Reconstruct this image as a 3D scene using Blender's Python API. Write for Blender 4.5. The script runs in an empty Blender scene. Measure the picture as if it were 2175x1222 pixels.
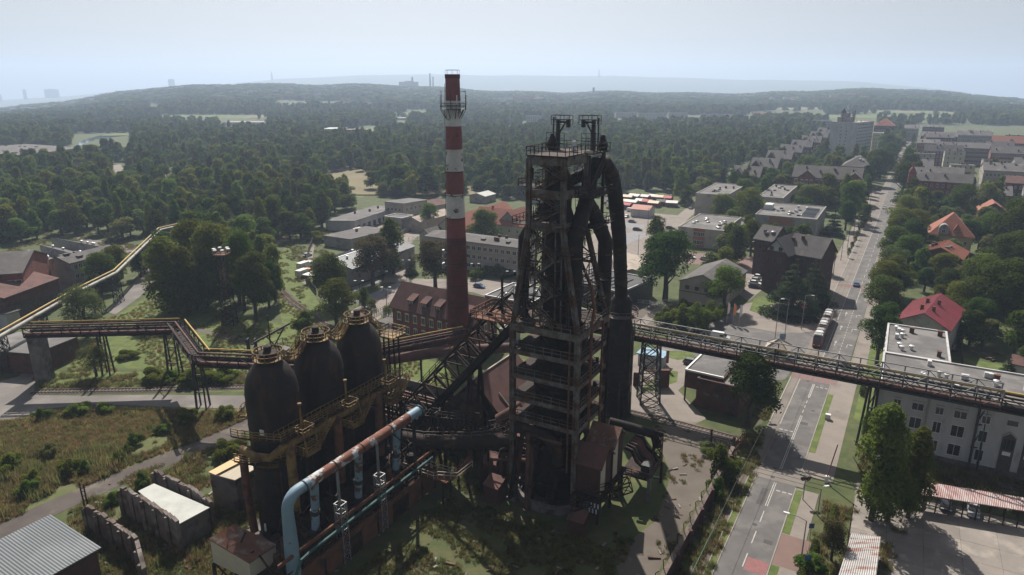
import bpy, math, random
import numpy as np
from mathutils import Vector, Matrix

random.seed(7); RNG = np.random.default_rng(7)
scene = bpy.context.scene
R = math.radians
# ------------------------------------------------------------------ camera
CAM_H, PITCH, FOC = 66.0, R(16.5), 1450.0
cam_d = bpy.data.cameras.new('camera'); cam = bpy.data.objects.new('camera', cam_d)
scene.collection.objects.link(cam); scene.camera = cam
cam.location = (0, 0, CAM_H); cam.rotation_euler = (R(90) - PITCH, 0, 0)
cam_d.sensor_width = 36.0; cam_d.lens = 36.0 * FOC / 2175.0
cam_d.clip_start = 0.5; cam_d.clip_end = 60000
# ------------------------------------------------------------------ world, sun, exposure
SUN_EL, SUN_AZ = R(47), R(-8)            # azimuth measured from +Y towards +X
world = bpy.data.worlds.new('World'); scene.world = world; world.use_nodes = True
wn = world.node_tree; wn.nodes.clear()
sky = wn.nodes.new('ShaderNodeTexSky'); sky.sky_type = 'NISHITA'; sky.sun_disc = False
sky.sun_elevation = SUN_EL; sky.sun_rotation = SUN_AZ
sky.air_density = 1.0; sky.dust_density = 2.0; sky.ozone_density = 1.5; sky.altitude = 250
hsv = wn.nodes.new('ShaderNodeHueSaturation'); hsv.inputs['Saturation'].default_value = 0.30; hsv.inputs['Hue'].default_value = 0.525
bg = wn.nodes.new('ShaderNodeBackground'); bg.inputs['Strength'].default_value = 0.052
wo = wn.nodes.new('ShaderNodeOutputWorld')
wn.links.new(sky.outputs[0], hsv.inputs['Color']); wn.links.new(hsv.outputs[0], bg.inputs['Color']); wn.links.new(bg.outputs[0], wo.inputs['Surface'])
sun_d = bpy.data.lights.new('sun', 'SUN'); sun = bpy.data.objects.new('sun', sun_d); scene.collection.objects.link(sun)
sun_d.energy = 5.0; sun_d.angle = R(0.6); sun_d.color = (1.0, 0.93, 0.84)
sv = Vector((math.sin(SUN_AZ) * math.cos(SUN_EL), math.cos(SUN_AZ) * math.cos(SUN_EL), math.sin(SUN_EL)))
sun.rotation_euler = sv.to_track_quat('Z', 'Y').to_euler(); sun.location = (0, 60, 150)
scene.view_settings.view_transform = 'Standard'; scene.view_settings.look = 'None'
scene.view_settings.exposure = 0.64; scene.view_settings.gamma = 1.0; scene.view_settings.use_curve_mapping = False
scene.render.engine = 'CYCLES'
scene.cycles.use_denoising = True
scene.cycles.max_bounces = 5; scene.cycles.diffuse_bounces = 2; scene.cycles.glossy_bounces = 2
scene.cycles.transmission_bounces = 2; scene.cycles.volume_bounces = 1; scene.cycles.transparent_max_bounces = 4
scene.cycles.caustics_reflective = False; scene.cycles.caustics_refractive = False
scene.cycles.sample_clamp_indirect = 4.0

# ------------------------------------------------------------------ survey helpers
CP, SP = math.cos(PITCH), math.sin(PITCH)
def G(px, py, z=0.0):
    """ground point (at height z) surveyed from the photograph"""
    u = (px - 1087.5) / FOC; v = (py - 611) / FOC
    t = (z - CAM_H) / -(SP + v * CP)
    return Vector((u * t, (CP - v * SP) * t, z))
def Zat(py, Y):
    v = (py - 611) / FOC
    return CAM_H - (SP + v * CP) / (CP - v * SP) * Y
TH = R(-29.5); CA, SA = math.cos(TH), math.sin(TH)
O = Vector((7.6, 101.2, 0))
def S(a, b, z=0.0):                       # site frame: a to the right along the works, b away
    return Vector((O.x + a * CA - b * SA, O.y + a * SA + b * CA, z))
def Sinv(p):
    dx, dy = p[0] - O.x, p[1] - O.y
    return dx * CA + dy * SA, -dx * SA + dy * CA
TS = R(30.45); C0 = Vector((31.9, 80.5, 0))
def T(s, o, z=0.0):                       # street frame: s along the street, o to its right
    return Vector((C0.x + s * math.sin(TS) + o * math.cos(TS), C0.y + s * math.cos(TS) - o * math.sin(TS), z))
FOOT = []                                  # footprints kept clear of trees
# ------------------------------------------------------------------ materials
MATS = {}
def mat(name, c1, c2=None, scale=0.5, rough=0.85, metal=0.0, bump=0.0, bscale=None, c3=None, s3=0.1, t3=0.55, detail=5.0, var=0.0, spec=0.3, contrast=(0.35, 0.65), stretch=None, w3=0.06):
    if name in MATS: return MATS[name]
    m = bpy.data.materials.new(name); m.use_nodes = True; MATS[name] = m
    nt = m.node_tree; ns = nt.nodes; ln = nt.links; b = ns['Principled BSDF']
    b.inputs['Roughness'].default_value = rough; b.inputs['Metallic'].default_value = metal
    b.inputs['Specular IOR Level'].default_value = spec
    geo = ns.new('ShaderNodeNewGeometry'); vec = geo.outputs['Position']
    if stretch:
        mp = ns.new('ShaderNodeMapping'); mp.inputs['Scale'].default_value = stretch
        ln.new(vec, mp.inputs['Vector']); vec = mp.outputs[0]
    def noise(sc, det=detail):
        n = ns.new('ShaderNodeTexNoise'); n.inputs['Scale'].default_value = sc; n.inputs['Detail'].default_value = det
        n.inputs['Roughness'].default_value = 0.6; ln.new(vec, n.inputs['Vector']); return n
    def ramp(src, lo, hi):
        r = ns.new('ShaderNodeMapRange'); r.inputs['From Min'].default_value = lo; r.inputs['From Max'].default_value = hi
        ln.new(src, r.inputs['Value']); return r.outputs[0]
    def mix(f, a, bb):
        x = ns.new('ShaderNodeMix'); x.data_type = 'RGBA'
        if f is not None: ln.new(f, x.inputs['Factor'])
        for s_, v_ in ((6, a), (7, bb)):
            if isinstance(v_, tuple): x.inputs[s_].default_value = (*v_, 1)
            else: ln.new(v_, x.inputs[s_])
        return x.outputs[2]
    if c2 is None: c2 = tuple(k * 0.72 for k in c1)
    col = mix(ramp(noise(scale).outputs['Fac'], *contrast), c1, c2)
    if c3 is not None:
        col = mix(ramp(noise(s3, 8.0).outputs['Fac'], t3 - w3, t3 + w3), col, c3)
    if var:
        oi = ns.new('ShaderNodeObjectInfo'); mr = ns.new('ShaderNodeMapRange')
        mr.inputs['To Min'].default_value = 1 - var; mr.inputs['To Max'].default_value = 1 + var
        ln.new(oi.outputs['Random'], mr.inputs['Value'])
        hv = ns.new('ShaderNodeHueSaturation'); ln.new(mr.outputs[0], hv.inputs['Value']); ln.new(col, hv.inputs['Color']); col = hv.outputs[0]
    ln.new(col, b.inputs['Base Color'])
    if bump:
        bp = ns.new('ShaderNodeBump'); bp.inputs['Strength'].default_value = bump; bp.inputs['Distance'].default_value = 0.1
        ln.new(noise(bscale or scale * 6).outputs['Fac'], bp.inputs['Height']); ln.new(bp.outputs[0], b.inputs['Normal'])
    return m
def leafmat(name, c1, c2, trans=0.3, var=0.25):
    m = bpy.data.materials.new(name); m.use_nodes = True; MATS[name] = m
    nt = m.node_tree; ns = nt.nodes; ln = nt.links; ns.clear()
    out = ns.new('ShaderNodeOutputMaterial'); geo = ns.new('ShaderNodeNewGeometry'); n = ns.new('ShaderNodeTexNoise')
    n.inputs['Scale'].default_value = 0.35; n.inputs['Detail'].default_value = 3; ln.new(geo.outputs['Position'], n.inputs['Vector'])
    mr = ns.new('ShaderNodeMapRange'); mr.inputs['From Min'].default_value = 0.35; mr.inputs['From Max'].default_value = 0.65; ln.new(n.outputs['Fac'], mr.inputs['Value'])
    x = ns.new('ShaderNodeMix'); x.data_type = 'RGBA'; ln.new(mr.outputs[0], x.inputs['Factor']); x.inputs[6].default_value = (*c1, 1); x.inputs[7].default_value = (*c2, 1)
    oi = ns.new('ShaderNodeObjectInfo'); vr = ns.new('ShaderNodeMapRange'); vr.inputs['To Min'].default_value = 1 - var; vr.inputs['To Max'].default_value = 1 + var
    ln.new(oi.outputs['Random'], vr.inputs['Value'])
    hu = ns.new('ShaderNodeMapRange'); hu.inputs['To Min'].default_value = 0.46; hu.inputs['To Max'].default_value = 0.53
    mu = ns.new('ShaderNodeMath'); mu.operation = 'MULTIPLY'; mu.inputs[1].default_value = 7.31; ln.new(oi.outputs['Random'], mu.inputs[0])
    fr = ns.new('ShaderNodeMath'); fr.operation = 'FRACT'; ln.new(mu.outputs[0], fr.inputs[0]); ln.new(fr.outputs[0], hu.inputs['Value'])
    hv = ns.new('ShaderNodeHueSaturation'); ln.new(vr.outputs[0], hv.inputs['Value']); ln.new(hu.outputs[0], hv.inputs['Hue']); ln.new(x.outputs[2], hv.inputs['Color'])
    d = ns.new('ShaderNodeBsdfDiffuse'); tr = ns.new('ShaderNodeBsdfTranslucent'); ms = ns.new('ShaderNodeMixShader'); ms.inputs[0].default_value = trans
    ln.new(hv.outputs[0], d.inputs['Color']); ln.new(hv.outputs[0], tr.inputs['Color']); ln.new(d.outputs[0], ms.inputs[1]); ln.new(tr.outputs[0], ms.inputs[2]); ln.new(ms.outputs[0], out.inputs['Surface'])
    return m
M = MATS
mat('rust_dark', (0.022, 0.017, 0.015), (0.042, 0.027, 0.021), 0.7, 0.85, 0.2, 0.3, 6, c3=(0.10, 0.045, 0.025), s3=0.35, t3=0.60)
mat('soot', (0.013, 0.011, 0.010), (0.028, 0.021, 0.019), 0.5, 0.8, 0.2, 0.2, 5, c3=(0.060, 0.034, 0.026), s3=0.3, t3=0.6)
mat('stove_steel', (0.016, 0.013, 0.013), (0.034, 0.026, 0.024), 0.45, 0.7, 0.25, 0.3, 4, c3=(0.058, 0.030, 0.022), s3=0.5, t3=0.56, stretch=(1, 1, 0.35))
mat('frame_grey', (0.17, 0.155, 0.145), (0.085, 0.07, 0.062), 0.8, 0.8, 0.1, 0.2, 8, c3=(0.09, 0.045, 0.03), s3=0.5, t3=0.52)
mat('rust_orange', (0.17, 0.075, 0.045), (0.10, 0.05, 0.035), 0.8, 0.9, 0.0, 0.2, 6, c3=(0.05, 0.03, 0.025), s3=0.5, t3=0.58)
mat('yellow_rust', (0.23, 0.15, 0.05), (0.135, 0.088, 0.038), 0.6, 0.75, 0, 0.1, 6, c3=(0.10, 0.05, 0.03), s3=0.6, t3=0.56)
mat('pipe_yellow', (0.46, 0.32, 0.07), (0.36, 0.24, 0.065), 0.6, 0.6, c3=(0.2, 0.11, 0.05), s3=0.8, t3=0.62)
mat('blue_pipe', (0.19, 0.275, 0.34), (0.15, 0.22, 0.28), 0.5, 0.6, c3=(0.11, 0.05, 0.035), s3=0.75, t3=0.56, w3=0.03)
mat('blue_clean', (0.20, 0.29, 0.36), (0.17, 0.25, 0.315), 0.4, 0.55, c3=(0.13, 0.07, 0.05), s3=0.6, t3=0.68, w3=0.03)
mat('blue_rusty', (0.20, 0.075, 0.048), (0.13, 0.06, 0.045), 0.9, 0.8, bump=0.2, c3=(0.45, 0.47, 0.48), s3=0.55, t3=0.57, w3=0.03)
mat('teal_pipe', (0.035, 0.10, 0.095), (0.03, 0.075, 0.07), 0.8, 0.6)
mat('pipe_brown', (0.13, 0.062, 0.048), (0.085, 0.045, 0.038), 0.4, 0.8, c3=(0.045, 0.03, 0.025), s3=0.3, t3=0.6)
mat('pipe_grey', (0.30, 0.30, 0.27), (0.22, 0.21, 0.19), 0.4, 0.7, 0.2, c3=(0.14, 0.10, 0.07), s3=0.4, t3=0.6)
mat('concrete', (0.27, 0.255, 0.23), (0.20, 0.188, 0.172), 0.25, 0.92, bump=0.15, bscale=3, c3=(0.16, 0.145, 0.13), s3=0.15, t3=0.62)
mat('concrete_dark', (0.17, 0.155, 0.145), (0.10, 0.09, 0.085), 0.4, 0.92, bump=0.2, bscale=3, c3=(0.06, 0.05, 0.05), s3=0.3, t3=0.57)
mat('chimney_red', (0.205, 0.062, 0.06), (0.165, 0.053, 0.052), 0.3, 0.85, bump=0.1, c3=(0.085, 0.035, 0.034), s3=0.28, t3=0.63)
mat('chimney_white', (0.56, 0.545, 0.52), (0.42, 0.40, 0.385), 0.35, 0.85, bump=0.1, c3=(0.06, 0.045, 0.045), s3=0.42, t3=0.60, w3=0.03)
mat('chimney_brick', (0.125, 0.033, 0.029), (0.085, 0.026, 0.024), 0.5, 0.9, bump=0.25, bscale=7, c3=(0.06, 0.022, 0.02), s3=0.3, t3=0.6)
mat('brick_red', (0.24, 0.085, 0.055), (0.16, 0.06, 0.045), 0.9, 0.9, bump=0.2, bscale=9, c3=(0.10, 0.06, 0.05), s3=0.35, t3=0.6)
mat('brick_dark', (0.12, 0.055, 0.040), (0.075, 0.040, 0.032), 0.7, 0.9, bump=0.2, bscale=9, c3=(0.05, 0.035, 0.03), s3=0.35, t3=0.58)
mat('brick_villa', (0.085, 0.042, 0.036), (0.06, 0.034, 0.03), 0.9, 0.9, bump=0.2, bscale=9)
mat('stone_wall', (0.16, 0.125, 0.105), (0.095, 0.075, 0.066), 1.2, 0.92, bump=0.4, bscale=4, c3=(0.06, 0.05, 0.045), s3=0.5, t3=0.55)
mat('ruin_plaster', (0.21, 0.185, 0.165), (0.12, 0.10, 0.09), 0.5, 0.92, bump=0.4, bscale=3, c3=(0.09, 0.06, 0.05), s3=0.4, t3=0.54)
mat('wall_beige', (0.37, 0.335, 0.29), (0.31, 0.28, 0.245), 0.25, 0.9, c3=(0.22, 0.20, 0.175), s3=0.2, t3=0.62)
mat('wall_cream', (0.45, 0.42, 0.33), (0.38, 0.355, 0.285), 0.3, 0.9, c3=(0.28, 0.26, 0.21), s3=0.25, t3=0.62)
mat('wall_grey', (0.30, 0.29, 0.27), (0.235, 0.225, 0.21), 0.3, 0.9, c3=(0.16, 0.15, 0.14), s3=0.3, t3=0.6)
mat('wall_white', (0.46, 0.455, 0.45), (0.36, 0.355, 0.35), 0.35, 0.88, c3=(0.30, 0.28, 0.27), s3=0.3, t3=0.62, stretch=(1, 1, 0.4))
mat('wall_yellow', (0.44, 0.35, 0.19), (0.36, 0.29, 0.17), 0.3, 0.9)
mat('terracotta', (0.33, 0.13, 0.085), (0.26, 0.11, 0.075), 0.4, 0.9)
mat('roof_tar', (0.135, 0.130, 0.127), (0.095, 0.092, 0.09), 0.22, 0.95, c3=(0.18, 0.172, 0.165), s3=0.12, t3=0.56)
mat('roof_slate', (0.105, 0.098, 0.095), (0.074, 0.069, 0.067), 0.4, 0.9, bump=0.15, bscale=5, c3=(0.14, 0.128, 0.12), s3=0.2, t3=0.6)
mat('roof_black', (0.045, 0.047, 0.05), (0.065, 0.066, 0.07), 0.3, 0.8)
mat('roof_bluegrey', (0.11, 0.125, 0.135), (0.095, 0.108, 0.117), 0.15, 0.6, 0.0, spec=0.4, c3=(0.13, 0.142, 0.15), s3=0.1, t3=0.6)
mat('roof_brownred', (0.135, 0.068, 0.058), (0.10, 0.053, 0.047), 0.5, 0.9, bump=0.15, bscale=4, c3=(0.075, 0.045, 0.04), s3=0.3, t3=0.58)
mat('roof_redtile', (0.27, 0.10, 0.065), (0.20, 0.08, 0.055), 0.4, 0.85, bump=0.15, bscale=4, c3=(0.2, 0.085, 0.06), s3=0.25, t3=0.62)
mat('roof_crimson', (0.30, 0.068, 0.085), (0.24, 0.056, 0.07), 0.6, 0.6, c3=(0.34, 0.06, 0.075), s3=0.2, t3=0.6)
mat('roof_orange', (0.38, 0.155, 0.105), (0.32, 0.135, 0.09), 0.25, 0.7)
mat('roof_beige', (0.38, 0.325, 0.27), (0.30, 0.255, 0.215), 0.3, 0.9, c3=(0.22, 0.18, 0.15), s3=0.3, t3=0.6)
mat('roof_rusty', (0.20, 0.105, 0.072), (0.145, 0.080, 0.060), 0.6, 0.85, c3=(0.24, 0.21, 0.185), s3=0.5, t3=0.57)
mat('tin_red_white', (0.38, 0.33, 0.315), (0.30, 0.165, 0.155), 0.9, 0.6, c3=(0.24, 0.12, 0.11), s3=0.7, t3=0.56, stretch=(2.2, 0.5, 1))
mat('tin_old', (0.36, 0.35, 0.345), (0.26, 0.245, 0.24), 0.6, 0.55, 0.2, c3=(0.20, 0.105, 0.075), s3=0.5, t3=0.55, stretch=(0.5, 2.2, 1))
mat('tin_white', (0.42, 0.43, 0.40), (0.33, 0.34, 0.32), 0.4, 0.7, c3=(0.38, 0.40, 0.36), s3=0.3, t3=0.6)
mat('panel_cream', (0.52, 0.47, 0.36), (0.46, 0.41, 0.32), 0.4, 0.8)
mat('panel_orange', (0.62, 0.42, 0.23), (0.55, 0.38, 0.22), 0.4, 0.85)
mat('asphalt', (0.118, 0.113, 0.110), (0.094, 0.090, 0.088), 0.35, 0.92, bump=0.1, bscale=8, c3=(0.145, 0.136, 0.13), s3=0.22, t3=0.55)
mat('asphalt_old', (0.155, 0.142, 0.132), (0.12, 0.11, 0.104), 0.15, 0.93, bump=0.1, bscale=5, c3=(0.185, 0.17, 0.157), s3=0.08, t3=0.55)
mat('paving', (0.215, 0.187, 0.163), (0.18, 0.157, 0.14), 0.25, 0.92, c3=(0.15, 0.132, 0.118), s3=0.15, t3=0.6)
mat('paving_grey', (0.22, 0.22, 0.225), (0.185, 0.185, 0.19), 0.3, 0.92)
mat('paving_red', (0.175, 0.115, 0.10), (0.15, 0.10, 0.088), 0.4, 0.92)
mat('track_concrete', (0.19, 0.17, 0.15), (0.155, 0.14, 0.125), 0.2, 0.92, c3=(0.13, 0.118, 0.108), s3=0.15, t3=0.58)
mat('line_white', (0.40, 0.385, 0.36), (0.27, 0.26, 0.245), 1.6, 0.8)
mat('line_red', (0.24, 0.10, 0.10), (0.18, 0.088, 0.086), 1.4, 0.85)
mat('paint_blue', (0.20, 0.33, 0.44), None, 0.5, 0.6)
mat('steel_rail', (0.13, 0.09, 0.075), (0.09, 0.065, 0.055), 1.0, 0.6, 0.5)
mat('sleeper', (0.17, 0.145, 0.12), (0.11, 0.09, 0.08), 0.9, 0.9, var=0.25)
mat('metal_dark', (0.035, 0.035, 0.037), (0.05, 0.05, 0.05), 0.6, 0.6, 0.3)
mat('metal_grey', (0.28, 0.28, 0.285), (0.22, 0.22, 0.22), 0.6, 0.5, 0.4)
mat('metal_light', (0.58, 0.58, 0.58), (0.5, 0.5, 0.5), 0.6, 0.45, 0.2)
mat('green_paint', (0.05, 0.17, 0.11), None, 0.8, 0.6)
mat('white_paint', (0.74, 0.73, 0.71), (0.66, 0.65, 0.63), 0.6, 0.6)
mat('glass', (0.028, 0.033, 0.038), (0.05, 0.055, 0.062), 0.35, 0.12, spec=0.5, var=0.35)
mat('win_frame', (0.62, 0.61, 0.58), (0.5, 0.49, 0.47), 1.0, 0.6)
mat('win_dark', (0.09, 0.075, 0.07), None, 1.0, 0.7)
mat('timber', (0.13, 0.085, 0.055), (0.09, 0.06, 0.042), 0.9, 0.9)
mat('bark', (0.075, 0.06, 0.048), (0.05, 0.04, 0.033), 1.5, 0.95)
mat('water', (0.10, 0.13, 0.14), (0.12, 0.15, 0.16), 0.02, 0.08, spec=0.6)
for n_, c_ in dict(car_white=(0.68, 0.68, 0.68), car_silver=(0.40, 0.41, 0.42), car_black=(0.02, 0.021, 0.024), car_grey=(0.13, 0.135, 0.14), car_blue=(0.05, 0.11, 0.24), car_red=(0.36, 0.03, 0.03), car_orange=(0.62, 0.24, 0.06), tram_red=(0.17, 0.022, 0.024), awning_white=(0.66, 0.63, 0.58), awning_red=(0.40, 0.09, 0.09), awning_cream=(0.62, 0.54, 0.40), flag_orange=(0.72, 0.22, 0.05), flag_white=(0.72, 0.74, 0.76), bin_yellow=(0.55, 0.40, 0.06)).items():
    mat(n_, c_, tuple(k * .93 for k in c_), 1.0, 0.3 if n_[:3] in ('car', 'tra') else 0.8, spec=0.5)
mat('tyre', (0.018, 0.018, 0.018), None, 2, 0.9)
mat('lamp_on', (0.8, 0.8, 0.75), None, 1, 0.3)
leafmat('leaf_mid', (0.080, 0.120, 0.022), (0.118, 0.150, 0.032), 0.48)
leafmat('leaf_dark', (0.050, 0.080, 0.020), (0.074, 0.104, 0.026), 0.4)
leafmat('leaf_light', (0.12, 0.15, 0.050), (0.14, 0.165, 0.062), 0.45)
leafmat('leaf_copper', (0.080, 0.080, 0.036), (0.098, 0.078, 0.040), 0.32)
leafmat('leaf_conifer', (0.034, 0.050, 0.026), (0.048, 0.066, 0.034), 0.2)
leafmat('leaf_far', (0.078, 0.118, 0.022), (0.122, 0.152, 0.034), 0.48, 0.5)
leafmat('weed', (0.13, 0.145, 0.05), (0.19, 0.165, 0.07), 0.5, 0.3)
leafmat('weed_dry', (0.26, 0.195, 0.09), (0.22, 0.17, 0.08), 0.5, 0.25)

# ------------------------------------------------------------------ mesh builder
class MB:
    def __init__(s): s.v = []; s.f = []; s.m = []; s.mi = 0
    def add(s, vs, fs):
        o = len(s.v); s.v += [tuple(x) for x in vs]
        for f in fs: s.f.append(tuple(i + o for i in f)); s.m.append(s.mi)
        return s
    def quad(s, a, b, c, d): return s.add([a, b, c, d], [(0, 1, 2, 3)])
    def poly(s, pts): return s.add(pts, [tuple(range(len(pts)))])
    def box(s, x0, x1, y0, y1, z0, z1):
        return s.add([(x0, y0, z0), (x1, y0, z0), (x1, y1, z0), (x0, y1, z0), (x0, y0, z1), (x1, y0, z1), (x1, y1, z1), (x0, y1, z1)],
                     [(3, 2, 1, 0), (4, 5, 6, 7), (0, 1, 5, 4), (1, 2, 6, 5), (2, 3, 7, 6), (3, 0, 4, 7)])
    def beam(s, p, q, w=0.2, h=None, up=(0, 0, 1)):
        p, q = Vector(p), Vector(q); d = q - p
        if d.length < 1e-6: return s
        h = h or w; up = Vector(up); x = d.cross(up)
        if x.length < 1e-4 * d.length: x = d.cross(Vector((1, 0, 0)))
        x.normalize(); y = x.cross(d).normalized(); x = x * (w / 2); y = y * (h / 2)
        c = [p - x - y, p + x - y, p + x + y, p - x + y, q - x - y, q + x - y, q + x + y, q - x + y]
        return s.add(c, [(3, 2, 1, 0), (4, 5, 6, 7), (0, 1, 5, 4), (1, 2, 6, 5), (2, 3, 7, 6), (3, 0, 4, 7)])
    def path(s, pts, r, n=10, cap=True):
        pts = [Vector(p) for p in pts]; N = len(pts); rs = r if isinstance(r, (list, tuple)) else [r] * N
        rings = []; prev = None
        for i, p in enumerate(pts):
            t = (pts[min(i + 1, N - 1)] - pts[max(i - 1, 0)]).normalized()
            if prev is None:
                x = t.cross(Vector((0, 0, 1)))
                if x.length < 1e-3: x = Vector((1, 0, 0))
            else: x = prev - t * prev.dot(t)
            x.normalize(); prev = x; y = t.cross(x)
            rings.append([p + (x * math.cos(k * 2 * math.pi / n) + y * math.sin(k * 2 * math.pi / n)) * rs[i] for k in range(n)])
        fs = [(i * n + k, i * n + (k + 1) % n, (i + 1) * n + (k + 1) % n, (i + 1) * n + k) for i in range(N - 1) for k in range(n)]
        if cap: fs += [tuple(range(n - 1, -1, -1)), tuple(range((N - 1) * n, N * n))]
        return s.add([v for r_ in rings for v in r_], fs)
    def tube(s, p, q, r, r2=None, n=10): return s.path([p, q], [r, r if r2 is None else r2], n)
    def lathe(s, prof, n=24, c=(0, 0, 0), cap=True):
        vs = [(c[0] + r * math.cos(k * 2 * math.pi / n), c[1] + r * math.sin(k * 2 * math.pi / n), c[2] + z) for r, z in prof for k in range(n)]
        N = len(prof); fs = [(i * n + k, i * n + (k + 1) % n, (i + 1) * n + (k + 1) % n, (i + 1) * n + k) for i in range(N - 1) for k in range(n)]
        if cap: fs += [tuple(range(n - 1, -1, -1)), tuple(range((N - 1) * n, N * n))]
        return s.add(vs, fs)
    def prism(s, poly, z0, z1):
        n = len(poly); A = sum(poly[i][0] * poly[(i + 1) % n][1] - poly[(i + 1) % n][0] * poly[i][1] for i in range(n))
        if A < 0: poly = list(poly)[::-1]
        return s.add([(p[0], p[1], z0) for p in poly] + [(p[0], p[1], z1) for p in poly],
                     [tuple(range(n - 1, -1, -1)), tuple(range(n, 2 * n))] + [(i, (i + 1) % n, n + (i + 1) % n, n + i) for i in range(n)])
    def rail(s, pts, h=1.1, gap=1.6, w=0.07, bars=(1.0, 0.5), closed=False):
        pts = [Vector(p) for p in pts]
        if closed: pts = pts + [pts[0]]
        for i in range(len(pts) - 1):
            a, b = pts[i], pts[i + 1]; n = max(1, round((b - a).length / gap))
            for k in range(n + (1 if i == len(pts) - 2 else 0)):
                q = a.lerp(b, k / n); s.beam(q, q + Vector((0, 0, h)), w)
            for f in bars: s.beam(a + Vector((0, 0, h * f)), b + Vector((0, 0, h * f)), w * 1.15)
        return s
    def mesh(s, name, mats, smooth=False):
        me = bpy.data.meshes.new(name); me.from_pydata(s.v, [], s.f)
        for m in (mats if isinstance(mats, (list, tuple)) else [mats]): me.materials.append(MATS[m])
        if any(s.m): me.polygons.foreach_set('material_index', s.m)
        if smooth:
            me.polygons.foreach_set('use_smooth', [True] * len(s.f))
            if hasattr(me, 'set_sharp_from_angle'): me.set_sharp_from_angle(angle=R(40))
        me.update(); return me
    def build(s, name, mats, parent=None, smooth=False, loc=None, rz=0):
        return link(name, s.mesh(name, mats, smooth), parent, loc, rz)
def link(name, data, parent=None, loc=None, rz=0.0):
    o = bpy.data.objects.new(name, data); scene.collection.objects.link(o)
    if parent is not None: o.parent = parent
    if loc is not None: o.location = loc
    if rz: o.rotation_euler = (0, 0, rz)
    return o
def tag(o, label, cat, group=None):
    o['label'] = label; o['category'] = cat
    if group: o['group'] = group
    return o
def thing(name, label, cat, loc=(0, 0, 0), rz=0.0, group=None):
    return tag(link(name, None, None, loc, rz), label, cat, group)
def struct(name, mb, mats, kind='structure', smooth=False):
    o = mb.build(name, mats, smooth=smooth); o['kind'] = kind; return o
def copy_tree(o, loc=None, rz=None, label=None, parent=None):
    c = o.copy(); scene.collection.objects.link(c); c.parent = parent
    if loc is not None: c.location = loc
    if rz is not None: c.rotation_euler = (0, 0, rz)
    if label: c['label'] = label
    for ch in o.children: copy_tree(ch, parent=c)
    return c
def arc(c, r, a0, a1, n, z=None):
    return [Vector((c[0] + r * math.cos(a0 + (a1 - a0) * k / n), c[1] + r * math.sin(a0 + (a1 - a0) * k / n), c[2] if z is None else z)) for k in range(n + 1)]
def truss_beam(mb, p, q, hgt, wid, n, w=0.18, lat=True):
    """box truss between p and q (bottom centre line); returns nothing"""
    p, q = Vector(p), Vector(q); d = q - p; sx = d.cross(Vector((0, 0, 1))).normalized() * (wid / 2); up = sx.cross(d).normalized() * hgt
    for sd in (-1, 1):
        mb.beam(p + sx * sd, q + sx * sd, w * 1.3); mb.beam(p + sx * sd + up, q + sx * sd + up, w * 1.3)
        for k in range(n + 1):
            a = p.lerp(q, k / n) + sx * sd; mb.beam(a, a + up, w)
            if k < n:
                b = p.lerp(q, (k + 1) / n) + sx * sd
                if k % 2: mb.beam(a, b + up, w * .8)
                else: mb.beam(a + up, b, w * .8)
    if lat:
        for k in range(n + 1):
            a = p.lerp(q, k / n)
            mb.beam(a - sx, a + sx, w); mb.beam(a - sx + up, a + sx + up, w * .8)
            if k < n: b = p.lerp(q, (k + 1) / n); mb.beam(a - sx, b + sx, w * .7)
def lattice_tower(mb, c, z0, z1, w0, w1, n, w=0.14):
    cs = [(-1, -1), (1, -1), (1, 1), (-1, 1)]
    P = lambda k, i: Vector((c[0] + cs[i][0] * (w0 + (w1 - w0) * k / n) / 2, c[1] + cs[i][1] * (w0 + (w1 - w0) * k / n) / 2, z0 + (z1 - z0) * k / n))
    for k in range(n):
        for i in range(4):
            j = (i + 1) % 4
            mb.beam(P(k, i), P(k + 1, i), w * 1.3); mb.beam(P(k, i), P(k + 1, j), w * .8); mb.beam(P(k, j), P(k + 1, i), w * .8); mb.beam(P(k + 1, i), P(k + 1, j), w * .8)
# ================================================================== SETTING: terrain
def lerp_tab(x, tab):
    if x <= tab[0][0]: return tab[0][1]
    for (x0, y0), (x1, y1) in zip(tab, tab[1:]):
        if x <= x1: return y0 + (y1 - y0) * (x - x0) / (x1 - x0)
    return tab[-1][1]
MID = [(-300, 268), (0, 240), (150, 222), (350, 196), (550, 181), (750, 186), (950, 193), (1200, 202), (1450, 204), (1700, 199), (1900, 197), (2050, 206), (2175, 222), (2500, 250)]
FAR = [(-300, 245), (0, 215), (150, 205), (300, 194), (450, 184), (600, 168), (700, 163), (900, 159), (1100, 159), (1300, 163), (1500, 167), (1750, 172), (1950, 188), (2175, 214), (2500, 240)]
def sstep(t): t = min(1, max(0, t)); return t * t * (3 - 2 * t)
def terrain_z(x, y):
    r = math.hypot(x, y)
    if r < 1100: return 0.0
    az = math.atan2(x, max(y, 1.0)); az = min(0.85, max(-0.85, az))
    px = 1087.5 + FOC * math.tan(az) / 1.0 * 1.0
    cy = math.cos(az)
    wob = 5 * math.sin(px * 0.013) + 3 * math.sin(px * 0.037 + 1)
    zm = Zat(lerp_tab(px, MID) + wob * 0.5, 3300 * cy); zf = Zat(lerp_tab(px, FAR) + wob * 0.25, 8200 * cy)
    if r < 3300: return zm * sstep((r - 1100) / 2200)
    if r < 5200: return zm + (min(zm, zf) - 45 - zm) * sstep((r - 3300) / 1900)
    lo = min(zm, zf) - 45
    if r < 8200: return lo + (zf - lo) * sstep((r - 5200) / 3000)
    return zf - (r - 8200) * 0.03
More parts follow.
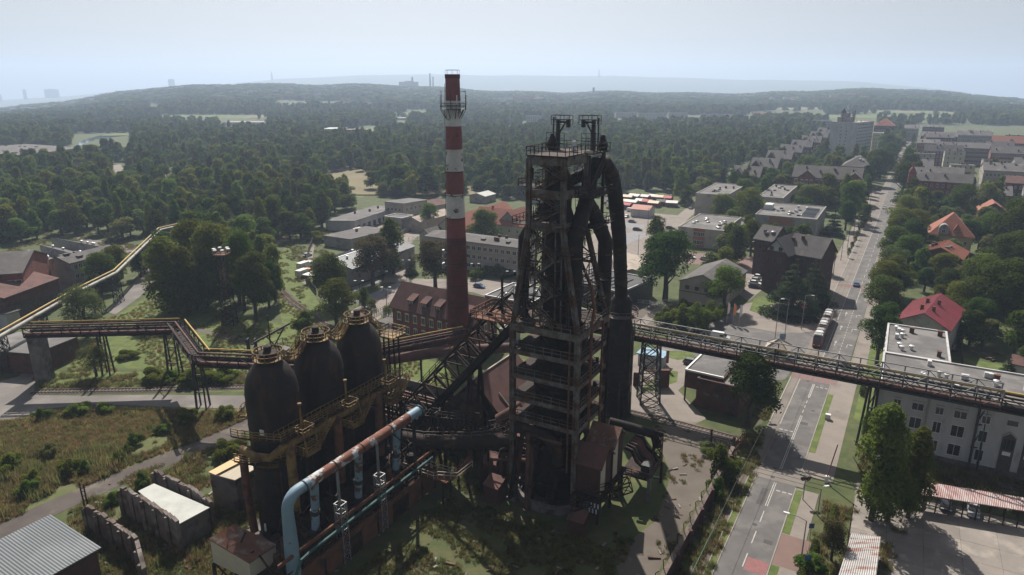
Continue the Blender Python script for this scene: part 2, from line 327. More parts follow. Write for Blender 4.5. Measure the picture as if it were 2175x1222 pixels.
mb = MB(); radii = [0, 30, 60, 90, 130, 180, 250, 350, 500, 700, 900, 1100, 1300, 1500, 1750, 2000, 2300, 2600, 2900, 3150, 3300, 3500, 3800, 4200, 4700, 5200, 5700, 6300, 7000, 7600, 8000, 8200, 8600, 9200]
NA = 180; vs = [(0, 0, 0)]; fs = []
for r in radii[1:]:
    for k in range(NA):
        a = 2 * math.pi * k / NA; x, y = r * math.sin(a), r * math.cos(a); vs.append((x, y, terrain_z(x, y)))
for k in range(NA): fs.append((0, 1 + (k + 1) % NA, 1 + k))
for i in range(len(radii) - 2):
    for k in range(NA):
        a = 1 + i * NA + k; b = 1 + i * NA + (k + 1) % NA; fs.append((a, b, b + NA, a + NA))
mb.add(vs, fs)
def ground_mat():
    m = mat('ground_grass', (0.058, 0.080, 0.026), (0.098, 0.10, 0.040), 0.3, 0.95, bump=0.5, bscale=1.4, c3=(0.042, 0.060, 0.02), s3=0.25, t3=0.52, w3=0.14)
    return m
ground_mat()
mat('grass_lush', (0.085, 0.118, 0.028), (0.12, 0.14, 0.042), 0.55, 0.95, bump=0.5, bscale=2.0, c3=(0.055, 0.084, 0.02), s3=0.4, t3=0.55, w3=0.14)
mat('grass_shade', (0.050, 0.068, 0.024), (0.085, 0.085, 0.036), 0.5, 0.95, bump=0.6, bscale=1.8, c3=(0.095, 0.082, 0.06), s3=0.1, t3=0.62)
mat('meadow', (0.11, 0.115, 0.045), (0.078, 0.098, 0.032), 0.35, 0.95, bump=0.6, bscale=1.5, c3=(0.125, 0.10, 0.074), s3=0.07, t3=0.57)
mat('dirt', (0.125, 0.108, 0.09), (0.10, 0.086, 0.072), 0.2, 0.95, bump=0.35, bscale=3, c3=(0.105, 0.085, 0.072), s3=0.1, t3=0.58)
mat('cinder', (0.09, 0.076, 0.068), (0.068, 0.057, 0.052), 0.25, 0.95, bump=0.35, bscale=3, c3=(0.14, 0.12, 0.10), s3=0.15, t3=0.6)
mat('wheat', (0.17, 0.14, 0.075), (0.13, 0.115, 0.06), 0.05, 0.95)
ter = struct('terrain', mb, 'ground_grass', smooth=True)

def patch(name, pts, m, z, kind='structure'):
    n = len(pts); A = sum(pts[i][0] * pts[(i + 1) % n][1] - pts[(i + 1) % n][0] * pts[i][1] for i in range(n))
    if A < 0: pts = list(pts)[::-1]
    b = MB(); b.poly([(p[0], p[1], z) for p in pts]); return struct(name, b, m, kind)
def gp(*pts): return [G(*p) for p in pts]
def band(cl, w):
    """polygon of a path of width w along a centre line"""
    cl = [Vector((p[0], p[1], 0)) for p in cl]; L = []; Rr = []
    ws = w if isinstance(w, (list, tuple)) else [w] * len(cl)
    for i, p in enumerate(cl):
        t = (cl[min(i + 1, len(cl) - 1)] - cl[max(i - 1, 0)]).normalized(); n = Vector((t.y, -t.x, 0)) * (ws[i] / 2)
        L.append(p + n); Rr.append(p - n)
    return L + Rr[::-1]
NOTREE = []
def clear(pts): NOTREE.append([(p[0], p[1]) for p in pts]); return pts

# --- the works: meadow, shaded grass, cinder yard, tracks
patch('meadow', clear(gp((-300, 905), (47, 890), (150, 866), (380, 868), (525, 870), (525, 900), (416, 940), (289, 988), (100, 1075), (0, 1120), (-300, 1200))), 'meadow', 0.02)
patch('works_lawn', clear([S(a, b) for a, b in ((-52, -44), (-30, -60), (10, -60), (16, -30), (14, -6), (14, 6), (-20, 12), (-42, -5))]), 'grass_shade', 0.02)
patch('works_lawn', gp((60, 790), (520, 790), (530, 832), (300, 834), (90, 838)), 'grass_lush', 0.02)
patch('slope_meadow', clear(gp((230, 680), (330, 620), (420, 640), (600, 690), (575, 560), (610, 520), (650, 590), (700, 690), (850, 740), (1000, 800), (900, 860), (800, 790), (540, 790), (140, 780), (200, 700))), 'grass_lush', 0.012)
patch('cinder_yard', clear(gp((1385, 900), (1470, 912), (1548, 935), (1575, 965), (1530, 1060), (1440, 1222), (1330, 1260), (1300, 1180), (1395, 1105), (1425, 1010))), 'dirt', 0.03)
patch('dirt_track', clear(band(gp((-150, 1185), (0, 1130), (100, 1084), (200, 1040), (300, 998), (400, 960), (520, 905), (600, 870)), [5, 5, 5, 4.8, 4.8, 4.8, 5.5, 6])), 'cinder', 0.035)
patch('works_road', clear(gp((-200, 960), (0, 897), (47, 886), (94, 869), (152, 863), (217, 859), (380, 866), (517, 868), (620, 866), (620, 838), (513, 841), (325, 839), (181, 841), (83, 840), (72, 834), (75, 812), (135, 760), (90, 760), (40, 800), (-200, 860))), 'asphalt_old', 0.04)
patch('works_road', clear(gp((226, 662), (245, 669), (298, 630), (330, 596), (334, 540), (300, 528), (250, 518), (165, 503), (160, 511), (250, 535), (310, 547), (306, 580), (285, 600), (245, 642))), 'asphalt_old', 0.04)
patch('footpath', clear(band(gp((380, 690), (480, 715), (560, 740), (640, 752)), 2.2)), 'dirt', 0.03)
patch('footpath', clear(band(gp((560, 540), (600, 510), (640, 480)), 3)), 'dirt', 0.03)
patch('forest_path', clear(band(gp((772, 410), (765, 395), (752, 381), (740, 372)), 5)), 'dirt', 0.03)
patch('forest_path', clear(band(gp((262, 388), (258, 368), (246, 350)), 7)), 'paving', 0.03)
patch('clearing', clear(gp((290, 395), (350, 368), (420, 380), (330, 410))), 'wheat', 0.02)
patch('clearing', clear(gp((370, 362), (460, 356), (465, 380), (400, 372))), 'dirt', 0.025)
patch('clearing', clear(gp((690, 395), (735, 370), (800, 385), (770, 420), (700, 418))), 'grass_lush', 0.015)
patch('pond', clear(gp((155, 311), (180, 297), (215, 287), (262, 284), (270, 288), (235, 293), (245, 300), (225, 300), (205, 296), (175, 308))), 'water', 0.05)
patch('tip_field', clear(gp((1640, 216), (1720, 214), (1800, 222), (1760, 236), (1650, 228))), 'wheat', 0.05) if False else None

def railway(name, label_, pts, gauge=1.435, step=0.75, sub='cinder', sleeper_w=2.4, maxs=280):
    """track: ballast, two rails and every sleeper"""
    root = link(name, None, None, pts[0]); root['kind'] = 'structure'; o0 = Vector(pts[0])
    P = [Vector(p) - o0 for p in pts]
    b = MB(); bp = band(P, 3.0); n = len(bp); A = sum(bp[i][0] * bp[(i + 1) % n][1] - bp[(i + 1) % n][0] * bp[i][1] for i in range(n))
    if A < 0: bp = bp[::-1]
    b.poly([(p.x, p.y, 0.045) for p in bp]); b.build('ballast', sub, root)
    for s_ in (-1, 1):
        rb = MB()
        for i in range(len(P) - 1):
            d = (P[i + 1] - P[i]).normalized(); nn = Vector((d.y, -d.x, 0)) * (gauge / 2 * s_)
            rb.beam(P[i] + nn + Vector((0, 0, 0.23)), P[i + 1] + nn + Vector((0, 0, 0.23)), 0.11, 0.16)
        rb.build('rail', 'steel_rail', root)
    sb = MB(); sb.box(-sleeper_w / 2, sleeper_w / 2, -0.13, 0.13, 0.05, 0.15); sm = sb.mesh('sleeper', 'sleeper'); cnt = 0
    for i in range(len(P) - 1):
        d = P[i + 1] - P[i]; n = int(d.length / step); ang = math.atan2(d.y, d.x) - math.pi / 2
        for k in range(n):
            if cnt >= maxs: break
            link('sleeper', sm, root, P[i] + d * (k / n), ang + random.uniform(-.03, .03)); cnt += 1
    NOTREE.append([(p[0], p[1]) for p in band(pts, 5)])
    return root
railway('railway_track', '', gp((70, 833), (300, 829), (520, 823), (640, 818)))
railway('railway_track', '', [G(1330, 875), G(1450, 903), G(1580, 938)])
railway('railway_track', '', [G(575, 590), G(620, 640), G(690, 690), G(790, 730)], step=1.0)
railway('railway_track', '', [G(1930, 1003), G(2050, 1022), G(2250, 1056)])

# --- the street
mat('tar_patch', (0.075, 0.073, 0.072), (0.06, 0.058, 0.058), 0.8, 0.9); mat('grit_patch', (0.15, 0.14, 0.132), (0.125, 0.117, 0.11), 0.9, 0.95)
street = patch('street', clear([T(-30, -3.2), T(-30, 3.3), T(78, 3.3), T(88, 5.8), T(150, 6.2), T(190, 4.6), T(900, 4.2), T(900, -4.5), T(84, -4.5), T(80, -5.3), T(74, -3.2)]), 'asphalt', 0.05)
def smark(pts, m, z, name):
    n = len(pts); b = MB(); b.poly([(p[0], p[1], z) for p in pts]) if sum(pts[i][0] * pts[(i + 1) % n][1] - pts[(i + 1) % n][0] * pts[i][1] for i in range(n)) > 0 else b.poly([(p[0], p[1], z) for p in pts][::-1])
    return b.build(name, m, street)
smark([T(32, -5.3), T(32, -3.15), T(86, -3.15), T(86, -5.3)], 'track_concrete', 0.062, 'tram_bed')
smark([T(86, -4.6), T(86, -0.4), T(900, -0.4), T(900, -4.6)], 'track_concrete', 0.062, 'tram_bed')
for o0_, o1_ in ((-4.95, -3.3), (-3.52, -1.87)):
    rb = MB(); rb.beam(T(-30, o0_, 0.07), T(84, o0_, 0.07), 0.10, 0.04); rb.beam(T(84, o0_, 0.07), T(96, o1_, 0.07), 0.10, 0.04); rb.beam(T(96, o1_, 0.07), T(900, o1_, 0.07), 0.10, 0.04); rb.build('tram_rail', 'steel_rail', street)
# crossing of the works railway
smark([T(27.5, -5.5), T(31.5, -5.5), T(31.5, 4.4), T(27.5, 4.4)], 'track_concrete', 0.066, 'level_crossing')
for k in range(2):
    rb = MB(); rb.beam(T(28.8 + k * 1.43, -6, 0.085), T(28.8 + k * 1.43, 7.2, 0.085), 0.1, 0.04); rb.build('crossing_rail', 'steel_rail', street)
def rect(s0, s1, o0_, o1_, m, z=0.064, name='lane_line'): return smark([T(s0, o0_), T(s0, o1_), T(s1, o1_), T(s1, o0_)], m, z, name)
for k in range(7): rect(-22 + k * 6.0, -18.6 + k * 6.0, -0.07, 0.09, 'line_white', name='lane_dash')
for o_ in (-0.18, 0.12):
    rect(19, 27, o_, o_ + 0.13, 'line_white'); rect(32, 56, o_, o_ + 0.13, 'line_white')
for k in range(4): rect(57.5 + k * 2.6, 58.9 + k * 2.6, -0.07, 0.09, 'line_white', name='lane_dash')
rect(66, 74, -0.18, 0.0, 'line_white'); rect(66, 74, 0.12, 0.3, 'line_white')
for o_ in (-3.22, -5.3): rect(50, 76, o_, o_ + 0.12, 'line_white')
for k in range(3): rect(24.4, 24.75, 0.6 + k * .95, 1.25 + k * .95, 'line_white', name='stop_dash'); rect(47.5, 47.85, -2.9 + k * .95, -2.25 + k * .95, 'line_white', name='stop_dash'); rect(72.6, 72.95, 0.6 + k * .95, 1.25 + k * .95, 'line_white', name='stop_dash')
rect(1.5, 4.6, 0.25, 3.2, 'line_red', 0.06, 'red_surface')
rect(75.6, 80.6, -5.2, 4.6, 'grit_patch', 0.066, 'crossing_surface')
for k in range(12): rect(75.6, 80.6, -5.0 + k * .8, -4.6 + k * .8, 'line_red', 0.070, 'crossing_stripe')
rect(86, 128, -0.36, -0.18, 'line_white', 0.07)
rect(128, 330, -0.36, -0.22, 'line_white', 0.07); rect(128, 300, -4.62, -4.5, 'line_white', 0.07)
for k in range(22): rect(86 + k * 2.4, 87.3 + k * 2.4, 2.85, 3.0, 'line_white', name='lane_dash')
rect(141, 168, 2.85, 3.0, 'line_white')
rect(164.5, 168.2, -4.5, 4.4, 'paving_red', 0.072, 'red_surface')
for k in range(14): rect(172 + k * 9, 176 + k * 9, 2.6, 2.75, 'line_white', name='lane_dash')
for k in range(3): rect(89, 89.4, 0.1 + k * .95, .75 + k * .95, 'line_white', name='stop_dash')
def arrow(s, o, turn):
    a = MB(); z = 0.064
    a.poly([T(s, o - .08, z), T(s, o + .08, z), T(s + 2.6, o + .08, z), T(s + 2.6, o - .08, z)])
    if turn: a.poly([T(s + 2.4, o - .05, z), T(s + 2.2, o + .7, z), T(s + 2.9, o + .7, z)]); a.poly([T(s + 2.9, o + .6, z), T(s + 1.9, o + .6, z), T(s + 2.4, o + 1.4, z)])
    else: a.poly([T(s + 2.6, o - .4, z), T(s + 2.6, o + .4, z), T(s + 4.2, o, z)])
    a.build('arrow_marking', 'line_white', street)
for s_ in (103, 117, 131): arrow(s_, 1.3, False); arrow(s_, 4.2, True)
def side(name, s0, s1, o0_, o1_, m, z): return patch(name, clear([T(s0, o0_), T(s0, o1_), T(s1, o1_), T(s1, o0_)]), m, z)
side('verge', -30, 27, -4.3, -3.3, 'grass_lush', 0.06); side('verge', -30, 27, -6.3, -4.4, 'dirt', 0.05)
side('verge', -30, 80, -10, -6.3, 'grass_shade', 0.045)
for s0, s1 in ((-30, 4.6), (13, 26.5), (41, 70)): side('verge', s0, s1, 3.5, 4.6, 'grass_lush', 0.09)
side('pavement', -30, 27, 3.45, 7.0, 'paving', 0.06); side('pavement', 32, 86, 3.45, 8.6, 'paving', 0.06)
side('driveway', 4.8, 12.8, 3.5, 10.0, 'paving_red', 0.072)
side('pavement', 88, 150, 6.4, 9.6, 'paving', 0.06); side('pavement', 150, 420, 4.8, 8, 'paving', 0.06)
side('pavement', 168, 420, -9.5, -4.8, 'paving', 0.06)
rp_ = random.Random(5)
for k in range(26):
    s_ = -24 + k * 6.9 + rp_.uniform(-2, 2); o_ = rp_.uniform(-2.9, 1.6); rect(s_, s_ + rp_.uniform(1.0, 5.5), o_, o_ + rp_.uniform(.5, 1.5), rp_.choice(['tar_patch', 'grit_patch']), 0.0545 + .0004 * k, 'road_patch')
for k in range(9):
    c_ = T(-18 + k * 15.5, rp_.uniform(-1.8, 2.2)); b = MB(); b.poly([(c_.x + .38 * math.cos(a), c_.y + .38 * math.sin(a), 0.0685) for a in np.linspace(0, 2 * math.pi, 13)[:-1]]); b.build('manhole_cover', 'metal_dark', street)
kb = MB()
for s0, s1, o_ in ((-30, 27, -3.3), (-30, 27, 3.38), (32, 76, 3.38), (81, 88, 4.5), (90, 150, 6.3), (-30, 27, -4.4), (168, 420, -4.7), (160, 420, 4.7)):
    kb.beam(T(s0, o_, 0.06), T(s1, o_, 0.06), 0.16, 0.14)
kb.build('kerb', 'concrete', street)
# --- plaza, car parks and yards
patch('junction', clear(gp((1640, 812), (1668, 806), (1740, 710), (1752, 690), (1725, 700), (1600, 690), (1545, 660), (1420, 720), (1395, 735), (1520, 770), (1560, 790))), 'asphalt', 0.046)
patch('plaza', clear(gp((1545, 655), (1610, 640), (1690, 655), (1770, 590), (1800, 580), (1765, 660), (1738, 702), (1700, 708), (1640, 705), (1560, 690))), 'paving', 0.055)
patch('plaza_lawn', clear(gp((1592, 660), (1602, 634), (1640, 630), (1648, 650), (1625, 672))), 'grass_lush', 0.075)
patch('access_road', clear(gp((1335, 872), (1335, 760), (1400, 735), (1470, 752), (1475, 800), (1440, 830), (1500, 890), (1470, 905))), 'paving', 0.035)
patch('lawn', clear(gp((1410, 745), (1470, 748), (1478, 760), (1440, 765), (1412, 758))), 'grass_lush', 0.06)
patch('lawn', gp((1415, 785), (1440, 790), (1438, 812), (1420, 818), (1400, 830), (1350, 835)), 'grass_lush', 0.05)
patch('garden_beds', clear(gp((1330, 640), (1395, 645), (1420, 700), (1345, 700))), 'dirt', 0.03)
patch('garden_path', clear(band(gp((1355, 695), (1395, 660), (1420, 645)), 3)), 'paving', 0.045)
patch('villa_yard', clear(gp((1540, 560), (1600, 560), (1620, 615), (1590, 640), (1560, 620))), 'paving', 0.04)
patch('school_yard', clear(gp((1440, 535), (1620, 548), (1600, 570), (1450, 560))), 'paving_red', 0.042)
patch('car_park', clear(gp((1230, 600), (1240, 520), (1290, 460), (1330, 448), (1440, 458), (1460, 480), (1425, 525), (1380, 560))), 'paving', 0.03)
patch('parking_bay', gp((1300, 470), (1370, 478), (1365, 490), (1290, 480)), 'paving_grey', 0.05); patch('parking_bay', gp((1310, 500), (1350, 492), (1380, 500), (1330, 520)), 'paving_grey', 0.05)
patch('market_road', clear(band(gp((1400, 520), (1430, 480), (1475, 440), (1490, 425)), 7)), 'paving', 0.045)
patch('plaza_lane', clear(band(gp((840, 600), (850, 560), (838, 535), (862, 505), (905, 487)), [9, 9, 9, 9, 8])), 'paving', 0.03)
patch('central_plaza', clear(gp((880, 606), (870, 592), (1120, 596), (1130, 575), (1150, 600), (1060, 625), (1010, 622))), 'paving', 0.034)
patch('central_plaza', clear(gp((745, 660), (870, 600), (890, 608), (790, 690), (740, 690))), 'paving', 0.04)
patch('parking_bay', gp((745, 612), (800, 592), (812, 598), (755, 620)), 'paving_grey', 0.055); patch('parking_bay', gp((752, 640), (845, 600), (862, 604), (770, 652)), 'paving_grey', 0.055)
patch('parking_bay', gp((805, 662), (850, 632), (870, 640), (830, 690)), 'paving_grey', 0.055)
patch('garage_yard', clear(gp((745, 510), (800, 485), (830, 455), (850, 450), (855, 470), (800, 520))), 'paving', 0.042)
patch('hall_yard', clear(gp((640, 600), (655, 540), (670, 510), (662, 560), (662, 610))), 'paving', 0.042)
patch('car_park', clear(gp((1065, 640), (1150, 600), (1040, 600), (1000, 620))), 'paving', 0.032)
# courtyard of concrete slabs, bottom right
court = link('courtyard', None, None, S(52, 16)); court.rotation_euler = (0, 0, TH); court['kind'] = 'structure'
clear([S(40, -20), S(100, -20), S(100, 29), S(44, 29)])
cb = MB(); cb.box(-8, 50, -46, 12.4, -0.3, 0.03); cb.build('bed', 'dirt', court)
sl = MB(); w_ = 2.45; sl.box(-w_ + .02, w_ - .02, -w_ + .02, w_ - .02, 0.0, 0.05); slab_m = sl.mesh('slab', 'concrete')
mat('slab', (0.225, 0.20, 0.178), (0.185, 0.166, 0.15), 0.3, 0.93, bump=0.15, bscale=4, c3=(0.28, 0.25, 0.22), s3=0.25, t3=0.6, var=0.1); slab_m.materials[0] = M['slab']
for i in range(10):
    for j in range(9):
        q = link('slab', slab_m, court, (-5.4 + i * 2 * w_, 9.8 - j * 2 * w_, 0.015 + random.uniform(0, .012)))
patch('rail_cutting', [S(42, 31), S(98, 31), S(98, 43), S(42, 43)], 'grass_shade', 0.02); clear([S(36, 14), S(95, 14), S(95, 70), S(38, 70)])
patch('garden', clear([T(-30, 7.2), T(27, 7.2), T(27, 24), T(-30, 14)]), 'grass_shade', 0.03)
patch('yard', clear([T(60, 9.5), T(110, 9.5), T(110, 45), T(60, 45)]), 'grass_lush', 0.015)
# ================================================================== THE WORKS
YR = 'yellow_rust'
# ---------------------------------------------------------------- chimney
cb_ = G(975, 757); chz = Zat(158, cb_.y)
chim = thing('chimney', 'tall tapering red and white banded brick chimney left of the blast furnace', 'chimney', cb_)
FOOT.append([(cb_.x - 4, cb_.y - 4), (cb_.x + 4, cb_.y + 4), (cb_.x + 4, cb_.y - 4), (cb_.x - 4, cb_.y + 4)])
r0, r1 = 2.95, 1.62
def cr(z): return r0 + (r1 - r0) * z / chz
bands = [0] + [Zat(y, cb_.y) for y in (503, 461, 411, 363, 317, 268, 214 + 30, 214)] + [chz - 0.3]
bm_ = ['chimney_brick', 'chimney_red', 'chimney_white', 'chimney_red', 'chimney_white', 'chimney_red', 'chimney_white', 'chimney_white', 'chimney_red']
for i in range(len(bands) - 1):
    b = MB(); b.lathe([(cr(bands[i]), bands[i]), (cr(bands[i + 1]), bands[i + 1])], 32, cap=False)
    b.build('paint_band' if i else 'brick_shaft', bm_[i], chim, True)
b = MB(); b.lathe([(r1 + .12, chz - .9), (r1 + .12, chz), (r1 - .35, chz), (r1 - .35, chz - 3)], 32, cap=False); b.build('rim', 'chimney_brick', chim, True)
for f in (.12, .2, .28, .36, .44, .52, .6, .68, .9):
    b = MB(); z = chz * f; r = cr(z) + .03; b.lathe([(r, z), (r + .03, z), (r + .03, z + .14), (r, z + .14)], 32, cap=False); b.build('steel_hoop', 'rust_dark', chim)
pz = Zat(233, cb_.y); b = MB(); rp = cr(pz) + 1.25
b.lathe([(cr(pz) + .02, pz), (rp, pz), (rp, pz + .12), (cr(pz) + .02, pz + .12)], 28, cap=False)
for k in range(10):
    a = k * math.pi / 5; b.beam((math.cos(a) * cr(pz - 2), math.sin(a) * cr(pz - 2), pz - 2), (math.cos(a) * rp * .97, math.sin(a) * rp * .97, pz), 0.13)
plat = b.build('platform', 'metal_dark', chim)
b = MB(); ring = arc((0, 0, pz + .12), rp - .08, 0, 2 * math.pi, 20); b.rail(ring, 1.3, 1.2, 0.08); b.build('railing', 'metal_dark', plat)
b = MB()
for a in (0.1, 1.5, 2.9, 4.6):
    x, y = math.cos(a) * (rp - .2), math.sin(a) * (rp - .2); b = MB(); b.beam((x, y, pz), (x, y, pz + 4.2), 0.12); b.build('antenna_mast', 'metal_dark', plat)
b = MB()
b.beam((math.cos(.1) * (rp - .2), math.sin(.1) * (rp - .2), pz + 4), (math.cos(.1) * cr(pz), math.sin(.1) * cr(pz), pz + 4), .1)
b.build('mast_stay', 'metal_dark', plat)
for a in (-1.2, 0.3, 2.0, 3.6): b = MB(); b.box(math.cos(a) * rp - .12, math.cos(a) * rp + .12, math.sin(a) * rp - .12, math.sin(a) * rp + .12, pz + 1.4, pz + 3.2); b.build('antenna_panel', 'metal_light', plat)
b = MB()
for k in range(8):
    a = k * math.pi / 4; b.beam((math.cos(a) * r1, math.sin(a) * r1, chz), (math.cos(a) * r1, math.sin(a) * r1, chz + .9), .05)
b.path(arc((0, 0, chz + .9), r1, 0, 2 * math.pi, 24), .04, 5, False); b.build('lightning_ring', 'metal_grey', chim)
b = MB()
for k in range(110):
    z = 2 + k * (chz - 4) / 110; r = cr(z) + .15; b.beam((-.25, -r, z), (.25, -r, z), .04)
for sx in (-.25, .25): b.beam((sx, -cr(2) - .15, 2), (sx, -cr(chz - 2) - .15, chz - 2), .05)
lad = b.build('ladder', 'rust_dark', chim); lad.rotation_euler = (0, 0, -1.55)
zc = Zat(555, cb_.y); b = MB()
for k, z in enumerate((zc, zc + 1.6, zc - 1.7)): b.box(-cr(z) - 1.0, -cr(z) - .5, -.3 - .4 * k, .1 + .3 * k, z, z + 1.3); b.beam((-cr(z), 0, z + .6), (-cr(z) - .8, 0, z + .6), .08)
b.build('antenna_cluster', 'metal_grey', chim)
# ---------------------------------------------------------------- blast furnace
bf = thing('blast_furnace', 'huge dark rusty blast furnace tower with stair frame and black uptake pipes', 'blast furnace', S(0, 0), TH)
FOOT.append([S(-9, -9), S(9, -9), S(9, 9), S(-9, 9)]); NOTREE.append([tuple(S(-50, -45).xy), tuple(S(16, -20).xy), tuple(S(22, 40).xy), tuple(S(-45, 20).xy)])
h_ = 5.5; kz = 30.5
def colm(p0, p1, w=.8, m='frame_grey', web=True):
    b = MB(); p0, p1 = Vector(p0), Vector(p1); d = (p1 - p0)
    for dx, dy in ((-.4, -.4), (.4, -.4), (.4, .4), (-.4, .4)): b.beam(p0 + Vector((dx * w, dy * w, 0)), p1 + Vector((dx * w, dy * w, 0)), .24 * w + .08)
    n = max(2, int(d.length / 1.1))
    for k in range(n):
        for dx0, dy0, dx1, dy1 in ((-.4, -.4, .4, -.4), (.4, -.4, .4, .4), (.4, .4, -.4, .4), (-.4, .4, -.4, -.4)):
            b.beam(p0 + d * (k / n) + Vector((dx0 * w, dy0 * w, 0)), p0 + d * ((k + 1) / n) + Vector((dx1 * w, dy1 * w, 0)), .1)
    # web plates
    if web: b.beam(p0 + Vector((0, -.36 * w, 0)), p1 + Vector((0, -.36 * w, 0)), .5 * w, .06, up=(0, 1, 0)); b.beam(p0 + Vector((.36 * w, 0, 0)), p1 + Vector((.36 * w, 0, 0)), .06, .5 * w, up=(0, 1, 0))
    return b.build('column', m, bf)
feet = [(-h_, -h_), (h_, -h_), (h_, h_), (-h_, h_)]
tops = [(-3.9, -3.5), (1.7, -3.5), (2.4, 3.0), (-3.9, 3.0)]
for (fx, fy), (tx, ty) in zip(feet, tops):
    colm((fx, fy, 0.4), (fx, fy, kz), .7); colm((fx, fy, kz), (tx, ty, 46), .6, web=False); colm((tx, ty, 46), (tx, ty, 56), .62)
    b = MB(); b.box(fx - .8, fx + .8, fy - .8, fy + .8, 0, .5); b.build('footing', 'concrete_dark', bf)
for z in (15.2, 18.6, 22.5, 26.5, kz):
    b = MB(); hh = .75 if z < 30 else 1.1; e = h_ + .35
    for (x0, y0), (x1, y1) in zip(feet, feet[1:] + feet[:1]):
        b.beam((x0 * 1.05, y0 * 1.05, z), (x1 * 1.05, y1 * 1.05, z), .28, hh)
    gir = b.build('floor_girder', 'frame_grey', bf)
    b = MB(); b.box(-e, e, -e, e, z + hh / 2, z + hh / 2 + .08)
    b.build('floor_plate', 'rust_dark', gir)  # plate widened across the whole square to keep the tower inside dark
    b = MB(); b.rail([(-e, -e, z + hh / 2), (e, -e, z + hh / 2), (e, e, z + hh / 2)], 1.15, 1.45, .08); b.build('railing', 'frame_grey', gir)
    for k in range(5):
        x, y = random.choice([(random.uniform(-4, 4), random.uniform(-4.9, -4.2)), (random.uniform(4.2, 4.9), random.uniform(-4, 4))])
        b = MB(); s_ = random.uniform(.3, .8); b.box(x - s_ / 2, x + s_ / 2, y - s_ / 2, y + s_ / 2, z + hh / 2 + .08, z + hh / 2 + .08 + random.uniform(.3, 1.1)); b.build('valve_box', random.choice(['rust_orange', 'soot', 'rust_dark']), gir)
for z in (46, 50.8, 55.6):
    b = MB(); tp = tops
    for (x0, y0), (x1, y1) in zip(tp, tp[1:] + tp[:1]): b.beam((x0, y0, z), (x1, y1, z), .25, 1.25)
    for k in range(6): x = -3.9 + 5.6 * k / 5; b.beam((x, -3.64, z - .6), (x, -3.64, z + .6), .12)
    b.build('head_girder', 'frame_grey', bf)
b = MB()
b.box(-3.9, 2.2, -3.5, 2.9, 45.9, 46.0); b.box(-3.9, -1.6, -3.4, 2.9, 50.7, 50.8); b.box(-1.6, 2.2, 0.5, 2.9, 50.7, 50.8); b.build('head_floor', 'rust_dark', bf)
# cross bracing between splayed legs
b = MB()
for (fa, ta), (fb, tb) in zip(list(zip(feet, tops)), list(zip(feet, tops))[1:] + [(feet[0], tops[0])]):
    for k in range(3):
        u0, u1 = k / 3, (k + 1) / 3
        P0 = Vector((*fa, kz)).lerp(Vector((*ta, 46)), u0); P1 = Vector((*fb, kz)).lerp(Vector((*tb, 46)), u1)
        Q0 = Vector((*fb, kz)).lerp(Vector((*tb, 46)), u0); Q1 = Vector((*fa, kz)).lerp(Vector((*ta, 46)), u1)
        b.beam(P0, P1, .16); b.beam(Q0, Q1, .16); b.beam(Q1, P1, .2)
b.build('bracing', 'rust_dark', bf)
# switchback stairs up the front of the tower
def stair_flight(p, q, parent, w=.8, m='frame_grey'):
    b = MB(); p, q = Vector(p), Vector(q); d = q - p; sx = Vector((d.x, d.y, 0)).cross(Vector((0, 0, 1))).normalized() * (w / 2)
    for s_ in (-1, 1):
        b.beam(p + sx * s_, q + sx * s_, .08, .26); b.beam(p + sx * s_ + Vector((0, 0, 1)), q + sx * s_ + Vector((0, 0, 1)), .08); b.beam(p + sx * s_ + Vector((0, 0, .55)), q + sx * s_ + Vector((0, 0, .55)), .06)
        for k in range(4): a = p + d * ((k + .5) / 4) + sx * s_; b.beam(a, a + Vector((0, 0, 1)), .06)
    n = int(abs(d.z) / .28)
    for k in range(n): a = p + d * ((k + .5) / n); b.beam(a - sx, a + sx, .26, .05)
    return b.build('stair', m, parent)
b = MB()
for x in (-2.6, -1.3, 1.2, 2.2): b.beam((x, -4.6, kz + .5), (x + (.5 if x < 0 else -.4), -4.0, 46), .2)
b.build('stair_post', 'frame_grey', bf)
zz = [kz + .6 + k * 2.55 for k in range(7)]
for k in range(6):
    xa, xb = (-2.2, 1.0) if k % 2 else (1.0, -2.2); y = -4.9 + k * .16
    stair_flight((xa, y, zz[k]), (xb, y, zz[k + 1]), bf)
    b = MB(); xl = xb + (.9 if xb > 0 else -.9); b.box(min(xb, xl), max(xb, xl), y - .5, y + .9, zz[k + 1] - .05, zz[k + 1] + .05); b.rail([(xl, y - .5, zz[k + 1]), (xl, y + .9, zz[k + 1])], 1.1, .7); b.build('landing', 'frame_grey', bf)
for k, z in enumerate((46.2, 48.5, 50.9, 53.2)):
    xa, xb = ((-3.2, 1.0), (1.0, -3.2))[k % 2]
    stair_flight((xa, -2.9, z), (xb, -2.9, z + 2.3), bf)
for k in range(4): stair_flight((5.0 - .2 * k, -3.0 if k % 2 else 3.0, 15.6 + 3.8 * k), (5.0 - .2 * k, 3.0 if k % 2 else -3.0, 19.4 + 3.8 * k), bf, .8, 'rust_dark')
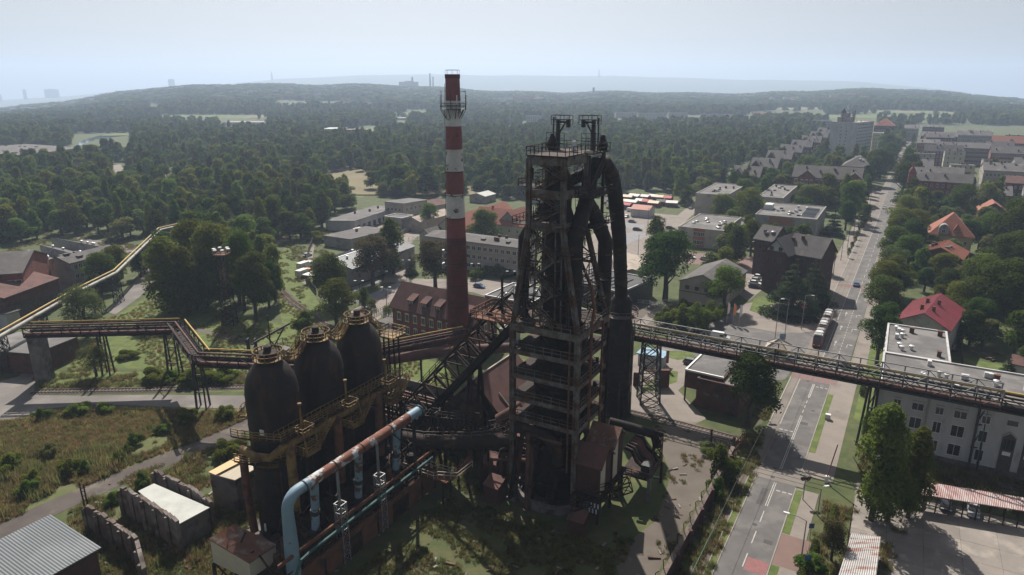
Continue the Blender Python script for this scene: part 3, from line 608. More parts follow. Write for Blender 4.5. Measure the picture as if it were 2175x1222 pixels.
# shell
b = MB(); b.lathe([(4.3, 1.2), (4.3, 7.5), (3.5, 9), (3.9, 12), (4.1, 17), (3.0, 31), (2.3, 42), (2.3, 45.5), (1.3, 48.5), (1.3, 50)], 32); b.build('furnace_shell', 'soot', bf, True)
for z, r in ((12, 3.95), (14.5, 4.05), (17, 4.15), (20, 3.9), (23.3, 3.7), (27, 3.4), (34, 2.8), (38, 2.55), (42, 2.35)): b = MB(); b.lathe([(r, z - .18), (r + .2, z - .18), (r + .2, z + .18), (r, z + .18)], 32, cap=False); b.build('shell_hoop', 'rust_dark', bf)
b = MB(); b.path([(4.9 * math.cos(a), 4.9 * math.sin(a), 10.8) for a in np.linspace(0, 2 * math.pi, 33)], .62, 10, False); b.build('bustle_pipe', 'rust_dark', bf, True)
for k in range(10):
    a = k * math.pi / 5; b = MB(); b.path([(4.9 * math.cos(a), 4.9 * math.sin(a), 10.4), (5.1 * math.cos(a), 5.1 * math.sin(a), 8.6), (4.1 * math.cos(a), 4.1 * math.sin(a), 7.2)], [.28, .25, .16], 7); b.build('tuyere', 'rust_dark', bf)
b = MB(); b.path([(-5.6, -4.6, 13.0), (-2.5, -5.6, 13.4), (0.6, -5.7, 13.2), (2.2, -5.6, 12.2), (2.6, -5.5, 10.6), (2.6, -5.2, 8.8)], .95, 14); b.build('gas_elbow', 'rust_dark', bf, True)
# concrete ring base with rubble and weeds
b = MB(); b.lathe([(6.9, 0), (7.0, 1.5), (6.4, 1.55), (6.3, 0.3)], 40, cap=False); b.build('ring_wall', 'concrete_dark', bf)
b = MB(); b.lathe([(0.1, .55), (6.4, .5)], 32, cap=False); b.build('ring_floor', 'cinder', bf)
for k in range(26):
    b = MB(); a = random.uniform(0, 6.28); r = random.uniform(4.4, 6.2); s_ = random.uniform(.15, .5); x, y = r * math.cos(a), r * math.sin(a); b.box(x - s_, x + s_, y - s_ * .7, y + s_ * .7, .5, .5 + s_ * random.uniform(.6, 1.6)); b.build('rubble', 'concrete_dark', bf)
for k in range(8):
    a = k * math.pi / 4 + .3; b = MB(); b.beam((5.3 * math.cos(a), 5.3 * math.sin(a), .5), (4.4 * math.cos(a), 4.4 * math.sin(a), 8.2), .55); b.build('hearth_column', 'rust_dark', bf)
# tangle of pipes and small sheds round the furnace foot
rf = random.Random(31)
for k in range(16):
    a0 = rf.uniform(2.6, 5.6); r_ = rf.uniform(5.2, 7.6); z0_ = rf.uniform(2.5, 13); p_ = Vector((r_ * math.cos(a0), r_ * math.sin(a0), z0_)); q_ = p_ + Vector((rf.uniform(-6, -1), rf.uniform(-2, 3), rf.uniform(-2.2, 1.2))); b = MB(); b.path([Vector((4.2 * math.cos(a0), 4.2 * math.sin(a0), z0_ + rf.uniform(-.5, 1.5))), p_, q_, Vector((q_.x - rf.uniform(0, 2), q_.y - .4, 0.4))], rf.uniform(.18, .55), 9); b.build('blast_pipe', rf.choice(['soot', 'rust_dark', 'pipe_brown']), bf, True)
for (x0, y0, w_, d_, h0) in ((-12.5, -4.5, 3.6, 3.0, 4.2), (-9.2, -8.6, 2.6, 2.4, 3.2), (-10.0, 2.2, 3.4, 3.2, 6.0), (6.6, -9.4, 2.2, 2.0, 2.6)):
    b = MB(); b.box(x0, x0 + w_, y0, y0 + d_, 0, h0); sh_ = b.build('plant_shed', 'brick_villa', bf); b = MB(); b.add([(x0 - .2, y0 - .2, h0), (x0 + w_ + .2, y0 - .2, h0), (x0 + w_ + .2, y0 + d_ + .2, h0 + .8), (x0 - .2, y0 + d_ + .2, h0 + .8)], [(0, 1, 2, 3)]); b.build('shed_roof', 'roof_brownred', sh_)
for (p_, q_) in (((-16, -6, 6.5), (-5.6, -2.5, 11.5)), ((-15, 1.5, 4.5), (-5.8, 3.0, 9.5)), ((6.2, -7.5, 3.2), (13.5, -1.5, 5.6))):
    b = MB(); truss_beam(b, p_, q_, 1.8, 1.6, 6, .13); b.rail([Vector(p_) + Vector((0, -.8, 1.9)), Vector(q_) + Vector((0, -.8, 1.9))], 1.0, 1.4, .07); b.beam((p_[0], p_[1], 0), p_, .3); b.build('sloping_conveyor', 'rust_dark', bf)
# top deck, hoist masts
b = MB(); b.prism([(-4.2, -3.8), (2.0, -3.8), (2.2, 2.6), (3.6, 2.6), (3.6, 9), (-5, 9), (-5, 2.6), (-4.2, 2.6)], 56.2, 56.4)
for k in range(6): y = -3.4 + k * 2.4; b.beam((-4.2, y, 56.05), (2.2, y, 56.05), .2, .35)
deck = b.build('top_deck', 'rust_dark', bf)
b = MB(); b.rail([(-4.2, -3.8, 56.4), (2.0, -3.8, 56.4), (2.2, 2.6, 56.4), (3.6, 2.6, 56.4), (3.6, 9, 56.4), (-5, 9, 56.4), (-5, 2.6, 56.4), (-4.2, 2.6, 56.4)], 1.2, 1.3, .085, closed=True); b.build('railing', 'rust_dark', deck)
b = MB()
for y in (3, 8.6):
    b.beam((-4.4, 3.0, 51), (-4.4, y, 56), .3); b.beam((2.8, 3.0, 51), (2.8, y, 56), .35)
b.beam((2.8, 8.6, 46), (2.8, 8.6, 56), .4); b.beam((-4.4, 8.6, 46), (-4.4, 8.6, 56), .4); b.beam((2.8, 8.6, 50.5), (2.8, 3, 50.5), .3, .6); b.beam((-4.4, 8.6, 50.5), (-4.4, 3, 50.5), .3, .6)
b.build('deck_support', 'rust_dark', bf)
for mx, my, dr in ((-3.9, 6.0, 1), (1.5, 7.2, -1)):
    b = MB(); b.beam((mx, my, 56.4), (mx, my, 60.9), .5); b.beam((mx - .8 * dr, my, 56.4), (mx - .8 * dr, my, 61.3), .18)
    b.beam((mx, my, 60.6), (mx + 1.75 * dr, my, 60.6), .3); b.beam((mx, my, 58.6), (mx + 1.2 * dr, my, 60.5), .2); b.box(mx + 1.7 * dr - .25, mx + 1.7 * dr + .25, my - .3, my + .3, 59.8, 60.9)
    ms = b.build('hoist_mast', 'metal_dark', deck)
    b = MB(); x0, x1 = sorted((mx - .9 * dr, mx + 2.15 * dr)); b.rail([(x0, my - .7, 60.3), (x1, my - .7, 60.3), (x1, my + .7, 60.3), (x0, my + .7, 60.3)], 1.3, 1.4, .08, closed=True); b.box(x0, x1, my - .7, my + .7, 60.2, 60.28); b.build('mast_cage', 'metal_dark', ms)
    b = MB(); b.rail([(mx - 1.6, my - .9, 56.4), (mx + 1.5, my - .9, 56.4)], 2.6, .7, .07, (1.0, .7, .4)); b.build('guard_frame', 'metal_dark', ms)
b = MB(); b.lathe([(.7, 56.4), (.9, 57.4), (.5, 58.2), (.2, 58.9)], 12, (-4.2, 4.6, 0)); b.build('bleeder_valve', 'soot', deck); b = MB(); b.lathe([(.6, 56.4), (.85, 57.2), (.5, 57.9), (.3, 58.7)], 12, (2.7, 8.2, 0)); b.build('bleeder_valve', 'soot', deck)
b = MB(); b.box(-.3, .3, 3.2, 3.7, 56.4, 58.0); b.build('white_cabinet', 'metal_light', deck)
b = MB(); b.lathe([(2.1, 50), (2.2, 52.5), (1.2, 54.5), (1.2, 56)], 18, (-.7, -.2, 0)); b.build('charging_bell', 'soot', bf, True)
# outrigger galleries
for (x0, x1, y0, y1, z) in ((-6.8, -3.9, -1.5, 2.0, 51.5), (2.4, 5.2, -1.0, 6.5, 50.4), (-7.4, -4.8, -2.2, 2.5, 45.8), (2.4, 5.0, 1.0, 8.5, 45.6)):
    b = MB(); b.box(x0, x1, y0, y1, z - .12, z); b.rail([(x0, y0, z), (x1, y0, z), (x1, y1, z), (x0, y1, z)], 1.1, 1.2, .08, closed=True); b.build('gallery', 'rust_dark', bf)
# uptakes and downcomer
def upk(pts, r, name='uptake'):
    b = MB(); b.path(pts, r, 16); o_ = b.build(name, 'soot', bf, True)
    for i in range(len(pts) - 1):
        p, q = Vector(pts[i]), Vector(pts[i + 1]); n = max(1, int((q - p).length / 4))
        for k in range(n): b = MB(); c = p.lerp(q, (k + .5) / n); d = (q - p).normalized() * .12; b.path([c - d, c + d], r + .07, 16); b.build('flange', 'rust_dark', o_)
upk([(3.4, -2.6, 30.5), (3.3, -2.4, 44), (2.9, .2, 47), (2.2, 3.5, 49), (1.7, 6.2, 52.6), (1.8, 7.8, 53.8)], 1.15)
upk([(4.4, 6.8, 30.5), (4.3, 6.8, 42.5), (3.2, 5.3, 46.4), (2.3, 3.9, 48.8)], 1.15)
upk([(-6.3, -1.0, 28), (-6.1, -.8, 43.5), (-4.6, 2.6, 47.6), (-2.6, 6.2, 51.2), (.8, 8.2, 53.2)], .95)
upk([(-5.6, 6.0, 28), (-5.4, 6.0, 44), (-3.4, 5.6, 49)], .95)
upk([(1.7, 7.0, 52.8), (1.7, 8.4, 54.2), (2.4, 10.0, 54.2), (2.9, 11.6, 52.4), (3.0, 13.6, 48.8), (1.8, 19.6, 40.4), (-.3, 27, 31.4), (-1.3, 30.3, 27.6), (-1.6, 31.5, 25.2), (-1.6, 31.5, 22)], 1.25, 'downcomer')
# vertical service pipes, cables
for (x, y, z0, z1, r, m) in ((5.9, -1.5, 14, 32, .28, 'rust_orange'), (6.1, 2.6, 6, 31, .2, 'rust_orange'), (-5.9, -5.0, 6, 30, .16, 'frame_grey'), (4.4, -5.95, 8, 30, .15, 'rust_orange'), (6.2, 5.0, 2, 29, .24, 'soot')):
    b = MB(); b.tube((x, y, z0), (x, y, z1), r, n=8); b.build('service_pipe', m, bf)
b = MB(); b.path([(6.0, -1.5, 32), (6.0, -.9, 33.6), (4.9, .4, 36.5), (2.6, 1.6, 40)], .26, 8); b.build('service_pipe', 'rust_orange', bf)
b = MB()
for k in range(60):
    x, y = random.choice([(random.uniform(-4.5, 4.5), -4.6 + random.uniform(0, 1.5)), (4.6 - random.uniform(0, 1.5), random.uniform(-4.5, 4.5))]); z = random.uniform(16, 29)
    b.beam((x, y, z), (x + random.uniform(-1.6, 1.6), y + random.uniform(-.8, .8), z + random.uniform(-1.2, 1.2)), random.uniform(.08, .22))
b.build('pipework', 'rust_dark', bf)['kind'] = 'stuff'
# furnace head clutter: ladders, small landings, cable runs
for (x, y, z) in ((-3.2, -4.4, 33.6), (2.6, -4.9, 36.2), (-3.6, -4.0, 39.5), (2.4, -4.2, 42.4), (5.6, 1.0, 34.0), (5.0, 3.8, 37.2), (4.4, -.6, 41.0), (-5.6, .4, 36.0), (-5.0, 2.4, 41.0), (-1.0, -3.9, 48.3), (1.0, -3.9, 53.1)):
    b = MB(); b.box(x - 1.2, x + 1.2, y - .7, y + .7, z - .07, z); b.rail([(x - 1.2, y - .7, z), (x + 1.2, y - .7, z), (x + 1.2, y + .7, z), (x - 1.2, y + .7, z)], 1.1, .8, .06, closed=True); b.build('landing', 'rust_dark', bf)
for (x, y, z0, z1) in ((-4.6, -3.9, 31, 46), (3.2, -4.2, 31, 45), (5.2, 2.2, 31, 44), (-1.9, -3.75, 46, 56), (2.0, 1.0, 46, 56)):
    b = MB(); fx = -.05 * x
    for sx in (-.22, .22): b.beam((x + sx, y, z0), (x * .72 + sx, y * .86, z1), .06)
    for k in range(int((z1 - z0) / .5)): u = k * .5 / (z1 - z0); b.beam((x + (x * .72 - x) * u - .22, y + (y * .86 - y) * u, z0 + k * .5), (x + (x * .72 - x) * u + .22, y + (y * .86 - y) * u, z0 + k * .5), .04)
    b.build('ladder', 'frame_grey', bf)
b = MB()
for k in range(230):
    z = random.uniform(31, 55.5); u = min(1, (z - 30.5) / 15.5); x0, x1 = -5.4 + 1.6 * u, 5.4 - 3.4 * u; y0 = -5.4 + 2.0 * u
    x, y = random.choice([(random.uniform(x0, x1), y0 + random.uniform(0, 1.6)), (x1 - random.uniform(0, 1.2), random.uniform(y0, 4)), (x0 + random.uniform(0, .8), random.uniform(y0, 4))])
    d_ = random.choice([(random.uniform(-1.4, 1.4), random.uniform(-.4, .4), random.uniform(-.4, .4)), (0, 0, random.uniform(1, 3.2)), (random.uniform(-1, 1), random.uniform(-1, 1), random.uniform(-1.2, 1.2))]); b.beam((x, y, z), (x + d_[0], y + d_[1], min(55.6, z + d_[2])), random.uniform(.05, .15))
b.build('pipework', 'rust_dark', bf)['kind'] = 'stuff'
# ---------------------------------------------------------------- dust catcher
dc = thing('dust_catcher', 'fat black dust catcher vessel right of the blast furnace under its downcomer', 'dust catcher', S(-1.6, 31.5), TH)
FOOT.append([S(-4, 27), S(4, 27), S(4, 36), S(-4, 36)])
b = MB(); b.lathe([(1.0, 2.6), (1.2, 3.4), (2.75, 6.6), (2.85, 7.2), (2.85, 18.6), (2.2, 21), (2.2, 25), (1.5, 26)], 28); b.build('vessel', 'soot', dc, True)
for z, r in ((7.4, 2.88), (11, 2.88), (14.8, 2.88), (18.4, 2.88)): b = MB(); b.lathe([(r, z - .1), (r + .08, z - .1), (r + .08, z + .1), (r, z + .1)], 28, cap=False); b.build('shell_hoop', 'rust_dark', dc)
for k in range(6):
    a = k * math.pi / 3; b = MB(); b.beam((2.9 * math.cos(a), 2.9 * math.sin(a), 0), (2.6 * math.cos(a), 2.6 * math.sin(a), 10), .38); b.build('leg', 'metal_dark', dc)
b = MB(); b.box(-2.3, 2.3, -2.3, 2.3, 0, 4.6); b.build('hopper_house', 'soot', dc)
b = MB(); pts = arc((0, 0, 22.2), 3.5, 0, 2 * math.pi, 14); b.lathe([(2.1, 22.1), (3.55, 22.1), (3.55, 22.2), (2.1, 22.2)], 14, cap=False); b.rail(pts, 1.1, 1.4, .08); b.build('gallery', 'frame_grey', dc)
b = MB(); b.beam((3.2, -1.6, 0), (3.0, -1.6, 22), .1); b.beam((3.7, -1.6, 0), (3.5, -1.6, 22), .1)
for k in range(50): b.beam((3.2 - .004 * k, -1.6, .4 + k * .43), (3.7 - .004 * k, -1.6, .4 + k * .43), .05)
b.build('ladder', 'frame_grey', dc)
# ---------------------------------------------------------------- hot blast stoves
def stove(i, b_, label):
    t = thing('hot_blast_stove', label, 'hot blast stove', S(-32.3, b_), TH, 'hot blast stoves in a row')
    FOOT.append([S(-36.5, b_ - 4.5), S(-28, b_ - 4.5), S(-28, b_ + 4.5), S(-36.5, b_ + 4.5)])
    r = 3.75; prof = [(r, .3), (r, 23.2)] + [(r * math.cos(a), 23.2 + 5.3 * math.sin(a)) for a in np.linspace(.12, 1.35, 9)]
    b = MB(); b.lathe(prof, 40); sh = b.build('shell', 'stove_steel', t, True)
    for z in (2.6, 5, 7.5, 10, 12.2, 14.2, 16.3, 18.5, 20.8, 23.2): b = MB(); b.lathe([(r, z - .05), (r + .05, z - .05), (r + .05, z + .05), (r, z + .05)], 40, cap=False); b.build('plate_seam', 'rust_dark', sh)
    b = MB(); b.lathe([(1.5, 27.7), (1.5, 28.5), (1.25, 28.6), (1.25, 29.3), (.4, 29.5)], 24); b.build('dome_neck', 'rust_dark', t, True)
    b = MB(); b.lathe([(1.5, 28.3), (2.15, 28.3), (2.15, 28.4), (1.5, 28.4)], 24, cap=False); ring = arc((0, 0, 28.4), 2.1, 0, 2 * math.pi, 20); b.rail(ring, 1.2, .8, .085, (1.0, .55)); b.path([p + Vector((0, 0, 1.2)) for p in ring], .07, 6, False); b.build('crown_railing', YR, t)
    b = MB(); b.lathe([(.55, 29.4), (.55, 30.2), (.2, 30.3)], 12); b.build('vent_cap', 'rust_dark', t)
    b = MB(); b.box(-4.4, 4.4, -4.4, 4.4, 0, .35); b.build('plinth', 'concrete_dark', t)
    for k in range(6):
        b = MB(); a = R(-75 + 30 * k); d = Vector((math.cos(a), math.sin(a), 0)); b.path([d * (r - .1) + Vector((0, 0, 2 + (k % 3) * 1.7)), d * (r + 1.0) + Vector((0, 0, 2 + (k % 3) * 1.7))], .62, 12); b.build('burner_port', 'rust_dark', t)
    return t
for i, (b_, lb) in enumerate(((-29.6, 'nearest of three black domed hot blast stoves, beside the rusty tin shed'), (-20.2, 'middle one of three black domed hot blast stoves'), (-10.8, 'farthest of three black domed hot blast stoves, next to the brown pipe'))):
    st = stove(i, b_, lb)
    if i == 0:
        b = MB(); pts = arc((0, 0, 19.6), 4.9, R(150), R(235), 6); b.rail(pts, 1.2, .9, .09); b.rail(arc((0, 0, 19.6), 3.9, R(150), R(235), 6), .1, 3, .12)
        for p in pts: b.beam((p.x * .77, p.y * .77, 19.6), p, .12)
        b.build('side_balcony', YR, st)
        b = MB(); b.box(1.0, 1.75, -3.72, -3.55, 18.0, 18.9); b.build('white_notice', 'white_paint', st)
# roof-level walkway joining the domes
wk = thing('dome_walkway', 'yellow railed catwalk climbing between the three stove domes', 'walkway', S(-32.3, -20.2), TH)
for y0, y1, dip in ((-7.4, -2.0, 0), (2.0, 7.4, 0), (11.4, 15.2, -3.5)):
    b = MB(); n = 6; pts = []
    for k in range(n + 1):
        u = k / n; pts.append((-.7, y0 + (y1 - y0) * u, 28.4 - (2.0 * math.sin(math.pi * u) if dip == 0 else 3.6 * u)))
    for (p, q) in zip(pts, pts[1:]): b.beam(p, q, 1.5, .1); b.beam((p[0] - .75, p[1], p[2]), (q[0] - .75, q[1], q[2]), .16, .3); b.beam((p[0] + .75, p[1], p[2]), (q[0] + .75, q[1], q[2]), .16, .3)
    b.build('walk_plate', YR, wk)
    for s_ in (-.75, .75): b = MB(); b.rail([(p[0] + s_, p[1], p[2]) for p in pts], 1.2, 1, .09, (1.0, .55)); b.build('railing', YR, wk)
b = MB(); b.beam((-2.6, -6.6, 26.6), (-2.6, -6.6, 33.6), .14); b.beam((-3.6, -8.6, 29.8), (-1.9, -3.2, 31.4), .24); b.beam((-2.9, -7.4, 26.5), (-2.3, -4.0, 31.0), .16); b.beam((-2.3, -4.4, 26.5), (-2.9, -7.0, 30.4), .16); b.rail([(-3.6, -8.6, 27.6), (-3.6, -3.4, 27.6)], 1.2, 1, .07); b.box(-3.6, -1.4, -8.6, -3.4, 27.5, 27.6)
b.build('hoist_frame', 'metal_dark', wk)
b = MB(); b.box(.1, 3.9, 13.6, 17.2, 24.3, 24.45); b.rail([(.1, 13.6, 24.4), (3.9, 13.6, 24.4), (3.9, 17.2, 24.4), (.1, 17.2, 24.4)], 1.2, 1, .09, closed=True); b.build('end_platform', YR, wk)
for k in range(4): b = MB(); b.beam((.3 + 1.1 * k, 15.4, 0), (.3 + 1.1 * k, 15.4, 24.3), .22); b.build('prop', 'rust_dark', wk)
# yellow service galleries on the furnace side of the stoves
gl = thing('service_gallery', 'rusty yellow two level service gallery wrapped along the stoves', 'gallery', S(-32.3, -20.2), TH)
for z, xo in ((18.2, 5.6), (15.4, 5.9)):
    pts = [(-2.0, -15.6, z - (1.2 if z < 17 else 0)), (1.6, -14.9, z - (1.2 if z < 17 else 0))]
    for k in range(31):
        y = -13.4 + k * 27.0 / 30; x = xo + (0.75 * math.cos((y) * 2 * math.pi / 9.4) if z < 17 else 0.0); pts.append((x, y, z))
    b = MB(); fl = [(p[0] - 1.35, p[1], p[2]) for p in pts]
    for i in range(len(pts) - 1): b.quad(fl[i], pts[i], pts[i + 1], fl[i + 1]); b.beam(pts[i], pts[i + 1], .12, .22)
    b.build('gallery_floor', 'rust_dark', gl)
    b = MB(); b.rail(pts, 1.25, 1.2, .09, (1.0, .68, .36)); b.build('railing', YR, gl)
    if z > 17: b = MB(); b.rail(fl[2:], 1.25, 1.6, .08); b.build('railing', YR, gl)
b = MB(); b.path([(5.0, y, 16.9) for y in (-13, -4, 5, 13.5)], .62, 12); b.build('main_pipe', YR, gl, True)
for y in (-10.6, -1.2, 8.2):
    b = MB(); b.path([(5.2, y - .9, 16.9), (5.9, y - 1.6, 16.2), (6.1, y - 1.8, 14.4), (6.1, y - 1.8, 6.5)], [.62, .7, .7, .62], 12); b.build('drop_pipe', 'rust_orange' if y > -5 else YR, gl, True)
    b = MB(); b.tube((5.0, y + 1.6, 16.9), (5.0, y + 1.6, 22.0), .16); b.lathe([(.3, 22), (.3, 22.25), (.1, 22.3)], 10, (5.0, y + 1.6, 0)); b.build('vent_pipe', YR, gl)
    b = MB(); b.box(5.3, 7.9, y - .4, y + 2.2, 15.3, 15.4); b.rail([(5.6, y - .4, 15.4), (7.9, y - .4, 15.4), (7.9, y + 2.2, 15.4), (5.6, y + 2.2, 15.4)], 1.2, .85, .09, (1.0, .66, .33)); b.rail([(5.4, y - .4, 18.2), (7.4, y - .4, 18.2), (7.4, y + 1.8, 18.2), (5.4, y + 1.8, 18.2)], 1.3, .8, .09, (1.0, .6)); b.beam((7.8, y - .3, 15.4), (7.3, y - .3, 19.4), .12); b.beam((7.8, y + 2.1, 15.4), (7.3, y + 1.7, 19.4), .12); b.build('valve_platform', YR, gl)
    b = MB(); b.path([(3.6, y, 13.2), (5.0, y, 13.4), (5.4, y + .5, 15.9)], .5, 10); b.build('branch_pipe', 'rust_dark', gl, True)
    stair_flight((7.2, y + 2.3, 15.4), (7.2, y + 5.0, 18.2), gl, .7, YR)
b = MB(); b.path([(-2.6, -13.6, 15.0), (0.5, -14.1, 15.0), (3.5, -13.8, 15.4), (5.0, -12.5, 16.9)], .6, 12); b.build('main_pipe', YR, gl, True)
b = MB(); b.path([(-3.4, -13.0, 14.4), (-3.0, -13.4, 8), (-2.4, -13.4, 1)], .6, 12); b.build('drop_pipe', 'rust_orange', gl, True)
b = MB()
for k in range(10): y = -13 + k * 3; b.beam((4.4, y, .3), (4.4, y, 15.4), .3)
b.build('gallery_posts', 'rust_dark', gl)
b = MB(); pts = arc((0, -9.4, 13.2), 4.4, R(-130), R(0), 9); b.lathe([(3.8, 13.1), (4.45, 13.1), (4.45, 13.2), (3.8, 13.2)], 32, (0, -9.4, 0), False); b.rail(pts, 1.2, 1, .09, (1.0, .66, .33)); b.build('ring_balcony', YR, gl)
# ---------------------------------------------------------------- valve house below the stoves
vh = thing('valve_platform_house', 'dark rusty steel platform building in front of the stoves', 'platform', S(-24, -22), TH)
FOOT.append([S(-28, -44), S(-16, -44), S(-16, -8), S(-28, -8)])
b = MB(); b.box(-4.0, 5.6, -21, 13, 3.7, 4.0); b.build('deck', 'rust_dark', vh)
for k in range(10):
    y = -20.5 + k * 3.7; b = MB(); b.beam((5.3, y, 0), (5.3, y, 7.4), .35); b.beam((5.3, y, 3.9), (1.5, y, 7.4), .2); b.build('post', 'rust_dark', vh)
b = MB(); b.beam((5.5, -21, 3.9), (5.5, 13, 3.9), .3, .9); b.beam((5.5, -21, 7.4), (5.5, 13, 7.4), .25, .5); b.build('edge_girder', 'rust_orange', vh)
for k in range(9):
    y = -20.5 + k * 3.7; b = MB(); b.box(5.32, 5.42, y + .2, y + 3.5, .2, 3.4); b.build('wall_panel', 'rust_orange' if k % 3 else 'rust_dark', vh)
b = MB(); b.rail([(5.4, -21, 4.0), (5.4, 13, 4.0)], 1.15, 1.8, .08); b.build('railing', 'rust_dark', vh)
for k in range(12):
    x, y = random.uniform(-3, 4.2), -19 + k * 2.6; b = MB(); s_ = random.uniform(.6, 1.3); b.lathe([(s_ * .7, 4), (s_ * .7, 4.8), (s_ * .5, 5.2), (s_ * .5, 6 + s_)], 12, (x, y, 0)); b.build('valve', random.choice(['rust_dark', 'soot', 'rust_orange']), vh)
b = MB()
for k in range(70):
    x, y, z = random.uniform(-4, 5), random.uniform(-20, 13), random.uniform(4, 11); b.beam((x, y, z), (x + random.uniform(-1, 1), y + random.uniform(-2.5, 2.5), z + random.uniform(-1.5, 1.5)), random.uniform(.07, .2))
b.build('pipework', 'rust_dark', vh)['kind'] = 'stuff'
# ---------------------------------------------------------------- blue pipe
bp = thing('cold_blast_pipe', 'thick blue pipe with rust-stained run, bent down to the ground before the stoves', 'pipe', S(-19.2, -38), TH)
z = 15.6
el = [(0, 0, z)] + [(0, -2.0 * math.sin(a), z - 2.0 + 2.0 * math.cos(a)) for a in np.linspace(.25, math.pi / 2, 6)]
b = MB(); b.path([(0, 25.0, z), (0, 16, z), (0, 8, z), (0, 1.8, z)], .76, 18); b.build('rusty_run', 'blue_rusty', bp, True)
b = MB(); b.path([(0, 1.8, z)] + el + [(0, -2.0, 8), (0, -2.0, 0)], [.76] * (len(el) + 1) + [.95, .95], 18); b.build('bend', 'blue_clean', bp, True)
b = MB(); b.path([(0, 23.0, z), (0, 25.8, z)], .79, 18); b.build('blue_end', 'blue_clean', bp, True)
b = MB(); b.path([(0, 25.8, z), (0, 25.95, z)], 1.0, 18); b.build('blind_flange', 'teal_pipe', bp, True)
for y in (2.9, 11.6, 20.4):
    b = MB(); b.path([(-.1, y, z - .5), (-.6, y + .3, z - 4), (-1.2, y + .5, z - 8.6)], [.62, .58, .56], 12); lg = b.build('branch', 'blue_pipe', bp, True)
    b = MB(); b.path([(-.83, y + .38, z - 5.2), (-.93, y + .41, z - 5.9)], .68, 12); b.path([(-1.15, y + .5, z - 8.3), (-1.3, y + .55, z - 9.2)], .7, 12); b.build('collar', 'metal_dark', lg)
    b = MB(); b.path([(-1.25, y + .52, z - 9), (-3.0, y + .6, 5.4), (-6, y + .6, 5.2)], .5, 10); b.build('branch_tail', 'rust_dark', lg)
for y in (7.0, 15.4):
    b = MB(); b.beam((.1, y, z - .8), (.1, y, z - 6), .3); lattice_tower(b, (.2, y), 0, z - 6, 1.2, 1.2, 7, .1); b.build('lattice_support', 'metal_grey', bp)
b = MB(); b.beam((.2, 24.2, 0), (.2, 24.2, z - .8), .4); b.beam((.2, 24.2, 9), (.2, 19, z - .9), .16); b.build('end_post', 'metal_dark', bp)
for y in (0.9, 6.5, 12.0, 18.5):
    b = MB(); b.path([(0, y, z), (0, y + .14, z)], .86, 18); b.build('pipe_ring', 'metal_dark', bp)
tp_ = MB(); tp_.path([(1.6, -3, 5.2), (1.6, -2, 6.8), (1.6, 0.0, 7.0), (1.6, 27, 7.0)], .22, 8); tag(tp_.build('water_pipe', 'teal_pipe', None, True, S(-19.2, -38), TH), 'thin teal pipe running low beside the blue pipe legs', 'pipe')
# ---------------------------------------------------------------- skip incline
sk = thing('skip_incline', 'rusty lattice skip hoist incline rising to the furnace from the left', 'skip incline', S(-31, -1.5), TH)
p0, p1 = Vector((0, 0, 2.5)), Vector((24.6, 1.5, 30.5))
b = MB(); truss_beam(b, p0, p1, 4.2, 3.8, 11, .26); b.build('truss', 'rust_dark', sk)
b = MB(); d_ = (p1 - p0).normalized(); nx = Vector((0, 1.9, 0)); b.quad(p0 - nx, p1 - nx, p1 + nx, p0 + nx); b.beam(p0 - nx, p1 - nx, .35, .9); b.beam(p0 + nx, p1 + nx, .35, .9); b.build('track_bed', 'soot', sk)
for s_ in (-1.0, -.3, .4, 1.1): b = MB(); b.beam(p0 + Vector((0, s_, .3)), p1 + Vector((0, s_, .3)), .12, .2); b.build('skip_rail', 'steel_rail', sk)
upv = nx.normalized().cross(d_) * -1; upv = Vector((-d_.z, 0, d_.x)).normalized() * 4.2
b = MB(); b.rail([p0 - nx + upv, p1 - nx + upv], 1.1, 2, .09); b.rail([p0 + nx + upv, p1 + nx + upv], 1.1, 2, .09); b.build('railing', 'frame_grey', sk)
b = MB()
for k in range(34):
    u = random.random(); q = p0.lerp(p1, u) + Vector((0, random.uniform(-1.9, 1.9), 0)) + upv * random.uniform(.1, 1.1); b.beam(q, q + Vector((random.uniform(-1.5, 1.5), random.uniform(-1.2, 1.2), random.uniform(-1.2, 1.6))), random.uniform(.1, .22))
b.build('pipework', 'rust_dark', sk)['kind'] = 'stuff'
for u, w in ((.3, 4.5), (.62, 4.5)):
    q = p0.lerp(p1, u); b = MB()
    for s_ in (-1.7, 1.7): b.beam((q.x - 1.5, s_ + q.y, 0), (q.x, s_ + q.y, q.z), .4); b.beam((q.x + 1.8, s_ + q.y, 0), (q.x, s_ + q.y, q.z), .4)
    b.beam((q.x - .8, q.y - 1.7, q.z * .5), (q.x - .8, q.y + 1.7, q.z * .5), .25); b.build('trestle_leg', 'rust_dark', sk)
b = MB(); b.beam((20.6, 1.2, 30), (20.6, 1.2, 36.4), .3); b.beam((20.6, 1.2, 36.2), (23.6, .2, 37.4), .3, .5); b.build('jib_crane', 'metal_dark', sk)
b = MB(); b.box(17, 24, -2.8, 4.2, 30.0, 30.2); b.rail([(17, -2.8, 30.2), (24, -2.8, 30.2)], 1.2, 1.2, .1); b.rail([(17, -2.8, 30.2), (17, 4.2, 30.2), (24, 4.2, 30.2)], 1.2, 1.2, .1); b.build('head_platform', 'rust_orange', sk)
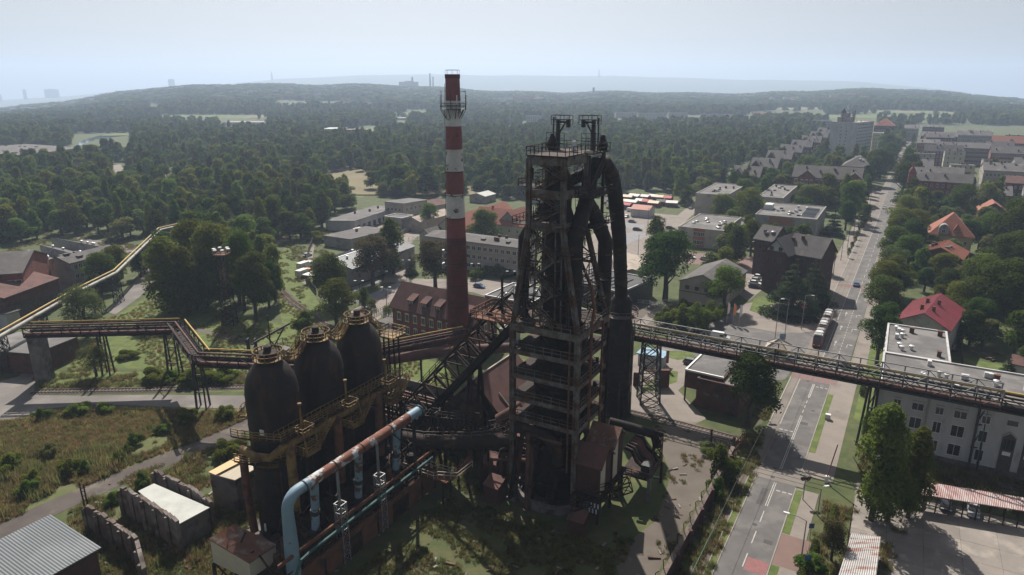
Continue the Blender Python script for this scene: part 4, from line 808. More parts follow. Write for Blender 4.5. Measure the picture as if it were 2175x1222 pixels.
# ---------------------------------------------------------------- hoist house
def gable_house(parent, x0, x1, y0, y1, e, rise, wm, rm, ridge='y', over=.4, th=.22):
    """wall + roof parts in the parent's frame"""
    xm, ym = (x0 + x1) / 2, (y0 + y1) / 2; b = MB()
    if ridge == 'y':
        for y, f in ((y0, 1), (y1, 0)):
            pts = [(x0, y, 0), (x1, y, 0), (x1, y, e), (xm, y, e + rise), (x0, y, e)]; b.poly(pts if f else pts[::-1])
        b.quad((x1, y0, 0), (x1, y1, 0), (x1, y1, e), (x1, y0, e)); b.quad((x0, y1, 0), (x0, y0, 0), (x0, y0, e), (x0, y1, e))
    else:
        for x, f in ((x0, 0), (x1, 1)):
            pts = [(x, y0, 0), (x, y1, 0), (x, y1, e), (x, ym, e + rise), (x, y0, e)]; b.poly(pts if f else pts[::-1])
        b.quad((x0, y0, 0), (x1, y0, 0), (x1, y0, e), (x0, y0, e)); b.quad((x1, y1, 0), (x0, y1, 0), (x0, y1, e), (x1, y1, e))
    w = b.build('wall', wm, parent)
    b = MB()
    if ridge == 'y':
        k = rise / ((x1 - x0) / 2)
        for s_ in (-1, 1):
            xe = x0 - over if s_ < 0 else x1 + over; ze = e - k * over
            A, B_, C, D = Vector((xe, y0 - over, ze)), Vector((xm, y0 - over, e + rise)), Vector((xm, y1 + over, e + rise)), Vector((xe, y1 + over, ze)); t_ = Vector((0, 0, th))
            a8 = [A, B_, C, D, A + t_, B_ + t_, C + t_, D + t_]
            b.add(a8, [(4, 5, 6, 7), (3, 2, 1, 0), (0, 1, 5, 4), (2, 3, 7, 6), (3, 0, 4, 7)] if s_ < 0 else [(7, 6, 5, 4), (0, 1, 2, 3), (4, 5, 1, 0), (6, 7, 3, 2), (7, 4, 0, 3)])
    else:
        k = rise / ((y1 - y0) / 2)
        for s_ in (-1, 1):
            ye = y0 - over if s_ < 0 else y1 + over; ze = e - k * over
            A, B_, C, D = Vector((x0 - over, ye, ze)), Vector((x1 + over, ye, ze)), Vector((x1 + over, ym, e + rise)), Vector((x0 - over, ym, e + rise)); t_ = Vector((0, 0, th))
            a8 = [A, B_, C, D, A + t_, B_ + t_, C + t_, D + t_]
            b.add(a8, [(4, 5, 6, 7), (3, 2, 1, 0), (0, 1, 5, 4), (1, 2, 6, 5), (3, 0, 4, 7)] if s_ < 0 else [(7, 6, 5, 4), (0, 1, 2, 3), (4, 5, 1, 0), (5, 6, 2, 1), (7, 4, 0, 3)])
    r_ = b.build('roof', rm, parent)
    return w, r_
hh_ = thing('hoist_house', 'dark stone walled hoist house with brown gable roof behind the skip incline', 'building', S(-26.6, 5), TH)
FOOT.append([S(-28, 4), S(-11, 4), S(-11, 22), S(-28, 22)])
gable_house(hh_, 0, 14.2, 0, 15, 7, 7.3, 'stone_wall', 'roof_brownred')
b = MB(); b.poly([(7.4, -.06, 13.6), (9.4, -.06, 11.6), (13.6, -.06, 4.2), (12.0, -.06, 4.0)]); b.build('dark_strip', 'soot', hh_)  # flat dark strip from the gable top down its right side
b = MB(); b.beam((7.1, -.5, 14.5), (7.1, 15.4, 14.5), .3, .2); b.beam((10.5, 3, 11.3), (14.4, 3, 7.2), .2); b.build('ridge_board', 'roof_beige', hh_)
# ---------------------------------------------------------------- stock bunkers beside the stoves
bk = thing('ore_bunker', 'overgrown rusty ore bunker deck with rails beyond the far stove', 'bunker', S(-38, 1), TH)
b = MB(); b.box(-3, 10.5, -4, 9, 0, 6.2); b.build('bunker_wall', 'concrete_dark', bk)
b = MB(); b.box(-3.2, -2.8, -4, 9, 6.2, 8.2); b.box(-2.8, 10.5, 8.6, 9.0, 6.2, 8.2); b.build('parapet', 'concrete_dark', bk)
for k in range(9): b = MB(); b.beam((-2.6, -3.4 + k * 1.45, 6.5), (10.3, -3.4 + k * 1.45, 6.5), .22, .5); b.build('beam', 'rust_dark' if k % 3 else 'rust_orange', bk)
for y in (-2, .2, 4, 6.2): b = MB(); b.beam((-2.6, y, 6.85), (10.3, y, 6.85), .16, .2); b.build('rail', 'steel_rail', bk)
# ---------------------------------------------------------------- hot blast main
hm = thing('hot_blast_main', 'dark thick blast pipe with walkway from the stoves to the furnace', 'pipe', S(-18, -9), TH)
b = MB(); b.path([(-8, -1, 8.0), (-2, 0, 8.2), (6, 2.2, 9.2), (12.6, 4.4, 10.6)], 1.15, 16); b.build('main_pipe', 'rust_dark', hm, True)
b = MB(); b.path([(8.4, 6.0, 12.3), (10.4, 6.6, 13.8), (12.6, 7.2, 15.6)], 1.0, 14); b.build('inlet_pipe', 'pipe_brown', hm, True)
b = MB(); pts = [(-8, -1.9, 9.3), (-2, -1.0, 9.5), (6, 1.2, 10.5), (11, 3.0, 11.5)]; b.rail(pts, 1.1, 1.6, .08); b.build('railing', 'frame_grey', hm)
for x, y, z in ((-6, -.7, 8), (1, .8, 8.4), (7, 2.5, 9.2)): b = MB(); b.beam((x, y, 0), (x, y, z), .45); b.build('support', 'rust_dark', hm)
b = MB(); b.box(-5.5, 4.5, -4.0, -1.4, 4.4, 4.55); b.build('copper_deck', 'rust_orange', hm)
b = MB(); b.rail([(-5.5, -4.0, 4.5), (2.0, -4.0, 4.5), (3.2, -4.6, 5.4), (6.4, -3.6, 5.6), (8.0, -1.6, 7.2)], 1.15, 1.3, .09); b.rail([(-5.5, -1.4, 4.5), (4.5, -1.4, 4.5)], 1.15, 1.3, .09); b.build('deck_railing', 'roof_beige', hm)
stair_flight((4.6, -2.6, 4.5), (7.4, -.8, 8.2), hm, .9, 'rust_orange')
for x in (-5, -1, 3.6): b = MB(); b.beam((x, -3.8, 0), (x, -3.8, 4.5), .25); b.beam((x, -1.6, 0), (x, -1.6, 4.5), .25); b.build('deck_post', 'rust_dark', hm)
b = MB(); truss_beam(b, (-4, 3.0, 8.5), (5, 5.5, 8.5), 3.5, 3, 5, .14); b.rail([(-4, 1.6, 12), (5, 4.1, 12)], 1.1, 1.2, .08); b.build('walkway_truss', 'rust_dark', hm)
# ---------------------------------------------------------------- cast house cabins
ch = thing('cast_house_cabin', 'rust roofed cabin pair with cream doors on stilts right of the furnace foot', 'cabin', S(4.9, 0), TH)
FOOT.append([S(4, -6), S(16, -6), S(16, 13), S(4, 13)])
for y0, rm, hz in ((-5.6, 'roof_brownred', 10.6), (-.4, 'roof_rusty', 11.6)):
    e0 = link('cabin', None, ch, (0.9, y0, 5.2)); gable_house(e0, 0, 4.0, 0, 4.6, hz - 5.2, 2.0, 'brick_villa', rm, 'x', .5)
    b = MB(); b.box(4.0, 4.07, .3, 2.1, .3, hz - 4.9); b.build('door', 'panel_cream', e0)
for x, y in ((1.2, -5.2), (4.6, -5.2), (1.2, 0), (4.6, 0), (4.6, 4)): b = MB(); b.beam((x, y, 0), (x, y, 5.2), .35); b.build('stilt', 'rust_dark', ch)
b = MB(); b.box(.7, 5.6, -6.2, 4.8, 4.95, 5.18); b.build('cabin_floor', 'rust_dark', ch)
b = MB(); b.box(3.4, 5.2, -6.1, -5.2, 2.2, 4.9); b.build('control_cabinet', 'metal_dark', ch); b = MB()
for k in range(6): b.box(3.5 + .28 * k, 3.72 + .28 * k, -6.16, -6.1, 2.5 + (k % 2), 3.3 + (k % 2))
b.build('white_panels', 'metal_light', ch)
# ---------------------------------------------------------------- slag plant platform
sp = thing('slag_platform', 'small steel platform crowded with pipes right of the furnace', 'platform', S(9.5, 4.2), TH)
b = MB(); b.box(0, 5, 0, 7.2, 4.0, 4.2); b.build('floor', 'rust_dark', sp); b = MB(); b.rail([(0, 0, 4.2), (5, 0, 4.2), (5, 7.2, 4.2)], 1.2, 1.1, .09, (1.0, .66, .33)); b.build('railing', 'frame_grey', sp)
b = MB(); b.box(4.6, 5.4, -.2, .6, 4.2, 4.35); b.beam((5, .2, 0), (5, .2, 4.2), .5); b.build('post', 'concrete_dark', sp)
for x, y in ((0.3, .3), (.3, 7), (5, 7)): b = MB(); b.beam((x, y, 0), (x, y, 4), .35); b.build('post', 'rust_dark', sp)
for k in range(6): b = MB(); y = .8 + k; b.path([(.4, y, 8.6), (1.6, y, 8.4), (2.4, y + .2, 6.6), (3.6, y + .2, 5.8), (4.2, y + .4, 4.4)], .34, 9); b.build('chute_pipe', random.choice(['rust_dark', 'soot', 'pipe_brown']), sp, True)
b = MB(); b.path([(-3.6, 3.6, 11.0), (0, 5, 10.2), (3.4, 6.4, 9.2), (4.2, 6.6, 7)], .8, 12); b.build('water_main', 'soot', sp, True)
b = MB(); b.box(3.4, 4.8, .5, 2.6, 4.2, 6.4); b.build('motor_housing', 'metal_dark', sp)
b = MB(); lattice_tower(b, (4.3, 6.2), 4.2, 9.5, 1.3, 1.3, 4, .1); b.box(3.4, 5.2, 5.8, 6.0, 9.4, 10.2); b.build('frame', 'rust_dark', sp)
# ---------------------------------------------------------------- pipe bridges
def bridge(label, pts, z, w=3.2, hgt=2.1, posts=(), name='pipe_bridge', pm='metal_dark', pipes=None, cage=False, step=4.2, truss_m='rust_dark'):
    t = thing(name, label, 'pipe bridge', (pts[0][0], pts[0][1], 0)); o0 = Vector((pts[0][0], pts[0][1], 0)); P = [Vector((p[0], p[1], 0)) - o0 for p in pts]
    for i in range(len(P) - 1):
        a, c = P[i] + Vector((0, 0, z)), P[i + 1] + Vector((0, 0, z)); L = (c - a).length; n = max(2, round(L / step)); d = (c - a).normalized(); sx = Vector((d.y, -d.x, 0)) * (w / 2)
        b = MB(); truss_beam(b, a, c, hgt, w, n, .17); b.build('truss_span', truss_m, t)
        b = MB(); b.quad(a - sx, a + sx, c + sx, c - sx); b.beam(a + sx * .8, c + sx * .8, .5, .5); b.build('deck', 'soot', t)
        for off, zz_, r, m in (pipes or ((-.55, hgt + .35, .17, 'pipe_yellow'), (.1, hgt + .25, .22, 'pipe_brown'), (.6, hgt + .22, .2, 'rust_dark'), (.3, .55, .4, 'pipe_brown'), (-.35, .6, .42, 'rust_dark'))):
            b = MB(); b.path([a + sx * off * 2 + Vector((0, 0, zz_)), c + sx * off * 2 + Vector((0, 0, zz_))], r, 9); b.build('pipe', m, t, True)
        if cage:
            b = MB()
            for k in range(n + 1):
                q = a.lerp(c, k / n)
                for s_ in (-1, 1): b.beam(q + sx * s_ + Vector((0, 0, hgt)), q + sx * s_ + Vector((0, 0, hgt + 1.5)), .18)
            for s_ in (-1, 1):
                b.beam(a + sx * s_ + Vector((0, 0, hgt + 1.5)), c + sx * s_ + Vector((0, 0, hgt + 1.5)), .16)
                for k in range(n): b.beam(a.lerp(c, k / n) + sx * s_ + Vector((0, 0, hgt + (1.5 if k % 2 else -1.5))), a.lerp(c, (k + 1) / n) + sx * s_ + Vector((0, 0, hgt + (-1.5 if k % 2 else 1.5))), .12)
            b.build('side_frame', 'metal_grey', t)
    for pd in posts:
        q = Vector((pd[0], pd[1], 0)) - o0; kind = pd[2]
        if kind == 'pillar': b = MB(); b.prism([(q.x - 1.5, q.y - 1.3), (q.x + 1.5, q.y - 1.3), (q.x + 1.5, q.y + 1.3), (q.x - 1.5, q.y + 1.3)], 0, z - .4); b.box(q.x - 1.9, q.x + 1.9, q.y - 1.6, q.y + 1.6, z - .4, z); b.build('pillar', 'concrete_dark', t)
        elif kind == 'tower': b = MB(); lattice_tower(b, (q.x, q.y), 0, z, 4.2, 3.2, 5, .2); b.build('support_tower', 'metal_dark', t)
        else:
            b = MB(); e = pd[3] if len(pd) > 3 else 1.3
            for s_ in (-1, 1): b.beam((q.x + s_ * e, q.y - .4, 0), (q.x + s_ * e * .8, q.y, z), .34); b.beam((q.x + s_ * e, q.y + 1.6, 0), (q.x + s_ * e * .8, q.y + .6, z), .3)
            for f in (.3, .62): b.beam((q.x - e, q.y, z * f), (q.x + e, q.y, z * f), .22); b.beam((q.x - e, q.y, z * f), (q.x + e, q.y, z * (f + .3)), .14)
            b.build('trestle', 'metal_dark', t)
        FOOT.append([(pd[0] - 2, pd[1] - 2), (pd[0] + 2, pd[1] - 2), (pd[0] + 2, pd[1] + 2), (pd[0] - 2, pd[1] + 2)])
    return t
zb = 12.4
bA = bridge('dark pipe bridge with yellow pipe on a stout concrete pillar, left of the stoves', [G(60, 712, zb), G(378, 704, zb), G(428, 772, zb), G(560, 778, zb), G(705, 782, zb)], zb,
            posts=[(*G(97, 808).xy, 'pillar'), (*G(228, 797).xy, 'trestle', .9), (*G(372, 803).xy, 'trestle'), (*G(430, 868).xy, 'trestle', 1.0), (*G(545, 830).xy, 'trestle', 1.0)])
cen = G(955, 722, 11.5)
bB = bridge('brown truss pipe bridge running from the far stove past the chimney foot', [tuple(G(806, 752, 11.5).xy), tuple(cen.xy), (cen.x + 3.5, cen.y + 2.2)], 11.5, 2.6, 1.6, posts=[(*G(810, 840).xy, 'trestle', .9)], truss_m='pipe_brown')
bpp = thing('gas_pipe', 'fat brown gas pipe sloping below the bridge to the chimney', 'pipe', G(802, 790).xyz * 0 + Vector((G(806, 766, 10.6).x, G(806, 766, 10.6).y, 0)))
q0 = G(806, 766, 10.6); q1 = G(962, 745, 10.2); b = MB(); b.path([Vector((0, 0, 10.6)), Vector((q1.x - q0.x, q1.y - q0.y, 10.2)), Vector((q1.x - q0.x + 18, q1.y - q0.y + 3, 10.0))], 1.15, 18); b.build('pipe_run', 'pipe_brown', bpp, True)
b = MB(); b.path([Vector((-3, -4, 10.6)), Vector((0, 0, 10.6))], 1.2, 18); b.build('pipe_end', 'rust_dark', bpp, True)
for u in (.1, .55): b = MB(); x, y = (q1.x - q0.x) * u, (q1.y - q0.y) * u; b.beam((x, y, 0), (x, y, 9.6), .4); b.build('prop', 'rust_dark', bpp)
zr = 14.0; br0, br1 = G(1375, 722, zr), G(2175, 876, zr); dd = (br1 - br0).normalized()
bC = bridge('long grey truss pipe bridge with yellow pipe crossing the street to the white building', [tuple((br0 - dd * 20).xy), tuple((br0 + dd * 26).xy), tuple((br0 + dd * 62).xy)], zr, 3.2, 2.3,
            posts=[(*(br0 + dd * 1).xy, 'tower'), (*G(1836, 955).xy, 'trestle', .8)], cage=True, step=3.6, truss_m='metal_dark', pipes=((-.4, 2.5, .2, 'pipe_yellow'), (.1, .8, .45, 'rust_dark'), (.35, .75, .4, 'pipe_brown'), (-.25, 1.9, .25, 'metal_dark')))
t_ = br0 + dd * 62; bD = bridge('dark pipe bridge with bright yellow pipe along the front of the white building', [tuple(t_.xy), tuple((t_ + dd * 40).xy)], zr, 3.0, 2.0, posts=[(*G(2062, 995).xy, 'trestle', .8)], pipes=((-.5, 2.35, .24, 'pipe_yellow'), (.1, .7, .45, 'rust_dark'), (.35, .7, .4, 'soot'), (.2, 2.2, .2, 'rust_dark')))
# reel of scrap under the tower
sc_ = MB()
for k in range(40):
    a = random.uniform(0, 6.28); q = G(1372, 818) + Vector((random.uniform(-1.6, 1.6), random.uniform(-1.6, 1.6), random.uniform(.2, 3.6))); sc_.beam(q, q + Vector((random.uniform(-1.4, 1.4), random.uniform(-1.4, 1.4), random.uniform(-1, 1))), .13)
tag(sc_.build('scrap_heap', 'roof_rusty'), 'tangled heap of scrap bars under the bridge support tower', 'scrap')
# ---------------------------------------------------------------- long pipeline at the left
pl = [G(x, y, 10) for x, y in ((-60, 742), (0, 708), (157, 619), (242, 577), (337, 487), (390, 475), (421, 467), (491, 433))]
lp = thing('pipeline', 'long yellow and grey pipeline on trestles running up into the wood at left', 'pipeline', (pl[0].x, pl[0].y, 0)); o0 = Vector((pl[0].x, pl[0].y, 0))
b = MB(); b.path([p - o0 + Vector((0, 0, .5)) for p in pl], .22, 8); b.build('yellow_pipe', 'pipe_yellow', lp, True)
b = MB(); b.path([p - o0 + Vector((.9, -.4, -.3)) for p in pl[:6]], .5, 10); b.build('grey_pipe', 'pipe_grey', lp, True)
for i in range(1, 6):
    for u in (0, .5):
        q = pl[i].lerp(pl[i + 1], u) - o0; b = MB(); lattice_tower(b, (q.x, q.y), 0, 9.5, 2.2, 1.5, 5, .14); b.build('trestle', 'metal_dark', lp)
        w_q = q + o0; FOOT.append([(w_q.x - 2, w_q.y - 2), (w_q.x + 2, w_q.y - 2), (w_q.x + 2, w_q.y + 2), (w_q.x - 2, w_q.y + 2)])
NOTREE.append([(p[0], p[1]) for p in band(pl[:6], 7)])
# ---------------------------------------------------------------- floodlight mast
fm = thing('floodlight_mast', 'rusty lattice floodlight mast among the trees at left', 'mast', G(489, 690)); zt = Zat(540, G(489, 690).y)
b = MB(); lattice_tower(b, (0, 0), 0, zt, 3.4, 1.3, 14, .13); b.build('lattice', 'rust_dark', fm)
b = MB(); b.box(-1.9, 1.9, -1.9, 1.9, zt, zt + .15); b.rail([(-1.9, -1.9, zt), (1.9, -1.9, zt), (1.9, 1.9, zt), (-1.9, 1.9, zt)], 1.2, 1.2, .09, closed=True); b.build('platform', 'rust_orange', fm)
for k in range(6):
    a = k * 1.05; b = MB(); b.lathe([(.15, zt + 1), (.55, zt + 1.3), (.5, zt + 1.6)], 10, (2 * math.cos(a), 2 * math.sin(a), 0)); b.build('floodlight', 'metal_light', fm)
# ---------------------------------------------------------------- foreground ruins and sheds
def quad_roof(parent, P, th, m, corr=0.0, n=40, name='roof'):
    """sloped sheet roof between four corners P0..P3 (parent frame); corrugated along P0-P1 if corr"""
    b = MB(); P = [Vector(p) for p in P]
    if corr:
        for k in range(n):
            u0, u1 = k / n, (k + 1) / n; um = (u0 + u1) / 2
            A0, A1, Am = P[0].lerp(P[1], u0), P[0].lerp(P[1], u1), P[0].lerp(P[1], um) + Vector((0, 0, corr)); B0, B1, Bm = P[3].lerp(P[2], u0), P[3].lerp(P[2], u1), P[3].lerp(P[2], um) + Vector((0, 0, corr))
            b.quad(A0, Am, Bm, B0); b.quad(Am, A1, B1, Bm)
    else: b.quad(*P)
    t_ = Vector((0, 0, th)); b.quad(*[p - t_ for p in P][::-1])
    for i in range(4): j = (i + 1) % 4; b.quad(P[i] - t_, P[j] - t_, P[j], P[i])
    return b.build(name, m, parent)
def shed(name, label, cat, C, zs, wm, rm, corr=.08, n=36, legs=False, zf=0.0, over=.3):
    """C: four roof corners (world xy) front-left, front-right, back-right, back-left; zs: their heights"""
    o0 = Vector((C[0][0], C[0][1], 0)); t = thing(name, label, cat, o0); P = [Vector((c[0], c[1], z)) - o0 for c, z in zip(C, zs)]
    cen_ = sum(P, Vector()) / 4; W = [p.lerp(Vector((cen_.x, cen_.y, p.z)), .04) for p in P]
    for i in range(4):
        j = (i + 1) % 4; b = MB(); b.quad((W[i].x, W[i].y, zf), (W[j].x, W[j].y, zf), W[j] - Vector((0, 0, .1)), W[i] - Vector((0, 0, .1))); b.build('wall', wm, t)
    quad_roof(t, P, .12, rm, corr, n)
    if legs:
        b = MB(); b.poly([(w.x, w.y, zf) for w in W]); b.build('floor', 'rust_dark', t)
        for w in W: b = MB(); b.beam((w.x, w.y, 0), (w.x, w.y, zf), .35); b.build('leg', 'rust_dark', t)
        b = MB()
        for i in range(4): j = (i + 1) % 4; b.beam((W[i].x, W[i].y, .2), (W[j].x, W[j].y, zf), .16); b.beam((W[j].x, W[j].y, .2), (W[i].x, W[i].y, zf), .16)
        b.build('bracing', 'rust_dark', t)
    FOOT.append([(c[0], c[1]) for c in C]); return t
h1, h2 = G(215, 1162, 7.5), G(107, 1093, 8.2); ex = (h1 - h2); ey = Vector((ex.y, -ex.x, 0)).normalized() * 26; ey.z = 0
shed('storage_hall', 'low hall with blue grey corrugated roof in the bottom left corner', 'hall', [h1 + ey, h1, h2, h2 + ey], [7.4, 7.4, 8.2, 8.2], 'brick_villa', 'roof_bluegrey', .06, 70)
def ruin_wall(name, label, tops, h0, th=.55, m='ruin_plaster', seed=1):
    rnd = random.Random(seed); o0 = Vector((tops[0][0], tops[0][1], 0)); t = thing(name, label, 'ruined wall', o0); b = MB(); pts = []
    for i in range(len(tops) - 1):
        a, c = Vector(tops[i]), Vector(tops[i + 1]); n = max(2, int((c - a).length / 1.0))
        for k in range(n): pts.append(a.lerp(c, k / n))
    pts.append(Vector(tops[-1])); pts = [p - o0 for p in pts]
    for i in range(len(pts) - 1):
        a, c = pts[i], pts[i + 1]; d = Vector((c.x - a.x, c.y - a.y, 0)); nn = Vector((d.y, -d.x, 0)).normalized() * (th / 2); za, zc = a.z + rnd.uniform(-.5, .25), c.z
        A = [Vector((a.x, a.y, 0)) - nn, Vector((c.x, c.y, 0)) - nn, Vector((c.x, c.y, 0)) + nn, Vector((a.x, a.y, 0)) + nn]
        zs = [za, zc - rnd.uniform(0, .35), zc - rnd.uniform(0, .35), za]
        b.add([*A, *[Vector((q.x, q.y, z_)) for q, z_ in zip(A, zs)]], [(4, 5, 6, 7), (0, 1, 5, 4), (1, 2, 6, 5), (2, 3, 7, 6), (3, 0, 4, 7)])
        if i % 3 == 0: b.beam((a.x + nn.x * 1.4, a.y + nn.y * 1.4, 0), (a.x + nn.x * 1.4, a.y + nn.y * 1.4, za * .92), .5)
    w = b.build('masonry', m, t); return t
def PZ(px, py, z): return G(px, py, z)
rw1 = ruin_wall('ruined_wall', 'broken freestanding wall with a steel post at its left end, by the blue grey hall', [PZ(181, 1069, 4.6), PZ(235, 1102, 4.4), PZ(289, 1142, 4.2), PZ(305, 1205, 3.2)], 0, seed=3)
b = MB(); b.beam((-.4, .3, 4), (-.9, .8, 7.6), .2); b.beam((.1, .3, 4), (-.3, .8, 7.4), .2)
for k in range(4): b.beam((-.5 - .1 * k, .4, 4.8 + k * .8), (0 - .1 * k, .4, 4.8 + k * .8), .1)
b.build('steel_post', 'rust_dark', rw1)
ruin_wall('ruined_wall', 'near broken wall of the roofed ruin, left of its white sheet roof', [PZ(257, 1031, 5.2), PZ(289, 1048, 5.4), PZ(340, 1080, 5.4), PZ(376, 1105, 5.2)], 0, seed=4)
ruin_wall('ruined_wall', 'far broken wall of the roofed ruin, right of its white sheet roof', [PZ(329, 997, 5.4), PZ(398, 1030, 5.4), PZ(448, 1064, 4.9)], 0, seed=5)
rr = [PZ(378, 1113, 4.4), PZ(445, 1077, 4.4), PZ(327, 1026, 4.7), PZ(293, 1042, 4.7)]
shed('ruin_shelter', 'white sheet roof spanning between two ruined walls', 'shelter', rr, [4.3, 4.3, 4.6, 4.6], 'concrete_dark', 'tin_white', 0, over=0)
shed('plank_shed', 'dark shed with cream and orange panel roof left of the nearest stove', 'shed', [PZ(499, 1019, 6), PZ(560, 985, 6), PZ(506, 970, 6.4), PZ(443, 1004, 6.4)], [5.9, 5.9, 6.3, 6.3], 'concrete_dark', 'panel_cream', .05, 18)
o_ = MB(); c_ = [PZ(443, 1004, 6.4), PZ(506, 970, 6.4), PZ(520, 978, 6.4), PZ(458, 1010, 6.4)]; o_.prism([(c.x, c.y) for c in c_], 6.42, 6.52); tag(o_.build('roof_sheet', 'panel_orange'), 'orange sheet laid along the cream shed roof edge', 'roof sheet')
sd = shed('tin_cabin', 'cream walled cabin with rusty corrugated roof on stilts at the bottom', 'cabin', [PZ(529, 1195, 6.6), PZ(588, 1156, 6.6), PZ(498, 1112, 7.4), PZ(443, 1144, 7.4)], [6.5, 6.5, 7.3, 7.3], 'panel_cream', 'roof_rusty', .09, 26, True, 3.6)
b = MB(); b.tube((.3, 5.6, 7.3), (.3, 5.6, 8.4), .12); b.build('flue', 'metal_light', sd)
# ---------------------------------------------------------------- boundary wall along the street
bw = thing('boundary_wall', 'old dark brick boundary wall with leaning fence posts beside the street', 'wall', T(-24, -8.3)); o0 = T(-24, -8.3)
b = MB(); b.beam(T(-24, -8.3, 1.3) - o0, T(31, -8.3, 1.3) - o0, .5, 2.6); b.build('brickwork', 'brick_villa', bw)
b = MB(); b.beam(T(-24, -8.3, 2.65) - o0, T(31, -8.3, 2.65) - o0, .7, .16); b.build('coping', 'stone_wall', bw)
for k in range(18): q = T(-23 + k * 3.1, -8.5) - o0; b = MB(); b.beam(q + Vector((0, 0, 2.2)), q + Vector((-.25, .05, 4.2)), .12); b.beam(q + Vector((-.25, .05, 4.2)), q + Vector((.2, .1, 4.5)), .08); b.build('fence_post', 'rust_dark', bw)
for k in range(9): q = T(-22 + k * 6.2, -7.95) - o0; b = MB(); b.box(q.x - .3, q.x + .3, q.y - .3, q.y + .3, 0, 2.75); b.build('buttress', 'brick_villa', bw)
gt = thing('works_gate', 'rusty framed railway gate at the end of the brick boundary wall', 'gate', T(31.5, -8.3)); o0 = T(31.5, -8.3)
for s_ in (0, 4.4):
    q = T(31.5 + s_ * .2, -8.3 - s_) - o0; b = MB(); b.beam(q, q + Vector((0, 0, 4.4)), .35); b.build('gate_post', 'rust_dark', gt)
b = MB(); b.rail([T(31.5, -8.3) - o0, T(38, -7.4) - o0], 3.2, 1.1, .1, (1.0, .5, .1)); b.build('gate_leaf', 'rust_orange', gt)
b = MB(); b.rail([T(31.5, -8.6) - o0, T(31.9, -12.9) - o0], 3.0, 1.1, .1, (1.0, .5, .1)); b.build('gate_leaf', 'rust_dark', gt)
gr_ = MB(); o0 = T(-24, -5.3); gr_.rail([T(-24, -5.6) - o0, T(30, -5.6) - o0], .9, 2.2, .05, (1.0,)); tag(gr_.build('street_guard_rail', 'green_paint', None, False, o0), 'thin green guard rail along the grass left of the street', 'guard rail')
# ================================================================== BUILDINGS
WIN = {}
def win_mesh(w, h, style):
    k = (round(w, 2), round(h, 2), style)
    if k not in WIN:
        f = MB(); t = min(.12, w * .09); fr = 'win_frame' if style in ('white', 'arch') else 'win_dark'
        for x0, x1, z0, z1 in ((-w / 2, w / 2, 0, t), (-w / 2, w / 2, h - t, h), (-w / 2, -w / 2 + t, t, h - t), (w / 2 - t, w / 2, t, h - t), (-t / 3, t / 3, t, h - t)): f.box(x0, x1, -.07, .02, z0, z1)
        if style == 'arch': f.poly([(-w / 2 - .12, -.09, h), (w / 2 + .12, -.09, h), (w / 2 + .05, -.09, h + .22), (0, -.09, h + .36), (-w / 2 - .05, -.09, h + .22)]); f.box(-w / 2 - .1, w / 2 + .1, -.14, 0, -.14, 0)
        p = MB(); p.quad((-w / 2, -.03, 0), (w / 2, -.03, 0), (w / 2, -.03, h), (-w / 2, -.03, h))
        c = MB(); c.v = f.v + p.v; c.f = f.f + [tuple(i + len(f.v) for i in q) for q in p.f]; c.m = [0] * len(f.f) + [1]
        WIN[k] = (f.mesh('window', fr), p.mesh('pane', 'glass'), c.mesh('window', [fr, 'glass']))
    return WIN[k]
def windows(parent, p, u, n, rows, w, h, z0, dz, L, style='white', near=False, margin=1.0, skip=()):
    """n x rows windows on a wall from p along unit u (length L); wall normal is u turned clockwise"""
    ang = math.atan2(u[1], u[0]); f, pn, c = win_mesh(w, h, style)
    for r_ in range(rows):
        for k in range(n):
            if (k, r_) in skip: continue
            s = margin + (L - 2 * margin) * (k + .5) / n; loc = (p[0] + u[0] * s, p[1] + u[1] * s, z0 + dz * r_)
            o = link('window', f if near else c, parent, loc, ang)
            if near: link('pane', pn, o)
VENT = {}
def vent_mesh(kind):
    if kind not in VENT:
        b = MB()
        if kind == 'cowl': b.lathe([(.32, 0), (.32, .7), (.5, .72), (.5, 1.0), (.1, 1.15)], 10); VENT[kind] = b.mesh('vent', 'metal_light')
        elif kind == 'stack': b.box(-.45, .45, -.35, .35, 0, 1.1); b.box(-.52, .52, -.42, .42, 1.1, 1.25); VENT[kind] = b.mesh('chimney', 'brick_dark')
        elif kind == 'hatch': b.box(-.8, .8, -.6, .6, 0, .5); b.box(-.9, .9, -.7, .7, .5, .62); VENT[kind] = b.mesh('roof_hatch', 'roof_slate')
        elif kind == 'ac': b.box(-.6, .6, -.35, .35, .15, 1.1); b.box(-.6, -.5, -.35, .35, 0, .15); b.box(.5, .6, -.35, .35, 0, .15); VENT[kind] = b.mesh('air_conditioner', 'metal_light')
        elif kind == 'dome': b.lathe([(.9, 0), (.9, .3), (.75, .55), (.4, .72), (.05, .78)], 14); VENT[kind] = b.mesh('roof_light', 'metal_grey')
    return VENT[kind]
